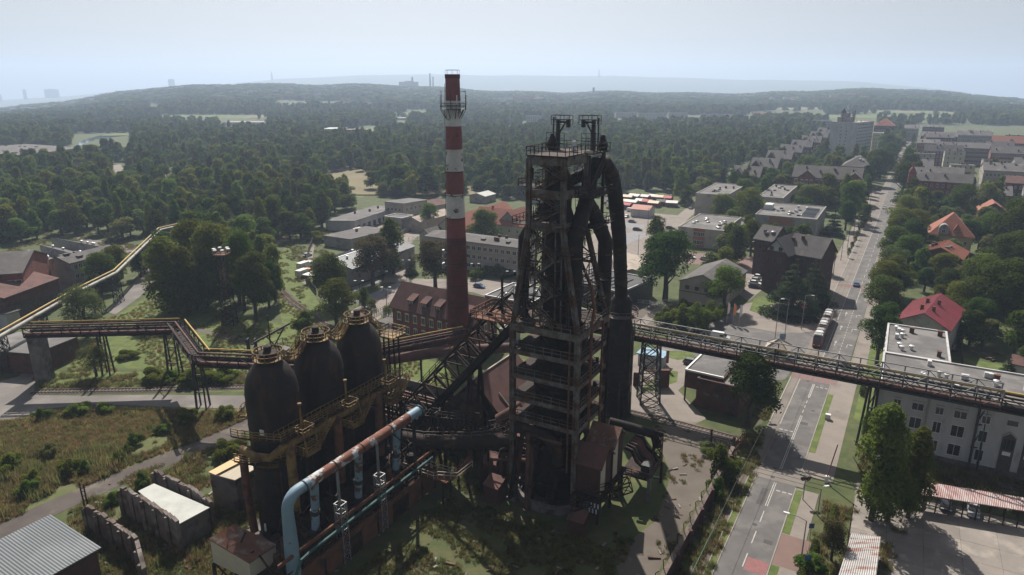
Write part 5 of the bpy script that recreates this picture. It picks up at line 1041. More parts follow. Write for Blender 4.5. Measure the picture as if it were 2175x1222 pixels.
def bld(name, label, FL, FR, h, depth, roof='flat', rise=3.0, wm='wall_beige', rm='roof_tar', wf=None, wr=None, wl=None, style='white', near=False, vents=(), group=None, cat='building', over=.4, base=0.0, doors=0, free_dir=False, ang=None):
    p0, p1 = G(FL[0], FL[1], h + base), G(FR[0], FR[1], h + base)
    def pxof(p): return 1087.5 + FOC * p.x / (p.y * CP - (h + base - CAM_H) * SP)
    def reach(p, d, px):
        lo, hi = 0.5, 160.0
        for _ in range(40):
            m_ = (lo + hi) / 2
            if pxof(p + d * m_) < px: lo = m_
            else: hi = m_
        return lo
    an = TH if ang is None else ang; dx_, dy_ = Vector((math.cos(an), math.sin(an), 0)), Vector((-math.sin(an), math.cos(an), 0))
    if p0.y > 250 and not free_dir: p1 = p0 + dx_ * reach(p0, dx_, FR[0])
    if isinstance(depth, tuple): depth = reach(p1, dy_, depth[0])
    p0.z = p1.z = 0
    return bld_w(name, label, p0, p1, h, depth, roof, rise, wm, rm, wf, wr, wl, style, near, vents, group, cat, over, base, doors)
def bld_w(name, label, p0, p1, h, depth, roof='flat', rise=3.0, wm='wall_beige', rm='roof_tar', wf=None, wr=None, wl=None, style='white', near=False, vents=(), group=None, cat='building', over=.4, base=0.0, doors=0):
    d = p1 - p0; L = d.length; ang = math.atan2(d.y, d.x)
    t = thing(name, label, cat, (p0.x, p0.y, base), ang, group); ux, uy = d.normalized(), Vector((-d.y, d.x, 0)).normalized()
    FOOT.append([tuple((p0 - ux * .8 - uy * .8).xy), tuple((p1 + ux * .8 - uy * .8).xy), tuple((p1 + ux * .8 + uy * (depth + .8)).xy), tuple((p0 - ux * .8 + uy * (depth + .8)).xy)])
    if roof in ('gable_a', 'gable_b'):
        w, r_ = gable_house(t, 0, L, 0, depth, h, rise, wm, rm, 'x' if roof == 'gable_a' else 'y', over)
        rz = lambda x, y: h + rise * (1 - abs(2 * (y / depth if roof == 'gable_a' else x / L) - 1)) + .15
    elif roof == 'hip':
        b = MB(); b.box(0, L, 0, depth, 0, h); w = b.build('wall', wm, t); e = over; b = MB(); i_ = min(L, depth) / 2
        A = [(-e, -e, h), (L + e, -e, h), (L + e, depth + e, h), (-e, depth + e, h)]
        Rg = [(i_, depth / 2, h + rise), (L - i_, depth / 2, h + rise)] if L >= depth else [(L / 2, i_, h + rise), (L / 2, depth - i_, h + rise)]
        b.add(A + Rg, [(0, 1, 5, 4), (1, 2, 5), (2, 3, 4, 5), (3, 0, 4), (3, 2, 1, 0)] if L >= depth else [(0, 1, 4), (1, 2, 5, 4), (2, 3, 5), (3, 0, 4, 5), (3, 2, 1, 0)])
        b.v = [(x, y, z + .02) for x, y, z in b.v]; r_ = b.build('roof', rm, t); rz = lambda x, y: h + rise * min(1, min(y, depth - y) / i_, min(x, L - x) / i_)
    elif roof == 'mono':
        b = MB(); b.add([(0, 0, 0), (L, 0, 0), (L, depth, 0), (0, depth, 0), (0, 0, h), (L, 0, h), (L, depth, h - rise), (0, depth, h - rise)], [(0, 1, 5, 4), (1, 2, 6, 5), (2, 3, 7, 6), (3, 0, 4, 7)]); w = b.build('wall', wm, t)
        r_ = quad_roof(t, [(-over, -over, h + .2), (L + over, -over, h + .2), (L + over, depth + over, h - rise + .2), (-over, depth + over, h - rise + .2)], .18, rm); rz = lambda x, y: h + .2 - rise * y / depth
    else:
        b = MB(); b.box(0, L, 0, depth, 0, h - .35); w = b.build('wall', wm, t); pw = .35
        b = MB(); b.box(pw, L - pw, pw, depth - pw, h - .35, h - .05); r_ = b.build('roof', rm, t)
        b = MB(); b.box(-.05, L + .05, -.05, pw, h - .35, h + .25); b.box(-.05, L + .05, depth - pw, depth + .05, h - .35, h + .25); b.box(-.05, pw, pw, depth - pw, h - .35, h + .25); b.box(L - pw, L + .05, pw, depth - pw, h - .35, h + .25); b.build('parapet', 'metal_grey' if rm == 'roof_black' else wm, r_)
        rz = lambda x, y: h - .05
    if wf: windows(t, (0, 0), (1, 0), *wf, L, style, near)
    if wr: windows(t, (L, 0), (0, 1), *wr, depth, style, near)
    if wl: windows(t, (0, depth), (0, -1), *wl, depth, style, near)
    for kind, n in vents:
        for k in range(n):
            x, y = random.uniform(.12, .88) * L, random.uniform(.15, .85) * depth; link(vent_mesh(kind).name.split('.')[0], vent_mesh(kind), r_, (x, y, rz(x, y) - .05), random.choice((0, R(90))))
    for k in range(doors): b = MB(); x = L * (k + .5) / doors; b.box(x - .6, x + .6, -.06, .02, .02, 2.3); b.build('door', 'timber', t)
    t['_L'] = L; t['_D'] = depth; return t
# ---------------------------------------------------------------- centre left
bh = bld('brick_workshop', 'two storey red brick house with brown roof and dormers left of the chimney', (833, 648), (1005, 687), 8.8, 10.5, 'gable_a', 5.2, 'brick_red', 'roof_brownred', (9, 2, 1.3, 2.0, 1.4, 3.7), (3, 2, 1.2, 1.9, 1.4, 3.7), style='arch', near=True, over=.7)
L_ = bh['_L']
for k in range(5):
    x = L_ * (.22 + .17 * k); e0 = link('dormer', None, bh, (x, 0, 0)); b = MB(); b.box(-.9, .9, .9, 3.2, 9.4, 10.9); b.build('dormer_wall', 'timber', e0)
    quad_roof(e0, [(-1.15, .4, 11.0), (1.15, .4, 11.0), (1.15, 3.6, 12.4), (-1.15, 3.6, 12.4)], .12, 'roof_brownred', name='dormer_roof'); link('window', win_mesh(1.1, .9, 'white')[2], e0, (0, .9, 9.7))
b = MB(); b.box(L_ * .6, L_ * .6 + .8, 4.8, 5.6, 13.2, 15.4); b.build('chimney', 'brick_red', bh)
b = MB(); b.box(-5, -.1, -.6, 3.4, 0, 3.2); b.build('lean_to', 'wall_white', bh); b = MB(); b.box(-5.3, 0, -.9, 3.6, 3.2, 3.4); b.build('lean_to_roof', 'roof_slate', bh)
b = MB(); b.box(L_ * .36, L_ * .36 + 4.5, -2.0, -.05, 0, 3.0); b.build('porch', 'brick_dark', bh)
gh = bld('grey_hall', 'modern hall with dark grey gabled roof left of the plaza', (662, 560), (748, 572), 6, 38, 'gable_b', 2.2, 'wall_grey', 'roof_bluegrey', vents=(('cowl', 4),))
b = MB(); L_ = gh['_L']; b.box(L_ / 2 - .25, L_ / 2 + .25, -.3, 38.2, 8.38, 8.5); b.build('ridge_cap', 'metal_light', gh); b = MB(); b.box(0, L_ * .42, -5.2, -.1, 3.0, 3.3); b.build('canopy', 'white_paint', gh); b = MB(); b.box(L_ * .1, L_ * .4, -.08, .02, 0, 4.2); b.build('door', 'metal_dark', gh)
bld('garage_block', 'low building with brown bitumen roof beside the dark grey hall', (688, 501), (744, 505), 4.4, 27, 'mono', .8, 'wall_grey', 'roof_slate', vents=(('stack', 1),))
bld('workshop_range', 'long white fronted garage range with flat grey roofs facing parked cars', (753, 470), (851, 438), 5.4, 16, 'mono', 1.0, 'wall_white', 'roof_tar', (9, 1, 2.6, 2.8, .1, 1), style='dark', vents=(('stack', 3),), free_dir=True)
bld('workshop_tower', 'two storey grey end block of the garage range near the wood', (817, 429), (856, 434), 9.5, 20, 'mono', 1.0, 'wall_beige', 'roof_tar', (4, 2, 1.4, 1.6, 1.4, 4), (5, 2, 1.4, 1.6, 1.4, 4))
bld('yard_office', 'small flat roofed block standing in the middle of the garage yard', (816, 460), (853, 467), 6, 9, 'flat', 0, 'wall_grey', 'roof_black', (2, 1, 1.3, 1.4, 1.6, 3))
bld('store_house', 'low gabled store with tan roof right of the garage yard', (857, 468), (893, 474), 4.8, 26, 'gable_b', 1.8, 'wall_beige', 'roof_beige')
bld('long_shed', 'long low shed with dull red roof behind the tan store', (872, 447), (950, 433), 4.5, 13, 'gable_a', 2.2, 'wall_beige', 'roof_brownred', free_dir=True)
bld('office_block', 'three storey grey beige office block with rows of windows behind the chimney', (904, 502), (1104, 511), 10.8, 12, 'gable_a', 1.0, 'wall_beige', 'roof_slate', (16, 3, 1.7, 1.6, 1.3, 3.3), (3, 3, 1.6, 1.6, 1.3, 3.3), vents=(('stack', 5), ('hatch', 3)))
bld('annex', 'pale gabled annex at the left end of the office block', (891, 497), (913, 505), 6, 14, 'gable_b', 2.0, 'wall_grey', 'roof_slate')
bld('red_roof_range', 'long range with orange red tiled roof behind the office block', (926, 484), (978, 489), 7, 48, 'gable_b', 5, 'wall_cream', 'roof_redtile')
bld('red_roof_house', 'broad red tiled house with roof windows right of the chimney', (1003, 470), (1112, 468), 8, 13, 'gable_a', 5.5, 'wall_cream', 'roof_redtile', (6, 2, 1.2, 1.5, 1.4, 3.4), vents=(('stack', 3),))
bld('red_roof_wing', 'projecting red gabled wing of the broad tiled house', (1056, 474), (1103, 477), 8, 14, 'gable_b', 5.5, 'wall_grey', 'roof_redtile', (3, 2, 1.2, 1.5, 1.4, 3.4))
bld('tin_shed', 'small shed with pale tin roof at the forest edge right of the chimney', (997, 415), (1030, 418), 4, 12, 'gable_b', 1.5, 'wall_grey', 'tin_white')
pv = bld('museum_pavilion', 'black flat roofed pavilion left behind the furnace tower', (1030, 628), (1125, 646), 5, 16, 'flat', 0, 'metal_dark', 'roof_black', vents=(('ac', 3), ('hatch', 2)))
pv2 = bld('museum_pavilion', 'long black flat roofed pavilion right behind the furnace tower', (1190, 594), (1319, 622), 5.8, 20, 'flat', 0, 'metal_dark', 'roof_black', (8, 1, 2.2, 2.6, .6, 1), style='dark', vents=(('ac', 2), ('dome', 6)))
b = MB(); L_ = pv2['_L']
for k in range(8): b.box(3 + k * (L_ - 6) / 8, 3.6 + k * (L_ - 6) / 8, 3, 15, 5.75, 6.05)
b.build('louvre', 'roof_slate', pv2)
kb2 = MB(); q = G(1135, 775); 
bld('toll_house', 'small grey kiosk building half hidden behind the furnace frame', (1060, 700), (1086, 704), 4, 6, 'flat', 0, 'wall_grey', 'roof_tar', (2, 1, 1.2, 1.2, 1.4, 3))
# ---------------------------------------------------------------- centre right
bn = bld('cream_barn', 'cream gabled barn with two small windows right of the dark round tree', (1444, 597), (1540, 612), 6.5, 24, 'gable_b', 3, 'wall_cream', 'roof_slate', (4, 1, 1.3, 1.3, 4.2, 1), style='dark')
b = MB(); b.box(-.05, bn['_L'] + .05, -.08, .02, 3.3, 3.6); b.build('timber_band', 'timber', bn)
bld('beige_shed', 'low building with wide beige roof partly behind the dark round tree', (1312, 579), (1372, 580), 4.8, 24, 'gable_b', 1.2, 'wall_beige', 'roof_beige')
vl = bld('brick_villa', 'dark brick villa with pale half timbered gable behind two conifers', (1625, 530), (1672, 538), 14, 15, 'gable_b', 4.2, 'brick_villa', 'roof_slate', (2, 3, 1.2, 1.8, 2, 4), style='dark', vents=(('stack', 2),), over=1.0)
b = MB(); L_ = vl['_L']; b.poly([(.6, -.08, 14.1), (L_ - .6, -.08, 14.1), (L_ / 2, -.08, 17.8)]); b.build('gable_infill', 'wall_white', vl)
for x in (.3, .7): link('window', win_mesh(1.3, 1.3, 'dark')[2], vl, (L_ * x, -.1, 14.2))
bld('villa_wing', 'right hand dark brick wing of the villa with dormer roof', (1672, 534), (1742, 546), 13.4, 12, 'gable_a', 5, 'brick_villa', 'roof_slate', (3, 3, 1.2, 1.8, 2, 4), (2, 3, 1.2, 1.8, 2, 4), style='dark', vents=(('stack', 2),), over=.8)
bld('villa_stair_wing', 'narrow left wing of the villa with three rooflights', (1604, 506), (1640, 512), 13.4, 12, 'gable_a', 4, 'brick_villa', 'roof_slate', (2, 3, 1.2, 1.8, 2, 4), style='dark', vents=(('stack', 1), ('dome', 3)), over=.6)
sch = bld('school_block', 'beige two storey flat block with terracotta stair bay and roof cowls', (1441, 482), (1537, 494), 8, 35, 'flat', 0, 'wall_beige', 'roof_tar', vents=(('dome', 11), ('hatch', 2)))
L_ = sch['_L']; b = MB(); b.box(L_ * .34, L_ * .6, -.12, .05, 0, 8.1); b.build('terracotta_bay', 'terracotta', sch)
for z_ in (1.2, 4.8):
    for k in range(3): link('window', win_mesh(1.6, 1.9, 'white')[2], sch, (L_ * (.39 + .08 * k), -.14, z_))
windows(sch, (L_, 0), (0, 1), 10, 2, 1.8, 1.9, 1.2, 3.7, 35)
bld('school_link', 'low grey link roof between the two school blocks', (1562, 478), (1604, 488), 4, 10, 'flat', 0, 'wall_grey', 'roof_tar')
bld('dormitory_block', 'beige three storey flat block with blank end wall behind the school', (1478, 411), (1545, 419), 12, 45, 'flat', 0, 'wall_beige', 'roof_tar', None, (10, 3, 1.6, 1.7, 1.4, 3.6), vents=(('hatch', 4), ('stack', 4)))
bld('teaching_block', 'beige three storey flat block between leafy trees left of the brick schoolhouse', (1609, 418), (1663, 424), 12, 50, 'flat', 0, 'wall_beige', 'roof_tar', None, (10, 3, 1.6, 1.7, 1.4, 3.6), vents=(('hatch', 5), ('stack', 3)))
md = bld('culture_hall', 'broad grey flat block with solar panels and cluttered roof', (1604, 456), (1735, 471), 10, 38, 'flat', 0, 'wall_grey', 'roof_tar', (3, 1, 1.5, 1.5, 1.6, 3), (6, 1, 1.0, 3.0, 2.5, 3), vents=(('ac', 4), ('hatch', 5), ('dome', 4)))
L_ = md['_L']; b = MB(); b.box(L_ * .24, L_ * .62, -.12, .05, 6.2, 9.9); b.build('terracotta_fascia', 'terracotta', md)
for k in range(8): link('window', win_mesh(1.2, 2.4, 'white')[2], md, (L_ * (.27 + .045 * k), -.14, 3.4))
for k in range(8): b = MB(); b.add([(L_ - 7, 5 + k * 2.6, 10.1), (L_ - 1.5, 5 + k * 2.6, 10.1), (L_ - 1.5, 6.6 + k * 2.6, 10.9), (L_ - 7, 6.6 + k * 2.6, 10.9)], [(0, 1, 2, 3)]); b.build('solar_panel', 'glass', md)
b = MB(); b.box(1, 4.5, 16, 22, 10, 12.4); b.build('plant_room', 'metal_light', md)
ctl = bld('brick_gatehouse', 'dark brick flat roofed gatehouse with white parapet beside a big round tree', (1481, 805), (1572, 826), 6.4, 17, 'flat', 0, 'brick_dark', 'roof_tar', (3, 1, 1.6, .9, 3.0, 3), style='dark', near=True, vents=(('hatch', 1),))
L_ = ctl['_L']; b = MB(); b.box(-3.2, 5.0, 1.5, 17.2, 3.2, 7.0); b.build('upper_storey', 'brick_dark', ctl); b = MB(); b.box(-2.9, 4.7, 1.8, 16.9, 7.0, 7.12); b.build('upper_roof', 'roof_tar', ctl)
b = MB(); b.box(-3.25, 5.05, 1.45, 1.8, 7.0, 7.4); b.box(-3.25, -2.9, 1.8, 17.25, 7.0, 7.4); b.box(-2.9, 9.5, 16.9, 17.25, 6.6, 7.4); b.build('white_coping', 'white_paint', ctl)
b = MB(); b.box(-3.1, -2.8, 1.6, 1.9, 0, 3.2); b.box(-3.1, -2.8, 16.6, 16.9, 0, 3.2); b.build('porch_post', 'metal_dark', ctl)
# brick schoolhouse on the street
hs = bld('brick_schoolhouse', 'long three storey red brick schoolhouse with slate roof beside the street', (1683, 375), (1829, 384), 14.4, 17, 'gable_a', 6, 'brick_red', 'roof_slate', (15, 3, 1.7, 2.6, 1.8, 4.4), (3, 3, 1.6, 2.6, 1.8, 4.4), style='arch', vents=(('stack', 7),))
L_ = hs['_L']
for x0 in (L_ * .1, L_ * .78):
    e0 = link('gable_bay', None, hs, (x0, -1.2, 0)); gable_house(e0, 0, 9, 0, 9, 14.8, 3.6, 'brick_red', 'roof_slate', 'y', .5)
    for r_ in range(3):
        for k in range(3): link('window', win_mesh(1.4, 2.4, 'arch')[2], e0, (2 + 2.5 * k, -.04, 1.8 + 4.4 * r_))
bld('brick_annex', 'dark brick block with glazed slate hip roof before the tower block', (1788, 353), (1849, 359), 14, 28, 'hip', 6, 'brick_dark', 'roof_slate', (9, 3, 1.5, 2.2, 1.6, 4.2), (7, 3, 1.5, 2.2, 1.6, 4.2), vents=(('dome', 6),))
bld('brick_store', 'small dark brick flat roofed block left of the glazed hip roof', (1761, 343), (1790, 347), 9, 24, 'flat', 0, 'brick_dark', 'roof_tar')
# tower block
tb = bld('tower_block', 'tall pale grey panel tower block with cluttered rooftop and banded side', (1766, 259), (1822, 264), 32.5, (1857,), 'flat', 0, 'wall_white', 'roof_beige', None, (10, 10, 2.6, 1.5, 1.8, 3.1), vents=(('hatch', 3), ('ac', 6)), ang=R(-46))
L_ = tb['_L']; random.seed(3)
for k in range(2):
    for r_ in range(9):
        if random.random() < .85: link('window', win_mesh(.9, .9, 'dark')[2], tb, (L_ * (.42 + .2 * k), -.03, 2.2 + 3.1 * r_))
for r_ in range(10): b = MB(); b.box(L_, L_ + .18, 0.4, tb['_D'] - .4, 3.6 + 3.1 * r_ - .3, 4.6 + 3.1 * r_ - .3); b.build('spandrel_band', 'wall_white', tb)
for k in range(5): b = MB(); b.box(-.05 + L_ * k / 5, .05 + L_ * k / 5, -.06, .02, 0, 32.3); b.build('panel_joint', 'wall_beige', tb)
b = MB(); b.box(L_ * .15, L_ * .5, 4, tb['_D'] * .6, 32.5, 37); b.box(L_ * .2, L_ * .42, 8, 18, 37, 41); b.build('plant_room', 'wall_grey', tb)
b = MB()
for k in range(9): x, y = L_ * .1 + random.uniform(0, L_ * .5), 3 + k * (tb['_D'] - 6) / 9; b.beam((x, y, 32.5), (x, y, 38 + random.uniform(0, 5)), .35); b.beam((x - 2, y, 36 + k % 3), (x + 2, y, 36 + k % 3), .25)
b.poly([(L_ * .2, 7.9, 41), (L_ * .42, 7.9, 41), (L_ * .31, 7.9, 45)]); b.build('antenna_frame', 'brick_villa', tb)
# row houses
rows = [((1555, 373), (1612, 380)), ((1594, 354), (1650, 361)), ((1628, 336), (1680, 342)), ((1655, 322), (1702, 328)), ((1680, 311), (1723, 316)), ((1701, 301), (1742, 305)), ((1720, 291), (1757, 295)), ((1736, 282), (1763, 285))]
ordn = ['nearest', 'second', 'third', 'fourth', 'fifth', 'sixth', 'seventh', 'farthest']
for (FL, FR), od in zip(rows, ordn):
    rh = bld('row_house', f'{od} brick row house with slate gable roof in the line left of the tower block', FL, FR, 11, 17, 'gable_a', 5.5, 'brick_dark', 'roof_slate', (6, 2, 1.3, 1.8, 2, 4), (3, 2, 1.3, 1.8, 2, 4), vents=(('stack', 6),), group='brick row houses', cat='house', over=.6)
    L_ = rh['_L']; e0 = link('cross_gable', None, rh, (0, -1, 0)); gable_house(e0, 0, 7, 0, 9, 11, 4.5, 'brick_dark', 'roof_slate', 'y', .6)
    for z_ in (2, 6): link('window', win_mesh(1.3, 1.8, 'white')[2], e0, (3.5, -.03, z_))
# beyond the tower block
bld('orange_roof_school', 'brick building with bright orange hip roofs right of the tower block', (1857, 267), (1900, 268), 19, 26, 'hip', 9, 'brick_dark', 'roof_redtile', (8, 3, 1.6, 2.4, 2, 5), vents=(('stack', 4),))
bld('tan_tenement', 'tan tenement wall close right of the tower block', (1855, 283), (1876, 284), 17, 20, 'flat', 0, 'wall_yellow', 'roof_tar', (4, 4, 1.3, 1.8, 2, 3.8))
bld('grey_slab', 'grey apartment slab left behind the tower block', (1724, 256), (1766, 256), 17, 14, 'flat', 0, 'wall_grey', 'roof_tar', (14, 5, 1.6, 1.5, 1.5, 3))
# ---------------------------------------------------------------- right side tenements
def ten(label, FL, FR, h, depth, roof, rise, wm, rm, cols, rowsn, st='white', vents=(('stack', 5),), **kw):
    return bld('tenement', label, FL, FR, h, depth, roof, rise, wm, rm, (cols, rowsn, 1.2, 1.8, 1.6, h / rowsn * .95), (3, rowsn, 1.2, 1.8, 1.6, h / rowsn * .95), (3, rowsn, 1.2, 1.8, 1.6, h / rowsn * .95), style=st, vents=vents, cat='tenement', **kw)
ten('grey roofed tenement closing the far end of the street', (1921, 273), (1952, 277), 15, 20, 'gable_a', 4, 'wall_grey', 'roof_slate', 6, 4)
ten('dark brick tenement with flat roof at the back of the town', (1960, 270), (2006, 274), 17, 20, 'flat', 0, 'brick_dark', 'roof_tar', 9, 4)
ten('wide dark roofed brick tenement in the second town row', (1956, 289), (2034, 298), 15, 20, 'gable_a', 4, 'brick_dark', 'roof_slate', 14, 4)
ten('grey roofed brick tenement on the street corner with cornice', (1948, 304), (1996, 310), 15, 18, 'gable_a', 3, 'brick_red', 'roof_slate', 9, 4)
ten('long grey roofed tenement row behind the red tiled row', (2034, 287), (2107, 299), 15, 18, 'gable_a', 4, 'wall_grey', 'roof_slate', 14, 4)
ten('red tiled brick row with small gables at the right edge', (2107, 303), (2180, 316), 14, 16, 'gable_a', 6, 'brick_red', 'roof_redtile', 14, 3)
ten('far flat grey block above the red tiled row', (2050, 279), (2110, 285), 14, 18, 'flat', 0, 'wall_beige', 'roof_tar', 10, 4)
ten('dark brick tenement block in the middle of the town', (2033, 314), (2105, 325), 15, 18, 'gable_a', 4, 'brick_dark', 'roof_slate', 14, 4)
ten('red brick gabled row under the red tiled row', (2105, 325), (2185, 338), 15, 16, 'gable_a', 5, 'brick_red', 'roof_slate', 14, 4)
ten('beige blank walled tenement beside the street trees', (1943, 326), (1987, 333), 15, 22, 'mono', 1.5, 'wall_beige', 'roof_tar', 3, 4)
ten('cream tenement with glass topped roof in the town', (2008, 320), (2052, 330), 16, 20, 'mono', 1.5, 'wall_cream', 'roof_slate', 3, 4)
ten('dark roofed brick tenement behind the cream ones', (1990, 312), (2032, 318), 13, 16, 'gable_a', 4, 'brick_dark', 'roof_slate', 8, 3)
ten('pale courtyard tenement with stepped mono roofs', (2021, 350), (2072, 362), 14, 22, 'mono', 1.5, 'wall_cream', 'roof_slate', 4, 4)
ten('beige tenement pair with mono pitch roofs at right', (2090, 337), (2160, 352), 15, 16, 'mono', 1.5, 'wall_beige', 'roof_tar', 8, 4)
ten('near grey roofed tenement with many chimneys at the right edge', (2090, 362), (2200, 386), 14, 24, 'gable_a', 4, 'wall_beige', 'roof_slate', 12, 3, vents=(('stack', 10), ('hatch', 5)))
ten('low brick house with grey cross gables behind the street trees', (1945, 352), (1982, 358), 9, 16, 'gable_a', 4, 'brick_dark', 'roof_slate', 4, 2)
orn = ten('ornate red brick house with curved gables facing the street', (1936, 377), (2034, 397), 15, 20, 'gable_a', 5, 'brick_red', 'roof_slate', 11, 4)
L_ = orn['_L']
for x in (.08, .5, .86):
    b = MB(); w_ = 2.6; c_ = L_ * x; pts = [(c_ - w_, -.3, 0), (c_ + w_, -.3, 0), (c_ + w_, -.3, 16)] + [(c_ + w_ * math.cos(a), -.3, 16 + 2.4 * math.sin(a)) for a in np.linspace(.3, math.pi - .3, 7)] + [(c_ - w_, -.3, 16)]
    b.poly(pts); b.poly([(p[0], .3, p[2]) for p in pts][::-1])
    for i in range(len(pts)): p, q = pts[i], pts[(i + 1) % len(pts)]; b.quad(q, p, (p[0], .3, p[2]), (q[0], .3, q[2]))
    gbl = b.build('curved_gable', 'brick_red', orn); link('window', win_mesh(1.3, 1.9, 'arch')[2], gbl, (c_, -.32, 12))
b = MB(); b.lathe([(1.8, 0), (1.8, 18), (2.0, 18.2), (1.3, 20), (.5, 21), (.4, 22.5), (.05, 24)], 12, (0, 0, 0)); b.build('corner_turret', 'brick_red', orn)
# the town: rows of tenements running away from the street
def overlaps(q0, q1, dep):
    u = (q1 - q0).normalized(); n = Vector((-u.y, u.x, 0)); pts = [q0 + u * ((q1 - q0).length * i / 4) + n * (dep * j / 3) for i in range(5) for j in range(4)]
    for f in FOOT:
        if len(f) != 4: continue
        cx, cy = sum(k[0] for k in f) / 4, sum(k[1] for k in f) / 4; f = sorted(f, key=lambda q: math.atan2(q[1] - cy, q[0] - cx))
        for p in pts:
            if all((f[(i + 1) % 4][0] - f[i][0]) * (p.y - f[i][1]) - (f[(i + 1) % 4][1] - f[i][1]) * (p.x - f[i][0]) > 0 for i in range(4)): return True
    return False
rt = random.Random(21); on = ['first', 'second', 'third', 'fourth', 'fifth', 'sixth', 'seventh', 'eighth', 'ninth', 'tenth']
for ri, s_ in enumerate((352, 392, 436, 484, 536, 592, 655, 722, 800)):
    o_ = 13.0 + rt.uniform(0, 6); ci = 0
    while o_ < 150 + ri * 14 and ci < 10:
        w_ = rt.uniform(17, 30); q0, q1 = T(s_ + rt.uniform(-3, 3), o_), T(s_ + rt.uniform(-3, 3), o_ + w_); dep = rt.uniform(11, 15); q0.z = q1.z = 0
        if not overlaps(q0, q1, dep):
            hh = rt.uniform(11.5, 17); rf = rt.choice(['gable_a', 'gable_a', 'gable_a', 'mono']); st_ = 4 if hh > 13 else 3
            bld_w('tenement', f'{on[ci]} tenement from the street in the {on[ri]} cross row of the town', q0, q1, hh, dep, rf, rt.uniform(3, 5) if rf != 'mono' else 1.5, rt.choice(['brick_dark', 'brick_red', 'wall_beige', 'brick_red', 'wall_grey', 'brick_dark']), rt.choice(['roof_slate', 'roof_slate', 'roof_tar', 'roof_brownred', 'roof_slate']), (int(w_ / 2.6), st_, 1.1, 1.7, 1.5, hh / st_ * .95), None, (3, st_, 1.1, 1.7, 1.5, hh / st_ * .95), vents=(('stack', 4),), group='town tenements', cat='tenement')
        o_ += w_ + rt.choice([.6, .6, 7]); ci += 1
ten('white rendered house before the ornate brick house', (1958, 407), (2010, 417), 8, 12, 'gable_a', 3, 'wall_white', 'roof_slate', 5, 2)
ten('long dark shed roof behind leafy trees at right', (2074, 412), (2150, 430), 8, 18, 'gable_a', 4, 'brick_dark', 'roof_slate', 6, 2)
bld('red_gable_house', 'small red roofed gabled house half hidden by right edge trees', (2080, 447), (2140, 462), 6, 14, 'gable_b', 4, 'brick_dark', 'roof_redtile', (3, 1, 1.2, 1.5, 2, 3))
vr = bld('hip_roof_villa', 'villa with steep orange tiled hip roof and round dormer at right', (1976, 497), (2066, 512), 9, 17, 'hip', 8, 'wall_yellow', 'roof_redtile', (5, 2, 1.2, 1.8, 1.6, 3.8), vents=(('stack', 3),), over=.8)
L_ = vr['_L']; b = MB(); c_ = L_ * .3; pts = [(c_ - 1.7, -.35, 8.6)] + [(c_ + 1.7 * math.cos(a), -.35, 11.4 + 1.9 * math.sin(a)) for a in np.linspace(math.pi, 0, 9)] + [(c_ + 1.7, -.35, 8.6)]
b.poly(pts[::-1]); 
for i in range(len(pts) - 1): p, q = pts[i], pts[i + 1]; b.quad(p, q, (q[0], 4, q[2]), (p[0], 4, p[2]))
dm = b.build('round_dormer', 'wall_grey', vr); link('window', win_mesh(1.3, 1.6, 'white')[2], dm, (c_, -.4, 9.8))
e0 = link('dormer', None, vr, (L_ * .62, .8, 0)); b = MB(); b.box(-1.1, 1.1, 0, 3, 9.2, 11); b.build('dormer_wall', 'wall_white', e0); b = MB(); b.add([(-1.4, -.3, 11), (1.4, -.3, 11), (1.4, 3.4, 11), (-1.4, 3.4, 11), (0, 1.2, 13.6)], [(0, 1, 4), (1, 2, 4), (2, 3, 4), (3, 0, 4)]); b.build('dormer_roof', 'roof_redtile', e0); link('window', win_mesh(1.6, 1.1, 'white')[2], e0, (0, -.02, 9.5))
so = bld('salmon_roof_house', 'dark brick house with salmon metal gable roof right of the street', (1947, 539), (2044, 552), 8, 15, 'gable_b', 3.2, 'brick_villa', 'roof_orange', (4, 2, 1.3, 1.8, 1.4, 3.6), None, (3, 2, 1.3, 1.8, 1.4, 3.6), vents=(('stack', 3), ('hatch', 2)))
for k in range(3): b = MB(); b.box(2 + .0 * k, 3.6, 3 + 3.2 * k, 5 + 3.2 * k, 9.0, 9.5); b.build('roof_window', 'glass', so)
cri = bld('crimson_roof_house', 'low house with bright crimson gable roof behind the white building', (1903, 681), (2017, 703), 8.6, 21, 'gable_b', 3.2, 'wall_grey', 'roof_crimson', (3, 1, 1.2, 1.2, 5.6, 3), vents=(('stack', 0),))
for x, y in ((.38, 5), (.38, 12), (.6, 5), (.6, 12)): b = MB(); L_ = cri['_L']; b.box(L_ * x - .35, L_ * x + .35, y - .35, y + .35, 9.8, 12.6); b.build('chimney', 'brick_dark', cri)
bld('yellow_house', 'cream and orange house cut by the right picture edge', (2160, 640), (2210, 650), 8, 14, 'gable_b', 4, 'wall_cream', 'roof_redtile', None, None, (3, 2, 1.2, 1.6, 1.4, 3.4), style='dark')
bld('garden_shed', 'small dark shed on the lawn at the right edge', (2148, 772), (2185, 780), 3, 6, 'gable_a', 1.2, 'wall_white', 'roof_brownred')
def roof_ribs(t, L, dep, h, rise, n, m, along='b', over=.4):
    b = MB()
    for k in range(n + 1):
        if along == 'b':
            y = -over + (dep + 2 * over) * k / n; kx = rise / (L / 2)
            for x0, x1 in ((-over, L / 2), (L + over, L / 2)): b.beam((x0, y, h - kx * over + .25), (x1, y, h + rise + .25), .08, .09)
        else:
            x = -over + (L + 2 * over) * k / n; ky = rise / (dep / 2)
            for y0 in (-over, dep + over): b.beam((x, y0, h - ky * over + .25), (x, dep / 2, h + rise + .25), .08, .09)
    b.build('roof_seams', m, t)['kind'] = 'stuff'
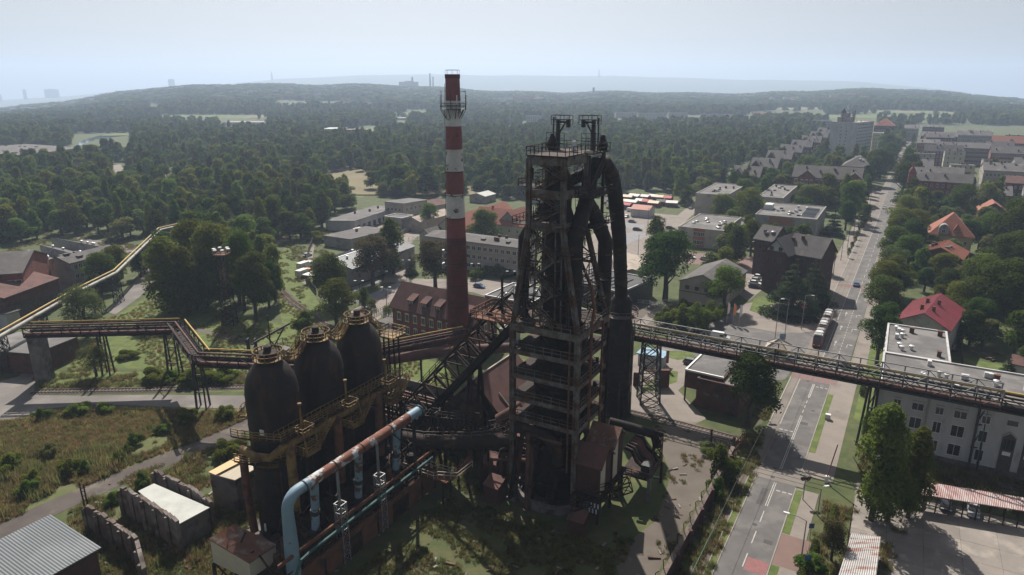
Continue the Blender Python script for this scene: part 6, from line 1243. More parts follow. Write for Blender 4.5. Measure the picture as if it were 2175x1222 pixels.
roof_ribs(cri, cri['_L'], 21, 8.6, 3.2, 34, 'roof_crimson'); roof_ribs(so, so['_L'], 15, 8, 3.2, 22, 'roof_orange'); roof_ribs(gh, gh['_L'], 38, 6, 2.2, 40, 'roof_bluegrey'); roof_ribs(bh, bh['_L'], 10.5, 8.8, 5.2, 44, 'roof_brownred', 'a', .7)
# white building
wb0, wb1 = S(45.5, 60.9), S(57.2, 60.9)
wb = bld_w('white_building', 'white rendered works building with long flat grey roof right of the street', wb0, wb1, 12.9, 20.5, 'flat', 0, 'wall_white', 'roof_tar', None, (5, 3, 1.4, 2.0, 1.6, 4), (5, 3, 1.4, 2.0, 1.6, 4), near=True, vents=(('cowl', 6), ('stack', 3), ('ac', 2)))
wg0, wg1 = S(45.3, 43.2), S(96, 43.2); L_ = (wg1 - wg0).length
wg = bld_w('white_wing', 'white front wing with barred windows and tall arched doorways at right', wg0, wg1, 12.9, 17.6, 'flat', 0, 'wall_white', 'roof_tar', None, None, (4, 3, 1.2, 2.0, 1.6, 4), near=True, vents=(('ac', 9), ('cowl', 9), ('stack', 4)))
for r_, z_ in enumerate((1.7, 5.4, 9.0)):
    for k, (x, w_) in enumerate(((3.3, 1.3), (6.6, 2.0), (10.0, 1.4), (13.2, 2.1), (17.0, 1.4))):
        o_ = link('window', win_mesh(w_, 2.3 if r_ < 2 else 1.5, 'white')[0], wg, (x, 0, z_)); link('pane', win_mesh(w_, 2.3 if r_ < 2 else 1.5, 'white')[1], o_)
        bb = MB()
        for j in range(4): bb.beam((-w_ / 2, -.1, .4 + j * .5), (w_ / 2, -.1, .4 + j * .5), .05)
        bb.build('bars', 'win_dark', o_)
for k in range(9):
    x = 20.8 + k * 3.1 + (.6 if k > 1 else 0); ar = k > 1
    b = MB(); pts = [(x - 1, -.12, 1.0), (x + 1, -.12, 1.0), (x + 1, -.12, 7.4)] + ([(x + math.cos(a), -.12, 7.4 + math.sin(a)) for a in np.linspace(.3, math.pi - .3, 6)] if ar else [(x, -.12, 8.3)]) + [(x - 1, -.12, 7.4)]
    b.poly(pts); dr = b.build('tall_doorway', 'win_dark', wg)
    b = MB(); b.box(x - .6, x + .6, -.17, -.13, 3.9, 4.6); b.build('white_panel', 'white_paint', dr)
    b = MB()
    for j in range(3): b.box(x - .75 + .55 * j, x - .3 + .55 * j, -.16, -.13, 5.0, 7.0)
    b.build('pane', 'glass', dr)
    b = MB()
    for p, q in zip(pts[2:-1], pts[3:]): b.beam((p[0], -.2, p[2] + .1), (q[0], -.2, q[2] + .1), .16, .22)
    b.build('hood_mould', 'wall_beige', dr); link('window', win_mesh(1.5, .9, 'dark')[2], wg, (x, 0, 9.6))
b = MB(); b.tube((8.2, -.2, .3), (8.2, -.2, 12.6), .14, n=8); b.build('downpipe', 'wall_beige', wg); b = MB(); b.box(-.1, L_, -.12, .03, 0, 1.0); b.build('plinth', 'concrete_dark', wg)
b = MB(); b.box(25.5, 26.6, 3.2, 4.3, 12.9, 16.4); b.box(25.3, 26.8, 3.0, 4.5, 16.4, 16.7); b.build('chimney', 'brick_red', wg)
b = MB(); b.box(30, 36, 3.4, 3.5, 12.9, 14.2); b.build('roof_screen', 'metal_light', wg)
# graffiti patch low on the wall (flat paint)
b = MB(); b.poly([(26.4, -.02, 1.2), (28.3, -.02, 1.15), (28.6, -.02, 1.9), (27.7, -.02, 2.3), (26.6, -.02, 2.0)]); b.v = [(x, -.14, z) for x, y, z in b.v]; b.build('graffiti', 'paint_blue', wg)
# carport and tin shed
cp = [G(1936, 1046, 3.2), G(2260, 1098, 3.2), G(2260, 1073, 3.6), G(1942, 1021, 3.6)]
t = thing('carport', 'long open carport with streaked red and white tin roof over parked cars', 'carport', (cp[0].x, cp[0].y, 0)); o0 = Vector((cp[0].x, cp[0].y, 0))
P_ = [Vector((p.x, p.y, z_)) - o0 for p, z_ in zip(cp, (3.1, 3.1, 3.7, 3.7))]; quad_roof(t, P_, .1, 'tin_red_white', .07, 70)
FOOT.append([(p.x, p.y) for p in cp])
for k in range(12):
    b = MB(); q, q2 = P_[0].lerp(P_[1], k / 11), P_[3].lerp(P_[2], k / 11); b.beam((q2.x, q2.y, 0), (q2.x, q2.y, 3.6), .14); b.build('post', 'rust_dark', t); b = MB(); b.beam((q.x, q.y, 0), (q.x, q.y, 3), .14); b.beam((q.x, q.y, 2.2), q.lerp(q2, .35) - Vector((0, 0, .2)), .1); b.build('post', 'rust_dark', t)
shed('tin_shed_roof', 'tin shed with rust streaked silver roof at the bottom right', 'shed', [G(1775, 1240, 3.2), G(1858, 1252, 3.2), G(1871, 1143, 3.2), G(1809, 1135, 3.2)], [3.1, 3.1, 3.4, 3.4], 'brick_dark', 'tin_old', .07, 16)
# ---------------------------------------------------------------- left works buildings
lo = bld('works_office', 'three storey brown works office with long slate roof at far left', (148, 560), (254, 533), 10, 10, 'gable_a', 1.6, 'wall_grey', 'roof_slate', (10, 3, 1.4, 1.7, 1.2, 3.2), vents=(('hatch', 5),))
for i, (a, c, lb) in enumerate((((40, 534), (123, 560), 'near'), ((84, 521), (160, 541), 'middle'), ((108, 505), (208, 528), 'far'))):
    bld('sawtooth_hall', f'{lb} pale fronted sawtooth roof bay behind the works office', a, c, 9.0, 9, 'mono', 3.6, 'wall_white' if i == 0 else 'wall_grey', 'roof_slate', vents=(('cowl', 4),), group='sawtooth hall bays', over=.15)
oh = bld('old_brick_hall', 'old red brown brick hall with broken end wall at the left edge', (8, 634), (122, 592), 9, 30, 'gable_a', 3.5, 'brick_dark', 'roof_brownred', (9, 1, 1.6, 2.6, 3, 3), style='dark')
bld('furnace_hall', 'higher grey roofed hall with light clerestory at the left edge', (-70, 588), (46, 580), 13, 24, 'gable_a', 4, 'brick_red', 'roof_slate', (7, 1, 3.0, 2.0, 9, 3))
bld('boiler_house', 'low dark brick house with tar roof below the pipeline at left', (-60, 742), (72, 752), 5.4, 13, 'mono', .6, 'brick_dark', 'roof_tar', None, (3, 1, 1.3, 1.6, 1.8, 3), style='dark')
bld('blue_gate_shed', 'pale blue metal door shed between brick hall and pipeline', (12, 668), (40, 660), 5, 6, 'mono', .6, 'wall_white', 'roof_slate')
bld('transformer_hut', 'little dark hut with pale slatted lid left of the pale willow', (124, 742), (150, 737), 3.0, 3.2, 'mono', .3, 'metal_dark', 'metal_grey', over=.2)
# ---------------------------------------------------------------- far buildings
def far(name, label, px, py, wpx, h, depth, wm, rm, roof='flat', rise=2, cols=0, rowsn=0, group=None, cat='building', slope=0.0):
    q0, q1 = G(px - wpx / 2, py), G(px + wpx / 2, py + slope)
    return bld_w(name, label, q0, q1, h, depth, roof, rise, wm, rm, (cols, rowsn, 1.8, 1.4, 1.4, 2.9) if cols else None, group=group, cat=cat)
bld('rolling_mill_hall', 'huge low brown roofed hall by the pond at far left', (52, 331), (171, 314), 13, 95, 'gable_a', 3, 'concrete_dark', 'roof_slate', vents=(('hatch', 16),), free_dir=True)
far('warehouse', 'pale warehouse roofs in the wood left of the big ribbed store', 520, 268, 92, 6, 40, 'wall_white', 'roof_beige', cols=0)
far('warehouse', 'long pale flat shed beyond the low warehouse roofs', 620, 232, 60, 7, 60, 'wall_white', 'tin_white')
far('warehouse', 'white flat roofed factory in the middle of the wood', 705, 287, 40, 8, 40, 'wall_white', 'tin_white')
far('warehouse', 'dull red factory wing beside the white flat factory', 755, 285, 50, 6, 20, 'brick_dark', 'roof_beige')
far('ribbed_store', 'big ribbed tan store rising above the wood', 715, 232, 62, 24, 60, 'concrete', 'roof_beige', cols=14, rowsn=1)
far('ribbed_store', 'lower dark brown extension of the big ribbed store', 775, 228, 66, 17, 60, 'brick_dark', 'roof_brownred')
for k, (px, py, w, hh) in enumerate(((330, 236, 16, 6), (405, 226, 22, 5), (1040, 215, 30, 8), (880, 246, 40, 6), (850, 258, 26, 6))):
    far('warehouse', ['tiny white shed in the far left wood', 'white sheds strip below the long dark ridge', 'far pale roofs right of the chimney top', 'low pale sheds just left of the chimney bands', 'small pale roof left of the chimney bands'][k], px, py, w, hh, 25, 'wall_white', 'tin_white')
fl_l = ['leftmost', 'second', 'third', 'fourth', 'fifth', 'sixth', 'seventh']
for k, (px, py, w) in enumerate(((1135, 262, 34), (1195, 260, 50), (1330, 253, 44), (1385, 255, 60), (1440, 254, 40), (1520, 258, 60), (1570, 262, 40))):
    far('apartment_block', f'{fl_l[k]} low pale apartment block in the far housing strip', px, py, w, 13, 12, 'wall_beige', 'roof_tar', 'flat', 0, 8, 4, 'far housing strip blocks', 'apartment block')
ends = ['leftmost', 'second', 'third', 'fourth', 'fifth', 'sixth', 'seventh', 'eighth', 'ninth', 'rightmost']
for k in range(10): far('terrace_house', f'{ends[k]} red roofed terrace house in the far row left of the tower block', 1605 + k * 13.5, 247 + k * .7, 11, 6, 10, 'wall_cream', 'roof_redtile', 'gable_a', 3, group='far red roofed terrace', cat='house')
# skyline: standing on the far terrain
def skyline(name, label, px, py_top, py_base, r, w, dep, m, cat, kind='box'):
    v_az = math.atan((px - 1087.5) / FOC * 1.0); x, y = r * math.sin(v_az), r * math.cos(v_az); z0 = terrain_z(x, y) - 5; z1 = Zat(py_top, y)
    t = thing(name, label, cat, (x, y, z0)); b = MB(); H_ = max(z1 - z0, 12)
    if kind == 'box': b.box(-w / 2, w / 2, 0, dep, 0, H_); b.build('slab', m, t); b = MB(); b.box(-w * .2, w * .2, dep * .2, dep * .8, H_, H_ + 4); b.build('plant_room', m, t)
    elif kind == 'stack': b.lathe([(w / 2, 0), (w * .32, H_)], 14); b.build('shaft', m, t); b = MB(); b.lathe([(w * .36, H_ - 4), (w * .36, H_), (w * .2, H_)], 14); b.build('rim', 'concrete_dark', t)
    else:
        lattice_tower(b, (0, 0), 0, H_, w, w * .3, 9, w * .09); b.build('lattice', m, t)
    return t
skyline('skyline_tower', 'hazy apartment tower on the left horizon, the leftmost', 34, 201, 215, 7800, 40, 30, 'wall_grey', 'tower')
skyline('skyline_tower', 'slim hazy tower near the left end of the horizon', 90, 191, 208, 7800, 20, 20, 'wall_grey', 'tower')
skyline('skyline_tower', 'broad hazy apartment slab on the left horizon', 146, 190, 204, 7800, 125, 20, 'wall_grey', 'tower')
skyline('skyline_tower', 'lone hazy tower above the left ridge', 393, 169, 182, 7000, 45, 30, 'wall_grey', 'tower')
skyline('skyline_mast', 'thin mast on the horizon left of the chimney', 600, 152, 168, 7500, 16, 16, 'metal_grey', 'mast', 'mast')
skyline('skyline_mast', 'thin mast on the horizon right of the furnace', 1264, 148, 168, 7500, 18, 18, 'metal_grey', 'mast', 'mast')
skyline('skyline_stack', 'taller of two slim far stacks left of the chimney top', 921, 156, 182, 3600, 11, 11, 'concrete', 'stack', 'stack')
skyline('skyline_stack', 'shorter of two slim far stacks left of the chimney top', 927, 164, 182, 3600, 9, 9, 'concrete', 'stack', 'stack')
skyline('skyline_works', 'blocky far power plant left of the two slim stacks', 876, 174, 188, 3500, 90, 40, 'wall_grey', 'plant')
skyline('skyline_works', 'winding tower beside the far power plant', 885, 164, 188, 3500, 14, 14, 'concrete', 'winding tower', 'mast')
skyline('skyline_church', 'far church with spire on the wooded rise right of the furnace', 1254, 186, 200, 2900, 12, 12, 'brick_dark', 'church', 'stack')
# ================================================================== VEHICLES
CARM = {}
def car_parts(kind):
    if kind in CARM: return CARM[kind]
    L, W, H = {'car': (4.3, 1.76, 1.46), 'estate': (4.7, 1.8, 1.48), 'van': (5.0, 1.95, 2.05), 'truck': (6.6, 2.3, 2.9)}[kind]
    def loft(secs):
        b = MB(); n = len(secs[0]); vs = [p for s_ in secs for p in s_]; fs = [(i * n + k, i * n + (k + 1) % n, (i + 1) * n + (k + 1) % n, (i + 1) * n + k) for i in range(len(secs) - 1) for k in range(n)]
        fs += [tuple(range(n)), tuple(range((len(secs) - 1) * n + n - 1, (len(secs) - 1) * n - 1, -1))]; b.add(vs, fs); return b
    def sec(x, w, z0, z1): w /= 2; return [(x, -w * .92, z0), (x, w * .92, z0), (x, w, (z0 + z1) * .5), (x, w * .93, z1), (x, -w * .93, z1), (x, -w, (z0 + z1) * .5)]
    if kind in ('car', 'estate'):
        hd = L / 2; body = loft([sec(-hd, W * .86, .42, .78), sec(-hd + .25, W * .97, .28, .92), sec(-hd + 1.2, W, .24, .95), sec(.3, W, .24, .93), sec(hd - 1.0, W, .25, .86), sec(hd - .2, W * .94, .3, .68), sec(hd, W * .82, .4, .6)])
        rb = -hd + (.15 if kind == 'estate' else .35)
        gl = loft([sec(rb, W * .84, .9, .98), sec(rb + .5, W * .82, .9, H - .06), sec(rb + .9, W * .80, .9, H - .02), sec(.2, W * .80, .9, H - .03), sec(1.15, W * .86, .88, .93)])
        roof = MB(); roof.box(rb + .55, .25, -W * .365, W * .365, H - .05, H + .01)
    elif kind == 'van':
        hd = L / 2; body = loft([sec(-hd, W * .94, .35, H - .1), sec(-hd + .2, W, .3, H), sec(hd - 1.7, W, .3, H), sec(hd - 1.0, W, .3, 1.25), sec(hd - .1, W * .94, .32, .95), sec(hd, W * .86, .4, .8)])
        gl = MB(); gl.box(hd - 2.6, hd - 1.7, -W / 2 - .01, W / 2 + .01, 1.15, 1.75); gl.add([(hd - 1.66, -W * .44, H - .12), (hd - 1.66, W * .44, H - .12), (hd - .98, W * .46, 1.3), (hd - .98, -W * .46, 1.3)], [(0, 3, 2, 1)]); gl.v = [(x + (.03 if i >= 8 else 0), y, z + (.03 if i >= 8 else 0)) for i, (x, y, z) in enumerate(gl.v)]
        roof = MB(); roof.box(-hd + .3, hd - 1.8, -W * .42, W * .42, H, H + .03)
    else:
        hd = L / 2; body = MB(); body.box(hd - 1.9, hd, -W / 2, W / 2, .6, 2.5); body.box(-hd, hd - 2.0, -W / 2, W / 2, .8, 1.0)
        gl = MB(); gl.box(hd - 1.2, hd + .02, -W / 2 - .02, W / 2 + .02, 1.55, 2.2)
        roof = MB(); roof.box(-hd, hd - 2.05, -W / 2, W / 2, 1.0, H)
    wh = MB(); r = .33 if kind != 'truck' else .45
    wh.add([], []); pts = [(0, -.11, 0), (0, .11, 0)]; wh.path(pts, r, 12); wh.mi = 1; wh.path([(0, -.12, 0), (0, .12, 0)], r * .55, 8)
    lt = MB(); lt.box(-.05, .05, -.2, .2, -.08, .08)
    CARM[kind] = (L, W, r, body, gl, roof, wh.mesh('wheel', ['tyre', 'metal_grey']), lt.mesh('headlight', 'lamp_on'), {}, gl.mesh('window_glass', 'glass', True)); return CARM[kind]
def car(label, px, py, col, heading, kind='car', cat='car', group=None, loc=None, z=0.06):
    L, W, r, body, gl, roof, wh, lt, cache, glm = car_parts(kind)
    if col not in cache: cache[col] = (body.mesh('body', col, True), roof.mesh('roof', 'awning_white' if kind == 'truck' else col))
    q = loc or G(px, py); t = thing({'van': 'van', 'truck': 'truck'}.get(kind, 'parked_car' if group else 'car'), label, cat, (q.x, q.y, z), heading, group)
    link('body', cache[col][0], t); link('window_glass', glm, t); link('roof', cache[col][1], t)
    for sx in (-1, 1):
        for sy in (-1, 1): link('wheel', wh, t, (sx * L * .31, sy * (W / 2 - .08), r))
    for sy in (-1, 1): link('headlight', lt, t, (L / 2 - .03, sy * W * .33, .62))
    return t
HS = math.pi / 2 - TS          # heading along the street, away
HN = TH
CP_ = 'cars in the market car park'
for px, py, c, k, lb, h in ((1341, 450, 'car_white', 'van', 'white van nearest the orange roofed market kiosk', HN), (1318, 459, 'car_grey', 'car', 'grey car left of a white car in the market car park', HS), (1331, 462, 'car_white', 'car', 'white car in the back row of the market car park', HS),
        (1314, 475, 'car_silver', 'car', 'silver car in the front row of the market car park', HN), (1343, 473, 'car_grey', 'car', 'dark grey car in the front row of the market car park', HN), (1354, 490, 'car_black', 'estate', 'long black estate beside the red paved strip', HN + .1),
        (1424, 487, 'car_black', 'estate', 'black estate driving out past the poplar', HN + .1), (1468, 444, 'car_black', 'car', 'black car on the lane beside the dormitory block', HS), (1426, 419, 'car_silver', 'car', 'silver car behind the market stalls', HS), (1304, 416, 'car_white', 'car', 'white car at the left end of the stalls', HS)):
    car(lb, px, py, c, h, k, group=CP_)
for px, py, c, k, lb, h in ((1466, 549, 'car_white', 'car', 'white car half behind the dark round tree', HN), (1498, 553, 'car_silver', 'car', 'silver car in the school yard', HN), (1515, 555, 'car_white', 'car', 'white car right of the silver one in the school yard', HN),
        (1612, 592, 'car_white', 'car', 'white car farthest of four beside the dark villa', HN), (1607, 599, 'car_silver', 'car', 'silver car second of four beside the dark villa', HN), (1603, 605, 'car_white', 'car', 'white car third of four beside the dark villa', HN), (1603, 612, 'car_black', 'car', 'black car nearest of four beside the dark villa', HN),
        (1018, 611, 'car_blue', 'car', 'blue car on the plaza right of the chimney', HN), (784, 485, 'car_black', 'car', 'black car by the white garage range', HS - .5), (795, 478, 'car_white', 'car', 'white car before the white garage range', HS - .5), (806, 472, 'car_red', 'car', 'red car before the white garage range', HS - .5),
        (811, 494, 'car_white', 'car', 'upper white car in the middle of the garage yard', HN), (808, 503, 'car_silver', 'car', 'lower silver car in the middle of the garage yard', HN), (884, 484, 'car_black', 'car', 'black car beside the tan store wall', HS),
        (653, 545, 'car_silver', 'car', 'silver car behind the trucks left of the grey hall', HS), (1945, 1069, 'car_silver', 'car', 'silver car at the left end of the carport', HS + math.pi), (2008, 1076, 'car_black', 'car', 'black car second under the carport', HS + math.pi), (2066, 1090, 'car_silver', 'car', 'grey car third under the carport', HS + math.pi),
        (1471, 775, 'car_grey', 'estate', 'dark car behind the white coping of the gatehouse', HN), (2022, 742, 'car_grey', 'car', 'grey car right of the long flat roof', HS), (1692, 300, 'car_white', 'car', 'white car in the yard left of the tower block', HS), (1745, 348, 'car_orange', 'car', 'orange car in the yard left of the tower block', HS)):
    car(lb, px, py, c, h, k, group='parked cars')
car('white car parked beyond the pipe bridge', 1530, 722, 'car_white', HN, 'van', group='parked cars')
car('dark blue car driving away on the street at the red crossing', 1822, 605, 'car_blue', HS, loc=T(168, 1.2))
car('small car with lit headlights far up the street', 1887, 400, 'car_silver', HS + math.pi, loc=T(345, 1.0))
car('blue car on the pavement lane beyond the bridge', 1797, 770, 'car_blue', HS, loc=T(89, 5.2))
car('cream box truck parked in the garage yard', 764, 497, 'car_grey', HS, 'truck', 'truck'); car('white cabbed truck left of the grey hall', 648, 572, 'car_white', HS + .1, 'truck', 'truck'); car('orange truck nearest the fence left of the grey hall', 646, 588, 'car_orange', HS + .1, 'truck', 'truck')
for k in range(9): car(f'{["nearest", "second", "third", "fourth", "fifth", "sixth", "seventh", "eighth", "farthest"][k]} car parked on the far right kerb of the street', 0, 0, ['car_silver', 'car_white', 'car_black', 'car_grey', 'car_red'][k % 5], HS, loc=T(520 + k * 17, 5.6), group='cars far up the street')
# ---------------------------------------------------------------- tram
tr = thing('tram', 'red articulated tram with white topped cab coming down the street', 'tram', T(112, -2.6, .08), HS + math.pi)
secs = [(-4.4, 4.4), (5.0, 13.6), (-13.6, -5.0)]
for i, (x0, x1) in enumerate(secs):
    b = MB(); fr = (i == 1); bk_ = (i == 2); W = 1.2
    def sc(x, w, z1): return [(x, -w, .35), (x, w, .35), (x, w, 1.9), (x, w * .93, z1), (x, -w * .93, z1), (x, -w, 1.9)]
    S_ = ([sc(x0, W, 3.15), sc(x1 - 1.6, W, 3.15), sc(x1 - .7, W * .96, 2.9), sc(x1, W * .8, 1.7)] if fr else [sc(x0, W * .85, 2.0), sc(x0 + .8, W * .97, 2.95), sc(x0 + 1.5, W, 3.15), sc(x1, W, 3.15)] if bk_ else [sc(x0, W, 3.15), sc(x1, W, 3.15)])
    n = 6; b.add([p for s_ in S_ for p in s_], [(j * n + k, j * n + (k + 1) % n, (j + 1) * n + (k + 1) % n, (j + 1) * n + k) for j in range(len(S_) - 1) for k in range(n)] + [tuple(range(n)), tuple(range((len(S_) - 1) * n + n - 1, (len(S_) - 1) * n - 1, -1))])
    bd = b.build('car_body', 'tram_red', tr)
    for sy in (-1, 1):
        nw = 5
        for k in range(nw):
            b = MB(); a_, c_ = x0 + .5 + k * (x1 - x0 - (1.9 if i else 1)) / nw + (1.2 if bk_ else 0), x0 + .5 + (k + .86) * (x1 - x0 - (1.9 if i else 1)) / nw + (1.2 if bk_ else 0); y = sy * (W + .015); b.quad((a_, y, 1.25), (c_, y, 1.25), (c_, sy * (W + .012), 1.9), (a_, sy * (W + .012), 1.9)); b.quad((a_, sy * (W + .012), 1.9), (c_, sy * (W + .012), 1.9), (c_, sy * (W * .955), 2.65), (a_, sy * (W * .955), 2.65)); b.build('window', 'glass', bd)
    b = MB(); b.box(x0 + (1.6 if bk_ else .2), x1 - (1.8 if fr else .2), -W * .86, W * .86, 3.15, 3.24); b.build('roof', 'metal_dark', bd)
    for k, xx in enumerate((x0 + 1.7, x0 + 4.1, x0 + 6.3)): b = MB(); b.box(xx, xx + 1.7, -.75, .75, 3.24, 3.6); b.box(xx + .2, xx + 1.5, -.95, .95, 3.24, 3.42); b.build('roof_unit', 'metal_light' if k % 2 else 'metal_grey', bd)
    for xx in (x0 + 1.8, x1 - 1.8): b = MB(); b.box(xx - 1, xx + 1, -1.1, 1.1, .02, .36); b.build('bogie', 'metal_dark', bd)
b = MB(); b.quad((12.95, -.98, 2.75), (12.95, .98, 2.75), (13.68, .93, 1.55), (13.68, -.93, 1.55)); b.v = [(x + .05, y, z + .03) for x, y, z in b.v]; b.build('windscreen', 'glass', tr)
b = MB(); b.box(11.2, 12.75, -1.0, 1.0, 3.15, 3.4); b.build('cab_roof', 'white_paint', tr)
for sy in (-1, 1): b = MB(); b.box(13.5, 13.68, sy * .65 - .15, sy * .65 + .15, .8, 1.0); b.build('headlight', 'lamp_on', tr)
for x in (4.7, -4.7): b = MB(); b.box(x - .4, x + .4, -1.05, 1.05, .4, 3.0); b.build('bellows', 'tyre', tr)
b = MB(); b.beam((-1.6, 0, 3.3), (0, 0, 4.5), .08); b.beam((0, 0, 4.5), (-1.2, 0, 5.6), .08); b.beam((-1.2, -.8, 5.6), (-1.2, .8, 5.6), .1); b.build('pantograph', 'metal_dark', tr)
# ================================================================== STREET FURNITURE
def lamp(label, p, h=8.5, arm=1.6, ang=0, double=False, m='metal_grey', group='street lamps'):
    t = thing('street_lamp', label, 'street lamp', (p.x, p.y, 0), ang, group); b = MB(); b.path([(0, 0, 0), (0, 0, h * .6), (0, 0, h)], [.11, .09, .07], 8); b.build('pole', m, t)
    for s_ in ((-1, 1) if double else (1,)):
        b = MB(); b.path([(0, 0, h - .1), (s_ * arm * .5, 0, h + .25), (s_ * arm, 0, h + .3)], .05, 6); a_ = b.build('arm', m, t)
        b = MB(); b.box(s_ * arm - .1 if s_ > 0 else s_ * arm - .7, s_ * arm + .7 if s_ > 0 else s_ * arm + .1, -.16, .16, h + .22, h + .36); b.build('lamp_head', 'metal_light', a_)
    return t
lamp('street lamp with pale curved arm over the red driveway', T(6.5, 7.1), 7.5, 2.4, math.pi - TS)
for k, (px, py, hh) in enumerate(((1735, 690, 11), (1400 + 0, 0, 0))[:1]): lamp('tall lamp post behind the tram on the plaza', G(1702, 700), 10, 1.6, -TS)
lamp('tall lamp post with white head left of the tram', G(1664, 737), 13, 1.4, math.pi); lamp('plain tall pole left of the white headed lamp post', G(1646, 720), 11, .6, 0)
ords = ['first', 'second', 'third', 'fourth', 'fifth', 'sixth', 'seventh', 'eighth']
for k in range(8): lamp(f'{ords[k]} street pole beyond the junction along the tram track', T(178 + k * 26, -7.2), 9.5, 1.8, -TS, m='metal_dark', group='poles along the tram track')
for k, (px, py) in enumerate(((765, 640), (815, 618), (864, 592), (822, 655), (1010, 600), (1085, 618))): lamp(f'{["leftmost", "second", "third", "fourth", "fifth", "rightmost"][k]} slim plaza lamp near the brick workshop', G(px, py), 6.5, .9, 0, True, 'metal_dark', 'plaza lamps')
for k, (px, py) in enumerate(((1355, 545), (1412, 505), (1376, 480), (1600, 560))): lamp(f'{["nearest", "second", "farthest", "yard"][k]} thin lamp in the market car park zone', G(px, py), 8.5, 1.0, .5, True, 'metal_dark', 'car park lamps')
lamp('leaning lamp with two pale heads among the right foreground trees', G(1860, 1112), 12, 1.6, .3, True, 'metal_grey'); lamp('lamp on a wall post left of the leafy pair of trees', T(20.5, 7.6), 5, .6, .2)
# catenary wires
cw = MB()
for s0 in range(0, 360, 26): cw.beam(T(s0, -2.6 if s0 > 90 else -4.2, 5.8), T(s0 + 26, -2.6 if s0 + 26 > 90 else -4.2, 5.8), .035)
tag(cw.build('tram_wire', 'metal_dark'), 'tram overhead wire strung along the street', 'wire')
# flags
for k, (x, c) in enumerate(((1543, 'flag_white'), (1556, 'flag_orange'), (1569, 'flag_white'))):
    q = G(x, 686 + k * 3); t = thing('banner_flag', ['left white feather banner on the plaza', 'orange feather banner between two white ones', 'right white feather banner on the plaza'][k], 'banner', (q.x, q.y, 0), 0, 'plaza banners'); b = MB(); b.tube((0, 0, 0), (0, 0, 6.2), .06, n=6); b.build('pole', 'metal_light', t)
    b = MB(); pts = [(0, 0, 2.6), (.55, .05, 2.9), (.75, .1, 4.2), (.65, .08, 5.6), (.3, .02, 6.2), (0, 0, 6.2)]; b.poly(pts); b.poly([(p[0], p[1] + .03, p[2]) for p in pts][::-1]); b.build('cloth', c, t)
q = G(1704, 676); t = thing('advert_pillar', 'round advertising pillar with pink and turquoise posters by the parasols', 'advert pillar', (q.x, q.y, 0)); b = MB(); b.lathe([(.9, 0), (.9, .3), (.8, .35), (.8, 3.2)], 20); b.build('drum', 'white_paint', t); b = MB(); b.lathe([(1.0, 3.2), (1.0, 3.35), (.3, 3.8), (.05, 4.0)], 20); b.build('cap', 'car_red', t)
for k in range(5): b = MB(); a0 = -2.7 + k * .62; b.add([(0.83 * math.cos(a0 + j * .14), .83 * math.sin(a0 + j * .14), z_) for z_ in (.7, 2.6) for j in range(4)], [(j, j + 1, 5 + j, 4 + j) for j in range(3)]); b.build('poster', ['line_red', 'teal_pipe', 'flag_white', 'paint_blue', 'flag_orange'][k], t)
for k, (px, py) in enumerate(((1650, 668), (1675, 664), (1700, 660), (1722, 652))):
    q = G(px, py); t = thing('cafe_parasol', f'{["leftmost", "second", "third", "rightmost"][k]} beige parasol under the conifers', 'parasol', (q.x, q.y, 0), k * .4, 'cafe parasols'); b = MB(); b.tube((0, 0, 0), (0, 0, 3.2), .05, n=6); b.build('pole', 'timber', t); b = MB(); b.lathe([(2.3, 2.5), (1.4, 2.85), (.1, 3.3)], 8, cap=False); b.build('canopy', 'roof_beige', t)
# ticket shelter with pyramid roof near the bridge
q = G(1650, 760); t = thing('kiosk_pavilion', 'small kiosk with pale green pyramid roof just beyond the bridge', 'kiosk', (q.x, q.y, 0), TH); b = MB(); b.box(-2.2, 2.2, -2.2, 2.2, 0, 2.8); b.build('wall', 'wall_cream', t); b = MB(); b.add([(-3, -3, 2.8), (3, -3, 2.8), (3, 3, 2.8), (-3, 3, 2.8), (0, 0, 5.2)], [(0, 1, 4), (1, 2, 4), (2, 3, 4), (3, 0, 4), (3, 2, 1, 0)]); b.build('roof', 'roof_beige', t)
for k in range(4): b = MB(); a = k * math.pi / 2 + math.pi / 4; b.beam((4.2 * math.cos(a), 4.2 * math.sin(a), 2.9), (0, 0, 5.3), .14); b.build('hip_rib', 'pipe_grey', t)
q = G(1385, 775); t = thing('info_pavilion', 'small white kiosk with blue roof behind the bridge support tower', 'kiosk', (q.x, q.y, 0), TH); b = MB(); b.box(-3, 3, -2, 2, 0, 3); b.build('wall', 'wall_white', t); b = MB(); b.box(-3.4, 3.4, -2.4, 2.4, 3, 3.3); b.build('roof', 'paint_blue', t)
wl_ = MB(); wl_.beam(G(1345, 805, 1.6), G(1360, 806, 1.6), .4, 3.2); o_ = tag(wl_.build('brick_pier', 'brick_dark'), 'dark brick pier left of the bridge support tower', 'pier')
wl_ = MB(); q = G(1405, 822); wl_.box(q.x - 1.6, q.x + 1.6, q.y - .4, q.y + .6, 0, 4.2); tag(wl_.build('brick_pier', 'brick_dark'), 'dark brick pier right of the bridge support tower', 'pier')
q = G(1413, 785); t = thing('banner_flag', 'pink banner pole beside the small blue roofed kiosk', 'banner', (q.x, q.y, 0)); b = MB(); b.tube((0, 0, 0), (0, 0, 5), .05, n=6); b.build('pole', 'metal_light', t); b = MB(); b.box(.04, .7, -.01, .02, 1.6, 4.9); b.build('cloth', 'line_red', t)
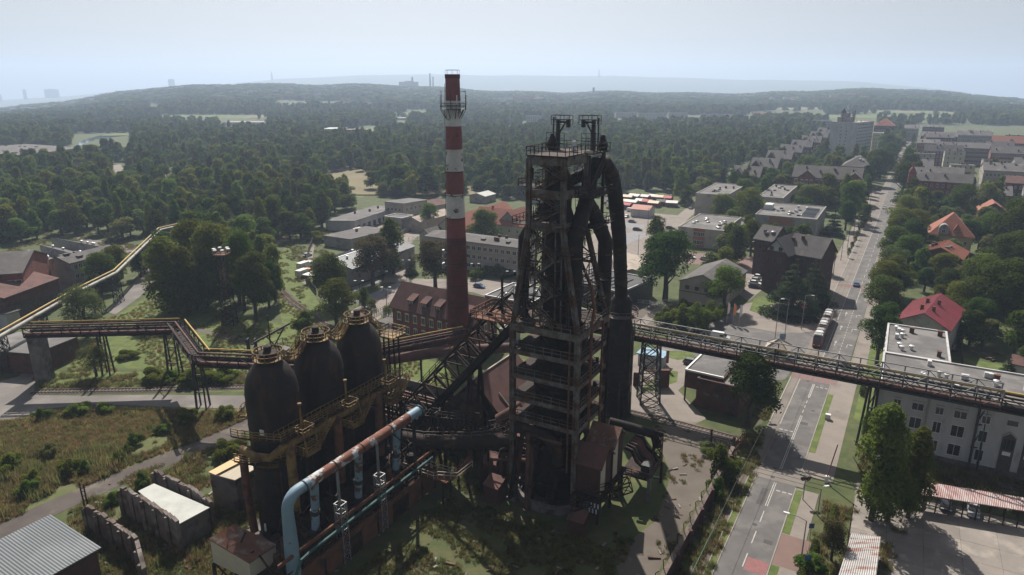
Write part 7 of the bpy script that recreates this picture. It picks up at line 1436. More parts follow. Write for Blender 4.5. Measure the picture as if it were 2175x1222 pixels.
# market stalls
st_i = 0
for row, (y0, n, x0, dx) in enumerate(((424, 8, 1300, 17), (434, 9, 1296, 16), (443, 5, 1296, 16))):
    for k in range(n):
        if row == 2 and k in (3, 4): continue
        q = G(x0 + k * dx + random.uniform(-4, 4), y0 + k * .6 + random.uniform(-2.2, 2.2)); c = random.choice(['awning_white', 'awning_red', 'awning_cream', 'awning_white', 'roof_tar']); rw = ['back', 'middle', 'front'][row]
        t = thing('market_stall', f'{ords[k] if k < 8 else "last"} stall from the left in the {rw} row of the market', 'market stall', (q.x, q.y, 0), TH + random.uniform(-.25, .25), 'market stalls'); w_ = random.uniform(4.6, 7.4)
        b = MB(); b.add([(-w_ / 2, -3, 2.5), (w_ / 2, -3, 2.5), (w_ / 2, 3, 2.5), (-w_ / 2, 3, 2.5), (-w_ / 2, 0, 3.5), (w_ / 2, 0, 3.5)], [(0, 1, 5, 4), (2, 3, 4, 5), (1, 2, 5), (3, 0, 4)]); b.build('awning', c, t)
        b = MB(); b.box(-w_ / 2 + .2, w_ / 2 - .2, -2.2, -1.4, 0, 1); b.build('counter', 'timber', t); b = MB(); b.box(-w_ / 2 + .2, w_ / 2 - .2, 1.6, 2.6, 0, 2.5); b.build('back_wall', random.choice(['brick_dark', 'wall_grey', 'awning_red']), t)
        for sx in (-1, 1): b = MB(); b.beam((sx * (w_ / 2 - .1), -2.8, 0), (sx * (w_ / 2 - .1), -2.8, 2.5), .1); b.build('post', 'metal_grey', t)
bld('market_kiosk', 'market kiosk with orange roof and white front', (1340, 444), (1378, 446), 4, 10, 'gable_a', 1.6, 'wall_white', 'roof_orange')
# allotment huts
for k in range(14):
    px, py = 1300 + (k * 37) % 205, 372 + (k * 11) % 32; q = G(px, py)
    t = thing('garden_hut', f'garden hut number {k + 1} counted across the allotments behind the market', 'hut', (q.x, q.y, 0), TH + (k % 3) * .4, 'allotment huts'); t['label'] = 'small garden hut among the allotment trees behind the market'
    gable_house(t, 0, 6 + k % 3, 0, 5, 2.6, 1.2, random.choice(['wall_white', 'timber', 'wall_cream']), random.choice(['roof_redtile', 'tin_white', 'roof_slate', 'roof_beige']), 'x', .4)
# level crossing lights, signs
def signal(label, p, hgt, ang):
    t = thing('crossing_signal', label, 'signal', (p.x, p.y, 0), ang, 'level crossing signals'); b = MB(); b.tube((0, 0, 0), (0, 0, hgt), .09, n=8); b.build('pole', 'metal_grey', t)
    for s_ in (-1, 1): b = MB(); b.path([(s_ * .42, -.1, hgt - .6), (s_ * .42, .1, hgt - .6)], .4, 14); bd = b.build('backboard', 'metal_dark', t); b = MB(); b.path([(s_ * .42, -.22, hgt - .6), (s_ * .42, -.1, hgt - .6)], .14, 10); b.build('lens', 'car_red', bd)
signal('crossing signal with twin black discs on the right verge', T(24, 4.9), 4.6, 0); signal('crossing signal with twin black discs below the big round tree', T(52, -7.0), 5.2, 0)
def sign(label, p, m, hgt=2.8, w=.8, hh=.8, rz=0.0):
    t = thing('road_sign', label, 'sign', (p.x, p.y, 0), rz, 'road signs'); b = MB(); b.tube((0, 0, 0), (0, 0, hgt), .05, n=6); b.build('pole', 'metal_grey', t); b = MB(); b.box(-w / 2, w / 2, -.07, -.04, hgt - hh, hgt + .05); b.build('plate', m, t)
sign('blue road sign by the hedge right of the street', T(13.5, 7.4), 'car_blue'); sign('blue round road sign beside the red driveway', T(5.2, 8.0), 'car_blue', 3.0, .9, .9); sign('blue sign board left of the kiosk with pyramid roof', G(1660, 735), 'paint_blue', 3.4, 1.6, 1.6)
sign('small dark sign post on the shaded plaza', G(1754, 640), 'metal_dark', 2.6, .6, .8); sign('blue litter post on the grass strip at the bottom', T(-3.4, 4.1), 'paint_blue', 1.4, .5, .5)
b = MB(); q = T(31.5, 7.6); t = thing('crossing_barrier', 'raised red crossing barrier on a white post at the right kerb', 'barrier', (q.x, q.y, 0), -TS); b.beam((0, 0, 0), (0, 0, 1.3), .5); b.build('machine', 'white_paint', t); b = MB(); b.beam((0, 0, 1.1), (.9, .2, 7.5), .16); b.build('boom', 'line_red', t)
b = MB(); b.box(-.5, .5, -.4, .4, 0, 1.2); q = T(57, 4.9); tag(b.build('utility_box', 'metal_light', None, False, (q.x, q.y, 0), -TS), 'pale utility box on the right grass strip', 'utility box')
# fences
def fence(label, pts, h, m, gap=2.2, name='fence', mesh_m=None, solid=False):
    o0 = Vector((pts[0][0], pts[0][1], 0)); t = thing(name, label, 'fence', o0); P = [Vector((p[0], p[1], 0)) - o0 for p in pts]
    for i in range(len(P) - 1):
        n = max(1, round((P[i + 1] - P[i]).length / gap))
        for k in range(n): q = P[i].lerp(P[i + 1], k / n); b = MB(); b.beam(q, q + Vector((0, 0, h)), .12); b.build('post', m, t)
        b = MB(); b.beam(P[i] + Vector((0, 0, h * .52)), P[i + 1] + Vector((0, 0, h * .52)), .08, h * .9) if solid else b.rail([P[i], P[i + 1]], h, 99, .06, (1.0, .6, .2)); b.build('panel', mesh_m or m, t)
fence('dark slatted fence around the wild border near the brick workshop', gp((745, 700), (805, 668), (850, 640)), 1.6, 'timber', 1.2, solid=False)
fence('concrete fence curving along the grey hall yard', gp((672, 625), (652, 600), (648, 580), (655, 540), (668, 505)), 2.2, 'concrete_dark', 2.8, solid=True)
fence('pale fence between garage yard and plaza lane', gp((842, 505), (880, 485), (895, 470)), 2.0, 'wall_grey', 3, solid=True)
fence('low gate fence across the plaza lane', gp((868, 512), (905, 508)), 1.8, 'metal_grey', 2)
fence('brick garden wall right of the long flat roof', [G(2031, 680), G(2036, 735), G(2045, 790)], 2.0, 'brick_dark', 4, solid=True)
fence('white railing along the garden beds right of the dust catcher', gp((1336, 642), (1395, 648), (1420, 642)), 1.1, 'white_paint', 2.2)
for k, (x, y) in enumerate(((2060, 730), (2075, 738), (2090, 745), (2065, 752), (2088, 757), (2110, 748), (2125, 755), (2105, 765))):
    q = G(x, y); t = thing('garden_table', f'{ords[k]} dark picnic table on the lawn right of the flat roof', 'table', (q.x, q.y, 0), k * .5, 'picnic tables'); b = MB(); b.box(-.9, .9, -.4, .4, .7, .78); b.build('top', 'timber', t)
    for sy in (-1, 1): b = MB(); b.box(-.9, .9, sy * .75 - .15, sy * .75 + .15, .42, .48); b.build('bench', 'timber', t)
    for sx in (-.6, .6): b = MB(); b.beam((sx, -.8, 0), (sx, .2, .7), .08); b.beam((sx, .8, 0), (sx, -.2, .7), .08); b.build('leg', 'timber', t)
# ================================================================== VEGETATION
def leaf_cloud(name, m, seed, n, lobes, leaf, aspect=.62, up=.35):
    """many small leaf faces spread over the lobes of a crown; lobes: (cx,cy,cz,rx,ry,rz)"""
    g = np.random.default_rng(seed); lobes = np.array(lobes, float); vol = (lobes[:, 3] * lobes[:, 4] * lobes[:, 5]) ** .66; pick = g.choice(len(lobes), n, p=vol / vol.sum()); Lb = lobes[pick]
    d = g.normal(size=(n, 3)); d /= np.linalg.norm(d, axis=1)[:, None]; d[:, 2] = np.where(d[:, 2] < -.55, -d[:, 2], d[:, 2])
    rad = np.where(g.random(n) < .22, g.uniform(.3, .8, n), g.normal(.96, .09, n)); c = Lb[:, :3] + d * Lb[:, 3:] * rad[:, None]
    nrm = d * .9 + g.normal(size=(n, 3)) * .55 + np.array([0, 0, up]); nrm /= np.linalg.norm(nrm, axis=1)[:, None]
    t = np.cross(nrm, g.normal(size=(n, 3))); t /= np.linalg.norm(t, axis=1)[:, None]; b_ = np.cross(nrm, t); s = leaf * g.uniform(.6, 1.35, n)[:, None]
    V = np.stack([c - t * s, c - b_ * s * aspect - nrm * s * .15, c + t * s, c + b_ * s * aspect - nrm * s * .15], 1).reshape(-1, 3)
    me = bpy.data.meshes.new(name); me.vertices.add(n * 4); me.vertices.foreach_set('co', V.ravel()); me.loops.add(n * 4); me.loops.foreach_set('vertex_index', np.arange(n * 4)); me.polygons.add(n); me.polygons.foreach_set('loop_start', np.arange(0, n * 4, 4)); me.materials.append(MATS[m]); me.update(calc_edges=True); return me
def lobes_round(seed, n=15, R_=4.0, z0=2.2, z1=9.6):
    g = np.random.default_rng(seed); out = [(0, 0, (z0 + z1) / 2, R_ * .62, R_ * .62, (z1 - z0) * .42)]
    for k in range(n):
        a = g.uniform(0, 6.28); u = g.uniform(.05, 1); z = z0 + (z1 - z0) * u * .92 + .3; w = math.sin(math.pi * min(1, .22 + u * .72)) ** .7; r = R_ * (.38 + .42 * g.random()) * w; s = R_ * g.uniform(.24, .42); out.append((r * math.cos(a), r * math.sin(a), z, s, s, s * .85))
    return out
def lobes_tall(seed, R_=2.2): 
    g = np.random.default_rng(seed); out = []
    for k in range(16):
        u = k / 15; z = 1.2 + 8.2 * u; w = math.sin(math.pi * (.18 + .78 * u)) ** .8; a = g.uniform(0, 6.28); r = R_ * .42 * w; s = R_ * (.35 + .33 * w) * g.uniform(.75, 1.1); out.append((r * math.cos(a), r * math.sin(a), z, s, s, s * 1.1))
    return out
def lobes_cone(seed, R_=2.6):
    g = np.random.default_rng(seed); out = []
    for lv in range(9):
        u = lv / 8; z = 1.0 + 8.4 * u; rr = R_ * (1 - u) ** .9 + .15
        for k in range(max(2, int(8 * (1 - u)) + 1)): a = g.uniform(0, 6.28); out.append((rr * .6 * math.cos(a), rr * .6 * math.sin(a), z - .25 * rr, rr * .5, rr * .5, .38))
    return out
def lobes_shrub(seed):
    g = np.random.default_rng(seed); return [(g.uniform(-2.8, 2.8), g.uniform(-2.8, 2.8), g.uniform(.8, 5.2), g.uniform(.8, 1.8), g.uniform(.8, 1.8), g.uniform(1.0, 2.6)) for k in range(13)] + [(g.uniform(-1, 1), g.uniform(-1, 1), 6.5, 1.3, 1.3, 2.4)]
def trunk_mesh(seed, h=10, r=.32, limbs=5, top=.62):
    g = random.Random(seed); b = MB(); pts = [(0, 0, -.3), (g.uniform(-.1, .1), g.uniform(-.1, .1), h * .22), (g.uniform(-.2, .2), g.uniform(-.2, .2), h * .42), (g.uniform(-.3, .3), g.uniform(-.3, .3), h * top)]; b.path(pts, [r * 1.25, r, r * .7, r * .25], 7)
    for k in range(limbs): a = k * 2.4 + g.random(); z = h * (.24 + .07 * k); q = Vector((math.cos(a), math.sin(a), 0)); b.path([Vector((0, 0, z)), q * 1.1 + Vector((0, 0, z + 1.1)), q * 2.3 + Vector((0, 0, z + 2.3))], [r * .45, r * .3, r * .1], 5)
    return b.mesh('trunk', 'bark', True)
TR = [trunk_mesh(k) for k in range(3)]; TRT = trunk_mesh(9, 10, .22, 4, .85); TRC = trunk_mesh(11, 10, .2, 0, .9)
CR = {}
for i in range(3): CR['round', i] = leaf_cloud('crown', 'leaf_mid', 20 + i, 11000, lobes_round(i, 22), .15)
for i in range(2): CR['dark', i] = leaf_cloud('crown', 'leaf_dark', 30 + i, 11000, lobes_round(5 + i, 24), .15)
for i in range(2): CR['tall', i] = leaf_cloud('crown', 'leaf_mid', 40 + i, 9000, lobes_tall(i), .15)
CR['light', 0] = leaf_cloud('crown', 'leaf_light', 50, 8000, lobes_round(9, 26), .14); CR['copper', 0] = leaf_cloud('crown', 'leaf_copper', 51, 10000, lobes_round(10, 20), .15)
for i in range(2): CR['cone', i] = leaf_cloud('crown', 'leaf_conifer', 60 + i, 9000, lobes_cone(i), .17, .3, .1)
for i in range(2): CR['shrub', i] = leaf_cloud('foliage', 'leaf_mid', 70 + i, 4200, lobes_shrub(i), .26)
CR['lshrub', 0] = leaf_cloud('foliage', 'leaf_light', 75, 4200, lobes_shrub(4), .24)
for i in range(4): CR['wood', i] = leaf_cloud('crown', ('leaf_far', 'leaf_far', 'leaf_dark', 'leaf_mid')[i], 80 + i, 3200, lobes_round(12 + i, 20, 4.0, 1.0, 9.6), .30)
for i in range(2): CR['woodtall', i] = leaf_cloud('crown', ('leaf_mid', 'leaf_far')[i], 90 + i, 2600, lobes_tall(5 + i), .28)
CR['woodlight', 0] = leaf_cloud('crown', 'leaf_light', 95, 2600, lobes_round(30, 20, 4.0, 1.2, 9.6), .30)
SW = {'tall': 2.4, 'cone': 2.6, 'woodtall': 2.4, 'shrub': 3.8, 'lshrub': 3.8}
NAMES = dict(round='broadleaf_tree', dark='broadleaf_tree', tall='poplar_tree', light='willow_tree', copper='copper_tree', cone='conifer_tree', shrub='shrub', lshrub='shrub', wood='broadleaf_tree', woodtall='poplar_tree', woodlight='birch_tree')
def tree_at(p, kind, h, w, label, group=None, i=None, rz=None):
    ks = [k for k in CR if k[0] == kind]; me = CR[ks[(random.randrange(len(ks)) if i is None else i) % len(ks)]]; shrub = 'shrub' in kind
    t = thing(NAMES[kind], label, 'shrub' if shrub else 'tree', (p[0], p[1], 0), random.uniform(0, 6.28) if rz is None else rz, group); t.scale = (w / (2 * SW.get(kind, 4.0)), w / (2 * SW.get(kind, 4.0)), h / (8.2 if shrub else 9.8))
    link('foliage' if shrub else 'crown', me, t); link('stem' if shrub else 'trunk', TRC if kind == 'cone' else TRT if 'tall' in kind else random.choice(TR), t)
    if shrub: t.children[-1].scale = (.5, .5, .4)
    return t
def tree(px, py, top, wpx, kind, label, group=None, i=None):
    p = G(px, py); h = max(1.0, Zat(top, p.y)); w = wpx / FOC * (p.y / CP) * 1.22; w = w if 'shrub' in kind else min(w, h * .95)
    FOOT.append([(p.x - w * .25, p.y - w * .25), (p.x + w * .25, p.y - w * .25), (p.x + w * .25, p.y + w * .25), (p.x - w * .25, p.y + w * .25)])
    return tree_at(p, kind, h, w, label, group, i)
SR = 'trees lining the right side of the street'
TREES = [
 (1850, 1105, 868, 108, 'tall', 'tall leafy tree left of a leafy pair before the white building'), (1928, 1100, 918, 78, 'tall', 'lower right tree of the leafy pair before the white building'), (1885, 1108, 1000, 110, 'round', 'bushy tree filling the foot of the leafy pair by the courtyard'),
 (1588, 905, 757, 122, 'dark', 'big round dark tree beside the brick gatehouse'), (1412, 640, 500, 122, 'dark', 'big dark round tree left of the cream barn'), (1390, 560, 462, 44, 'tall', 'slim poplar rising behind the big dark round tree'), (1538, 658, 566, 86, 'round', 'green tree in front of the cream barn'),
 (1680, 668, 548, 100, 'cone', 'left broad conifer in front of the dark villa'), (1722, 650, 548, 80, 'cone', 'right broad conifer in front of the dark villa'), (1560, 560, 482, 46, 'tall', 'slim leafy tree before the school block'), (1594, 545, 470, 40, 'round', 'small tree between school block and villa'),
 (1768, 500, 440, 34, 'cone', 'thin conifer right of the grey flat block'), (1534, 470, 412, 52, 'round', 'round tree before the dormitory block'), (1585, 480, 402, 62, 'round', 'leafy tree between the dormitory and teaching blocks'), (1580, 440, 380, 66, 'round', 'tall leafy tree behind the school between flat blocks'),
 (1717, 452, 392, 70, 'round', 'leafy tree left before the brick schoolhouse'), (1800, 470, 390, 44, 'round', 'leafy tree at the right corner of the brick schoolhouse'), (1795, 490, 430, 36, 'dark', 'small dark tree on the green before the schoolhouse'), (1750, 455, 400, 40, 'round', 'tree in the middle before the brick schoolhouse'),
 (792, 606, 503, 92, 'copper', 'copper tinged tree right of the dark grey hall'), (836, 582, 468, 52, 'tall', 'dark slim tree between grey hall and plaza'), (702, 648, 546, 92, 'dark', 'dark round tree before the grey hall'), (925, 612, 512, 78, 'copper', 'copper tree left of the chimney shaft'), (1032, 525, 448, 78, 'round', 'round tree before the red tiled house'),
 (716, 692, 598, 84, 'round', 'leafy tree behind the far stove dome'), (874, 585, 540, 24, 'cone', 'small conifer on the plaza lawn'), (912, 486, 432, 38, 'round', 'tree beside the tan store roof'), (752, 590, 552, 30, 'tall', 'sapling at the plaza corner by the grey hall'), (775, 655, 612, 24, 'tall', 'left sapling in the plaza border'), (790, 680, 635, 26, 'light', 'right sapling in the plaza border'), (826, 690, 650, 26, 'light', 'light sapling beside the brick workshop'),
 (362, 664, 508, 82, 'tall', 'tall dark poplar at the near left corner of the wood'), (402, 668, 528, 72, 'tall', 'second poplar of the clump left of the floodlight mast'), (440, 655, 535, 62, 'tall', 'third poplar of the clump left of the floodlight mast'), (545, 682, 545, 78, 'dark', 'dark tree right of the floodlight mast'), (520, 660, 500, 66, 'round', 'leafy tree close behind the floodlight mast'), (572, 655, 560, 50, 'dark', 'small dark tree at the right edge of the mast clump'), (470, 640, 480, 90, 'round', 'broad tree left behind the floodlight mast'), (430, 620, 475, 90, 'round', 'broad tree behind the poplar clump'),
 (188, 715, 612, 128, 'light', 'pale willow beside the left pipe bridge'), (205, 800, 736, 62, 'light', 'small pale willow under the left pipe bridge'), (220, 620, 540, 72, 'round', 'tree left before the works office'), (250, 600, 525, 50, 'round', 'tree at the right end of the works office'), (300, 590, 540, 40, 'dark', 'dark tree behind the pipeline trestle'),
 (1868, 690, 592, 82, 'dark', 'upper dark street tree left of the crimson roof'), (1862, 775, 652, 76, 'dark', 'lower dark street tree left of the crimson roof'), (1838, 960, 880, 40, 'dark', 'dark narrow shrubby tree under the bridge end at the white wing'),
 (1892, 592, 525, 90, 'light', 'nearest pale green street tree of the right avenue'), (1897, 560, 486, 96, 'round', 'second street tree of the right avenue'), (1908, 525, 448, 92, 'round', 'third street tree of the right avenue'), (1918, 490, 415, 90, 'round', 'fourth street tree of the right avenue'), (1945, 470, 400, 70, 'dark', 'dark street tree beside the ornate brick house'), (1915, 420, 352, 50, 'dark', 'dark street tree below the far street bend'), (1925, 390, 330, 52, 'dark', 'tall dark tree left of the ornate brick house'),
 (2112, 705, 560, 130, 'dark', 'huge dark tree behind the right hand lawn'), (2070, 650, 545, 90, 'round', 'leafy tree left of the huge dark tree'), (1998, 612, 540, 78, 'round', 'round tree before the salmon roofed house'), (1962, 620, 570, 48, 'dark', 'small dark tree left before the salmon roofed house'), (2130, 620, 500, 90, 'dark', 'dark tree above the lawn at the right edge'), (2050, 540, 470, 66, 'dark', 'dark tree behind the hip roofed villa'), (2150, 560, 425, 100, 'dark', 'tall dark tree at the right edge behind the villa'), (2100, 540, 460, 80, 'round', 'leafy tree right of the hip roofed villa'), (2040, 470, 395, 84, 'round', 'round tree behind the villa near the dark shed roof'), (1975, 500, 460, 44, 'round', 'small tree left of the hip roofed villa'), (2168, 690, 600, 60, 'dark', 'dark tree cut by the right edge above the lawn'),
 (2060, 640, 585, 40, 'cone', 'narrow conifer beside the huge dark tree'), (2137, 800, 752, 30, 'cone', 'small conifer on the lawn at right'), (2172, 790, 740, 40, 'dark', 'dark shrubby tree at the right edge of the lawn'), (1882, 332, 288, 40, 'dark', 'dark tree below the orange roofed school'), (1868, 380, 320, 60, 'dark', 'dark avenue tree left of the street below the tower block'), (1885, 355, 305, 55, 'round', 'avenue tree left of the street, second from the tower block'), (1848, 395, 335, 46, 'dark', 'dark avenue tree beside the glazed hip roof'), (1930, 350, 318, 34, 'dark', 'lone round tree in the middle of the far street'),
 (1872, 640, 560, 74, 'round', 'street tree just above the dark pair left of the crimson roof'), (1886, 625, 545, 70, 'round', 'bushy street tree between the dark pair and the pale avenue tree'), (1925, 575, 500, 70, 'round', 'second row tree behind the nearest avenue tree'), (1932, 545, 470, 70, 'dark', 'dark second row tree left of the salmon roof'), (1940, 515, 445, 66, 'round', 'second row tree left of the hip roofed villa'), (1905, 640, 575, 50, 'dark', 'dark tree close left of the crimson roof ridge'), (2030, 690, 600, 80, 'round', 'broad tree at the right end of the crimson roof'), (2075, 720, 640, 70, 'dark', 'low dark tree at the back of the picnic lawn'), (2010, 640, 575, 66, 'dark', 'dark tree between crimson and salmon roofs'), (2140, 680, 590, 84, 'round', 'broad tree right behind the picnic lawn'), (1765, 1190, 1105, 60, 'copper', 'thin brownish young tree beside the hedge at the bottom right'), (2040, 352, 335, 40, 'light', 'bright green tree in the town courtyard'), (1740, 640, 585, 40, 'cone', 'small conifer beside the villa street corner')]
for a in TREES: tree(*a)
for k in range(9): tree_at(T(210 + k * 13, -5.2), 'light', 4.2, 2.0, f'{["nearest", "second", "third", "fourth", "fifth", "sixth", "seventh", "eighth", "farthest"][k]} young sapling in the left verge of the street', 'verge saplings')
SHR = [(105, 972, 944, 38, 'lshrub', 'round pale shrub alone in the left meadow'), (150, 1008, 975, 46, 'shrub', 'grey green shrub below the round pale shrub'), (178, 1005, 980, 30, 'shrub', 'small shrub right of the grey green shrub'), (252, 985, 962, 24, 'shrub', 'low shrub in the meadow middle'), (288, 945, 920, 28, 'shrub', 'shrub on the meadow slope right of its middle'), (268, 965, 945, 22, 'shrub', 'tiny shrub below the meadow slope shrub'), (345, 918, 902, 32, 'shrub', 'dark shrub near the upper meadow edge'), (400, 898, 868, 34, 'shrub', 'shrub left of the bridge trestle shadow'), (478, 890, 862, 36, 'shrub', 'shrub beside the trestle foot left of the stoves'), (482, 975, 936, 54, 'shrub', 'big grey green shrub beside the plank shed'), (20, 1000, 965, 60, 'shrub', 'dark shrub clump at the left edge of the meadow'), (70, 1030, 1000, 40, 'shrub', 'shrub at the lower left meadow'), (60, 1050, 1020, 44, 'shrub', 'second shrub at the lower left meadow'), (92, 890, 866, 30, 'shrub', 'weedy shrub at the road edge left'), (165, 880, 858, 46, 'shrub', 'weedy shrub row at the middle road edge'), (225, 875, 855, 40, 'shrub', 'weedy shrub right along the road edge'),
 (1535, 1015, 948, 66, 'shrub', 'big bush growing against the brick boundary wall'), (1518, 1060, 1015, 46, 'shrub', 'smaller bush below the big bush at the boundary wall'), (1500, 960, 940, 40, 'lshrub', 'pale weeds bush near the railway gate'), (1310, 1050, 1030, 34, 'lshrub', 'pale weed bush right of the furnace ring'), (240, 1070, 1045, 40, 'shrub', 'bush between the two ruined walls'), (305, 1035, 1005, 34, 'shrub', 'bush behind the roofed ruin'), (330, 808, 782, 60, 'shrub', 'dark bramble clump under the left pipe bridge'), (420, 812, 782, 70, 'shrub', 'bramble clump between the bridge trestles'), (480, 806, 780, 60, 'shrub', 'bramble clump left of the nearest stove dome'), (270, 760, 745, 40, 'shrub', 'low bramble right of the thin bridge posts'), (365, 808, 790, 44, 'shrub', 'bramble clump at the bridge bend'),
 (1725, 1215, 1180, 60, 'shrub', 'shrub at the bottom right beside the pavement'), (1412, 690, 655, 40, 'shrub', 'leftmost shrub of the willow thicket by the plaza'), (1440, 700, 650, 50, 'shrub', 'second shrub of the willow thicket by the plaza'), (1475, 705, 645, 54, 'shrub', 'middle shrub of the willow thicket by the plaza'), (1505, 690, 645, 50, 'shrub', 'fourth shrub of the willow thicket by the plaza'), (1455, 680, 640, 48, 'shrub', 'back shrub of the willow thicket by the plaza'), (1526, 680, 648, 36, 'shrub', 'rightmost shrub of the willow thicket by the plaza'),
 (1012, 592, 570, 26, 'shrub', 'leftmost clipped bush under the office block'), (1032, 586, 566, 26, 'shrub', 'second clipped bush under the office block'), (1052, 584, 562, 28, 'shrub', 'third clipped bush under the office block'), (1070, 588, 568, 26, 'shrub', 'fourth clipped bush under the office block'), (1096, 586, 568, 26, 'shrub', 'rightmost clipped bush under the office block'), (680, 512, 492, 40, 'shrub', 'shrub behind the dark grey hall'), (645, 690, 660, 50, 'shrub', 'shrub on the grass left of the far dome')]
for px, py, top, w, kd, lb in SHR: tree(px, py, top, w, kd, lb)
for k, (s_, o_, L_) in enumerate(((-8, 7.6, 5), (-1.5, 7.6, 3.4), (3.4, 7.7, 2.6), (10.5, 8.4, 3), (16, 9.5, 5), (20.5, 9.8, 5), (76, 10, 6))):
    g0 = T(s_, o_); me = leaf_cloud('foliage', 'leaf_dark', 200 + k, 1800, [(0, j * .7 - L_ / 2, .7, .55, .5, .7) for j in range(int(L_ / .7) + 1)], .12); t = thing('hedge', f'{ords[k]} clipped dark hedge block along the right pavement', 'hedge', (g0.x, g0.y, 0), -TS, 'clipped hedges'); link('foliage', me, t)
    b = MB(); b.box(-.3, .3, -L_ / 2, L_ / 2, 0, .9); b.build('twigs', 'bark', t)
for k, (s_, o_, L_) in enumerate(((195, -10.6, 34), (150, -9.4, 9))):
    g0 = T(s_, o_); me = leaf_cloud('foliage', 'leaf_light' if k == 0 else 'leaf_mid', 220 + k, 5000, [(0, j * .9 - L_ / 2, .9, .9, .7, 1.0) for j in range(int(L_ / .9) + 1)], .16); t = thing('hedge', ['long light green clipped hedge left of the far street', 'dark hedge stub at the left side street corner'][k], 'hedge', (g0.x, g0.y, 0), -TS); link('foliage', me, t); b = MB(); b.box(-.5, .5, -L_ / 2, L_ / 2, 0, 1.2); b.build('twigs', 'bark', t)
# ---------------------------------------------------------------- scattering
def inside(P, poly):
    poly = np.asarray([(p[0], p[1]) for p in poly]); x, y = P[:, 0], P[:, 1]; r = np.zeros(len(P), bool); j = len(poly) - 1
    for i in range(len(poly)):
        xi, yi = poly[i]; xj, yj = poly[j]; c = (yi > y) != (yj > y)
        with np.errstate(divide='ignore', invalid='ignore'): r ^= c & (x < (xj - xi) * (y - yi) / (yj - yi + 1e-12) + xi)
        j = i
    return r
def grow(poly, m): 
    c = np.mean([(p[0], p[1]) for p in poly], 0); out = []
    for p in poly: d = np.array((p[0], p[1])) - c; n = np.linalg.norm(d) + 1e-6; out.append(tuple(c + d * (n + m) / n))
    return out
def free(P, mf=3.0, mn=1.0):
    ok = np.ones(len(P), bool)
    for f in FOOT:
        f = f if len(f) != 4 else sorted(f, key=lambda q: math.atan2(q[1] - sum(k[1] for k in f) / 4, q[0] - sum(k[0] for k in f) / 4)); ok &= ~inside(P, grow(f, mf))
    for f in NOTREE: ok &= ~inside(P, grow(f, mn) if mn else f)
    return ok
def jgrid(x0, x1, y0, y1, s):
    X, Y = np.meshgrid(np.arange(x0, x1, s), np.arange(y0, y1, s)); P = np.stack([X.ravel(), Y.ravel()], 1); return P + RNG.uniform(-.48 * s, .48 * s, P.shape)
def snoise(P, s, seed=0):
    g = np.random.default_rng(seed); v = 0
    for k in range(6): a = g.uniform(0, 6.28); f = g.uniform(.6, 1.6) / s; v = v + np.sin((P[:, 0] * math.cos(a) + P[:, 1] * math.sin(a)) * f * 6.28 + g.uniform(0, 6.28))
    return v / 6
WOOD1 = gp((-260, 515), (0, 528), (80, 512), (120, 502), (160, 498), (255, 512), (338, 532), (345, 655), (420, 650), (585, 690), (600, 650), (560, 560), (578, 532), (612, 514), (650, 510), (684, 502), (688, 470), (740, 445), (810, 418), (880, 424), (960, 418), (990, 408), (1035, 412), (1060, 425), (1120, 428), (1280, 416), (1440, 412), (1500, 392), (1540, 362), (1590, 340), (1700, 285), (1720, 262), (1900, 252), (2030, 262), (2175, 285), (2330, 300), (2330, 238), (-260, 238))
TOWN = gp((1380, 540), (1440, 430), (1540, 375), (1700, 290), (1900, 265), (2230, 300), (2260, 820), (2030, 830), (1960, 600), (1760, 600), (1600, 660))
for x0_, x1_, y0_, y1_ in ((-40, 185, 316, 350), (150, 282, 284, 334), (465, 572, 258, 284), (585, 660, 226, 242), (676, 800, 280, 300), (676, 820, 224, 242), (1110, 1225, 258, 272), (1300, 1600, 248, 268), (1592, 1750, 244, 260), (318, 345, 232, 246), (392, 420, 222, 236), (860, 905, 242, 256), (835, 870, 254, 268), (1752, 1864, 262, 348), (1940, 2200, 268, 392), (236, 275, 345, 402), (735, 785, 368, 430)):
    NOTREE.append([(p[0], p[1]) for p in gp((x0_, y0_), (x1_, y0_), (x1_, y1_), (x0_, y1_))])
FIELDS = []
def field(px, py, w, d, rot, m):
    z = 0.0
    for _ in range(6): q = G(px, py, z); z = terrain_z(q.x, q.y)
    c, s = math.cos(rot), math.sin(rot); n = 10; b = MB(); P = lambda u, v: (q.x + (u - .5) * w * c - (v - .5) * d * s, q.y + (u - .5) * w * s + (v - .5) * d * c)
    def V(u, v): x, y = P(u, v); return (x, y, terrain_z(x, y) + .6)
    b.add([V(i / n, j / n) for j in range(n + 1) for i in range(n + 1)], [(j * (n + 1) + i, j * (n + 1) + i + 1, (j + 1) * (n + 1) + i + 1, (j + 1) * (n + 1) + i) for j in range(n) for i in range(n)])
    struct('field', b, m); FIELDS.append([P(-.06, -.35), P(1.06, -.35), P(1.06, 1.05), P(-.06, 1.05)])
for a in ((1690, 219, 210, 170, .1, 'wheat'), (1840, 230, 330, 130, -.15, 'grass_lush'), (2010, 240, 330, 110, -.2, 'grass_lush'), (1960, 232, 300, 60, -.2, 'wheat'), (300, 262, 260, 110, .3, 'grass_lush'), (440, 247, 200, 100, 0, 'grass_lush'), (600, 247, 150, 80, 0, 'wheat'), (820, 240, 220, 100, 0, 'grass_lush'), (1080, 240, 260, 90, 0, 'grass_lush'), (1150, 222, 240, 160, 0, 'wheat'), (1330, 215, 320, 200, 0, 'grass_lush'), (1500, 222, 240, 130, 0, 'wheat'), (950, 218, 260, 160, 0, 'grass_lush'), (700, 214, 260, 150, 0, 'wheat'), (250, 235, 260, 120, 0, 'grass_lush'), (1420, 233, 200, 90, 0, 'grass_lush'), (350, 285, 150, 60, .2, 'grass_lush')): field(*a)
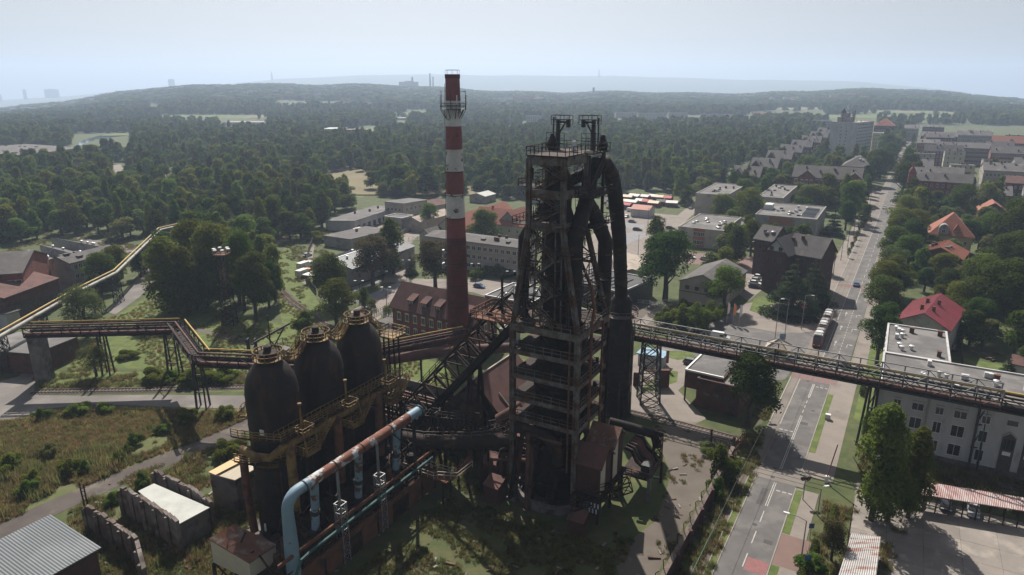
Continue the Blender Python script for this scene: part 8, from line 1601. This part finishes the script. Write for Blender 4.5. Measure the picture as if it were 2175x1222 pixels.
def offfield(P):
    ok = np.ones(len(P), bool)
    for f in FIELDS: ok &= ~inside(P, f)
    return ok
P1 = jgrid(-900, 900, 140, 1000, 8.6); P1 = P1[inside(P1, WOOD1)]; P1 = P1[free(P1, 2.5, 2.0)]; P1 = P1[np.abs(P1[:, 0]) < .86 * P1[:, 1] + 30]
P2 = jgrid(-2000, 2000, 1000, 2050, 12.0); P2 = P2[inside(P2, WOOD1)]; P2 = P2[free(P2, 3, 2)]; P2 = P2[(np.abs(P2[:, 0]) < .86 * P2[:, 1] + 30)]; P2 = P2[offfield(P2)]; n2 = snoise(P2 * np.array([.6, 1.5]), 260, 11); P2 = P2[(n2 < .28) | (RNG.random(len(P2)) < .15)]
n1 = snoise(P1, 90, 3); P1 = P1[(n1 < .40) | (P1[:, 1] < 330) | (RNG.random(len(P1)) < .3)]
PT = jgrid(40, 1150, 130, 1250, 9.5); PT = PT[inside(PT, TOWN) | ((PT[:, 1] > 620) & (PT[:, 0] > .40 * PT[:, 1]) & (PT[:, 0] < .86 * PT[:, 1]))]; PT = PT[free(PT, 3.2, 2.0)]; nt_ = snoise(PT, 60, 8); PT = PT[((nt_ > -.18) | ((PT[:, 0] > .515 * PT[:, 1]) & (PT[:, 1] < 430))) & (RNG.random(len(PT)) < .8)]; rowz = inside(PT, gp((1540, 385), (1765, 283), (1780, 310), (1660, 400), (1560, 420))); PT = PT[~rowz | (RNG.random(len(PT)) < .3)]
dist = P1[:, 1] + .25 * np.abs(P1[:, 0]); order = np.argsort(dist); P1 = P1[order]
NIND = 170
def zone(x, y, kind):
    px = 1087.5 + FOC * x / (y * CP); sp = {'wood': 'leafy tree', 'woodtall': 'slim tall tree', 'woodlight': 'pale birch like tree'}[kind]
    dp = 'front row of the' if y < 215 else 'middle of the' if y < 265 else 'deeper'
    if px < 90: return f'{sp} in the {dp} wood behind the old brick hall'
    if px < 200: return f'{sp} in the {dp} wood behind the sawtooth bays'
    if px < 345: return f'{sp} in the {dp} wood beyond the works office road'
    if px < 430: return f'{sp} in the {dp} wood left of the floodlight mast'
    if px < 540: return f'{sp} in the {dp} wood behind the floodlight mast'
    if px < 660: return f'{sp} in the {dp} wood left of the garage block'
    if px < 1000: return f'{sp} in the {dp} wood behind the garage range'
    return f'{sp} in the {dp} wood behind the furnace and market'
def pick_kind(): r = random.random(); return 'wood' if r < .68 else 'woodtall' if r < .86 else 'woodlight'
for k in range(min(NIND, len(P1))):
    x, y = P1[k]; kd = pick_kind(); h = random.uniform(9, 18); w = random.uniform(8, 13.5) * (.6 if kd == 'woodtall' else 1); lb = zone(x, y, kd); tree_at((x, y), kd, h * (1.15 if kd == 'woodtall' else .8 if kd == 'woodlight' else 1), w, lb, 'trees of the near wood, ' + lb.split(' in the ')[-1])
dT = np.argsort(PT[:, 1]); PT = PT[dT]; NT = min(80, len(PT))
for k in range(NT):
    x, y = PT[k]; px = 1087.5 + FOC * x / (y * CP); kd = random.choice(['wood', 'wood', 'woodlight']); tree_at((x, y), kd, random.uniform(7, 12), random.uniform(6, 9), f'{dict(wood="leafy", woodlight="pale")[kd]} garden tree ' + ('beside the crimson and salmon roofed houses' if px > 1840 and y < 260 else 'around the villa at right' if px > 1840 and y < 400 else 'among the right hand tenements' if px > 1840 else 'near the cream barn and dark villa' if y < 250 else 'between the beige school blocks' if y < 420 else 'below the row houses'), 'town garden trees')
# the wood as one mass
def mass(name, pts, kinds, label=None, mats=None):
    """points with scale / turn / choice, foliage instanced on them"""
    n = len(pts); me = bpy.data.meshes.new(name); me.vertices.add(n); co = np.array([p[0] for p in pts], float); me.vertices.foreach_set('co', co.ravel())
    a = me.attributes.new('sc', 'FLOAT_VECTOR', 'POINT'); a.data.foreach_set('vector', np.array([p[1] for p in pts], float).ravel())
    a = me.attributes.new('rz', 'FLOAT_VECTOR', 'POINT'); a.data.foreach_set('vector', np.array([(0, 0, p[2]) for p in pts], float).ravel())
    a = me.attributes.new('ix', 'INT', 'POINT'); a.data.foreach_set('value', np.array([p[3] for p in pts], np.int32))
    ob = link(name, me); ob['kind'] = 'stuff'; tree_ = bpy.data.node_groups.new(name, 'GeometryNodeTree'); tree_.interface.new_socket('Geometry', in_out='INPUT', socket_type='NodeSocketGeometry'); tree_.interface.new_socket('Geometry', in_out='OUTPUT', socket_type='NodeSocketGeometry')
    N = tree_.nodes; Lk = tree_.links; gi = N.new('NodeGroupInput'); go = N.new('NodeGroupOutput'); iop = N.new('GeometryNodeInstanceOnPoints'); jn = N.new('GeometryNodeJoinGeometry')
    for src in reversed(kinds):
        oi = N.new('GeometryNodeObjectInfo'); oi.transform_space = 'ORIGINAL'; oi.inputs['Object'].default_value = src; oi.inputs['As Instance'].default_value = True; Lk.new(oi.outputs['Geometry'], jn.inputs[0])
    def at(nm, ty):
        q = N.new('GeometryNodeInputNamedAttribute'); q.data_type = ty; q.inputs['Name'].default_value = nm; return q.outputs[0]
    Lk.new(gi.outputs[0], iop.inputs['Points']); Lk.new(jn.outputs[0], iop.inputs['Instance']); iop.inputs['Pick Instance'].default_value = True
    Lk.new(at('ix', 'INT'), iop.inputs['Instance Index']); Lk.new(at('sc', 'FLOAT_VECTOR'), iop.inputs['Scale']); Lk.new(at('rz', 'FLOAT_VECTOR'), iop.inputs['Rotation']); Lk.new(iop.outputs[0], go.inputs[0])
    md = ob.modifiers.new('scatter', 'NODES'); md.node_group = tree_; return ob
def src_of(data): return next(o for o in scene.objects if o.data == data)
woods = [CR['wood', 0], CR['wood', 1], CR['wood', 2], CR['wood', 3], CR['woodtall', 0], CR['woodtall', 1], CR['woodlight', 0]]
have = {o.data.name for o in scene.objects if o.data is not None}
wsrc = [src_of(d) for d in woods if d.name in have]; nw = len(wsrc)
pts = []
for (x, y) in list(P1[NIND:]) + list(PT[NT:]):
    h = random.choice([random.uniform(8, 13), random.uniform(11, 19)]); w = random.uniform(8, 14.5); k = random.choice([0, 0, 1, 1, 2, 3, 3, 4, 5, 6]) % nw; s = (w / 8 if k < 4 or k == 6 else w * .62 / 4.8); pts.append(((x, y, terrain_z(x, y) - .3), (s, s, h / 9.8 * (1.1 if k in (4, 5) else .85 if k == 6 else 1)), random.uniform(0, 6.28), k))
for (x, y) in P2: h = random.uniform(8, 19); w = random.uniform(12, 19); k = random.choice([0, 0, 1, 2, 3, 4, 5]) % nw; pts.append(((x, y, terrain_z(x, y) - .5), (w / 8, w / 8, h / 9.8), random.uniform(0, 6.28), k))
mass('woodland', pts, wsrc)
P3 = jgrid(-3900, 3900, 1900, 4700, 24.0); r3 = np.hypot(P3[:, 0], P3[:, 1]); P3 = P3[(np.abs(P3[:, 0]) < .86 * P3[:, 1] + 60) & (r3 < 4600)]; n3 = snoise(P3 * np.array([.5, 1.6]), 420, 5); P3 = P3[n3 < .22]; P3 = P3[offfield(P3)]
P4 = jgrid(-1700, 1700, 1000, 2050, 26.0); P4 = P4[~inside(P4, WOOD1) & free(P4, 3, 2) & (np.abs(P4[:, 0]) < .86 * P4[:, 1] + 30) & (P4[:, 1] > 1500)]
pts = [((x, y, terrain_z(x, y) - 1.0), (w / 8, w / 8, random.uniform(9, 15) / 9.8), random.uniform(0, 6.28), random.randrange(min(4, nw))) for (x, y) in np.concatenate([P3, P4]) for w in (random.uniform(26, 42),)]
mass('far_woodland', pts, wsrc[:4])
# far town speckle: low pale houses between the far trees, one mass
fh = MB(); ph = jgrid(-2600, 2600, 1900, 4600, 55.0); ph = ph[(np.abs(ph[:, 0]) < .8 * ph[:, 1])]; nh = snoise(ph * np.array([.5, 1.4]), 520, 5); ph = ph[(nh > .25) & (RNG.random(len(ph)) < .9)]
for (x, y) in ph:
    z = terrain_z(x, y); w = random.uniform(6, 16); fh.mi = random.randrange(3); fh.box(x - w, x + w, y - 5, y + 5, z - 2, z + random.uniform(9, 16))
far_town = struct('far_town', fh, ['wall_white', 'roof_redtile', 'wall_beige'], 'stuff')
# weeds and rough grass
def tuft(name, m, seed, n=70, h=.55, r=.5):
    g = np.random.default_rng(seed); b = MB()
    for k in range(n):
        a = g.uniform(0, 6.28); q = Vector((g.normal(0, r * .45), g.normal(0, r * .45), 0)); tip = q + Vector((math.cos(a) * .25, math.sin(a) * .25, h * g.uniform(.5, 1.2))); w = Vector((-math.sin(a), math.cos(a), 0)) * .045; b.add([q - w, q + w, tip], [(0, 1, 2)])
    return b.mesh(name, m)
tf = [link('grass_tuft', tuft('grass_tuft', m_, 300 + i, 60, hh, .6), None, G(px_, py_)) for i, (m_, hh, px_, py_) in enumerate((('weed', .5, 300, 905), ('weed', .85, 205, 985), ('weed_dry', .55, 330, 940), ('weed', .3, 1480, 1000)))]
for o_ in tf: o_['kind'] = 'stuff'
def weeds(name, poly, s, sc, ks, seed, thr=-.1, nz=14):
    xs = [p[0] for p in poly]; ys = [p[1] for p in poly]; P = jgrid(min(xs), max(xs), min(ys), max(ys), s); P = P[inside(P, poly)]; P = P[free(P, .4, 0) | True]; v = snoise(P, nz, seed); P = P[v > thr]
    for f in FOOT:
        if len(f) == 4: f = sorted(f, key=lambda q: math.atan2(q[1] - sum(k[1] for k in f) / 4, q[0] - sum(k[0] for k in f) / 4)); P = P[~inside(P, f)]
    pts = [((x, y, .02), (c, c, c * random.uniform(.7, 1.4)), random.uniform(0, 6.28), random.choice(ks)) for (x, y) in P for c in (random.uniform(*sc),)]
    return mass(name, pts, tf)
weeds('meadow_weeds', gp((-120, 912), (47, 892), (150, 869), (380, 871), (520, 874), (520, 892), (416, 938), (289, 984), (100, 1070), (0, 1112), (-120, 1165)), .55, (.6, 1.3), [0, 0, 1, 2, 2, 2], 1, -.35)
weeds('ruin_weeds', gp((150, 1085), (290, 1005), (520, 930), (545, 1000), (480, 1100), (600, 1235), (140, 1235)), .7, (.6, 1.5), [0, 0, 1, 3, 2], 13, -.25, 8)
weeds('woodside_grass', gp((-100, 480), (300, 500), (560, 480), (700, 490), (690, 560), (640, 640), (580, 560), (330, 560), (-100, 560)), 1.5, (.8, 1.6), [0, 3, 3], 14, 0.0)
weeds('yard_weeds', gp((1385, 900), (1580, 945), (1590, 965), (1540, 1070), (1450, 1222), (1340, 1222), (1300, 1150), (1400, 1080)), .9, (.4, 1.0), [0, 3, 2], 15, .25, 9)
weeds('tall_weeds', gp((-120, 960), (60, 950), (200, 960), (330, 925), (300, 970), (180, 1040), (60, 1085), (-120, 1150)), .75, (.9, 2.0), [1, 1, 0], 12, 0.0, 11)
weeds('works_grass', [S(a, b) for a, b in ((-52, -44), (-34, -54), (6, -54), (16, -30), (16, 14), (9, 10), (-15, 8), (-26, 2), (-40, -8))], .7, (.5, 1.1), [0, 0, 3, 3], 2, -.2, 9)
weeds('slope_grass', gp((230, 680), (330, 628), (420, 650), (600, 700), (580, 600), (650, 650), (700, 700), (850, 750), (1000, 800), (900, 850), (800, 800), (540, 800), (140, 790), (200, 710)), 1.1, (.5, 1.1), [0, 0, 3, 3, 2], 3, -.1)
weeds('bridge_grass', gp((60, 795), (520, 795), (525, 818), (90, 826)), .8, (.6, 1.4), [0, 0, 3, 1], 9, -.3)
weeds('verge_grass', [T(-26, -8), T(-26, -3.5), T(27, -3.5), T(60, -6.5), T(60, -8.5)], .6, (.6, 1.2), [0, 3, 3, 1], 4, -.2, 6)
weeds('cutting_weeds', [S(44, 30.5), S(98, 30.5), S(98, 42), S(44, 42)], 1.0, (.8, 1.7), [0, 1, 1, 2], 5, -.2)
weeds('garden_weeds', [T(-26, 8), T(25, 8), T(25, 20), T(-26, 13)], .8, (.7, 1.4), [0, 1, 3, 2], 6, -.2)
# litter and rubble on the works ground
lb_ = MB(); rl = random.Random(9)
for k in range(320):
    if k < 200: q = S(rl.uniform(-50, 14), rl.uniform(-52, -8))
    elif k < 270: q = G(rl.uniform(200, 480), rl.uniform(1020, 1200))
    else: q = G(rl.uniform(1400, 1560), rl.uniform(930, 1200))
    s_ = rl.uniform(.08, .4); a = rl.uniform(0, 3.1); lb_.mi = rl.randrange(4); lb_.beam((q.x, q.y, .05 + s_ * .2), (q.x + math.cos(a) * s_ * rl.uniform(1, 5), q.y + math.sin(a) * s_ * rl.uniform(1, 5), .06 + s_ * rl.uniform(.1, .5)), s_, s_ * .5)
struct('site_rubble', lb_, ['concrete_dark', 'rust_orange', 'concrete', 'timber'], 'stuff')
# ---------------------------------------------------------------- haze
zl = min(v.co.z for v in ter.data.vertices) - 1.0
hz = MB(); hz.box(-9600, 9600, -9600, 9600, zl, 330); ho = hz.build('haze', []); ho['kind'] = 'stuff'
hm_ = bpy.data.materials.new('haze'); hm_.use_nodes = True; ns = hm_.node_tree.nodes; ns.clear(); out = ns.new('ShaderNodeOutputMaterial'); pv_ = ns.new('ShaderNodeVolumePrincipled')
pv_.inputs['Color'].default_value = (0.60, 0.75, 1.0, 1); pv_.inputs['Density'].default_value = 1.7e-4; pv_.inputs['Anisotropy'].default_value = 0.3
hm_.node_tree.links.new(pv_.outputs[0], out.inputs['Volume']); ho.data.materials.append(hm_)

for o_ in scene.objects:
    for k_ in ('_L', '_D'):
        if k_ in o_: del o_[k_]
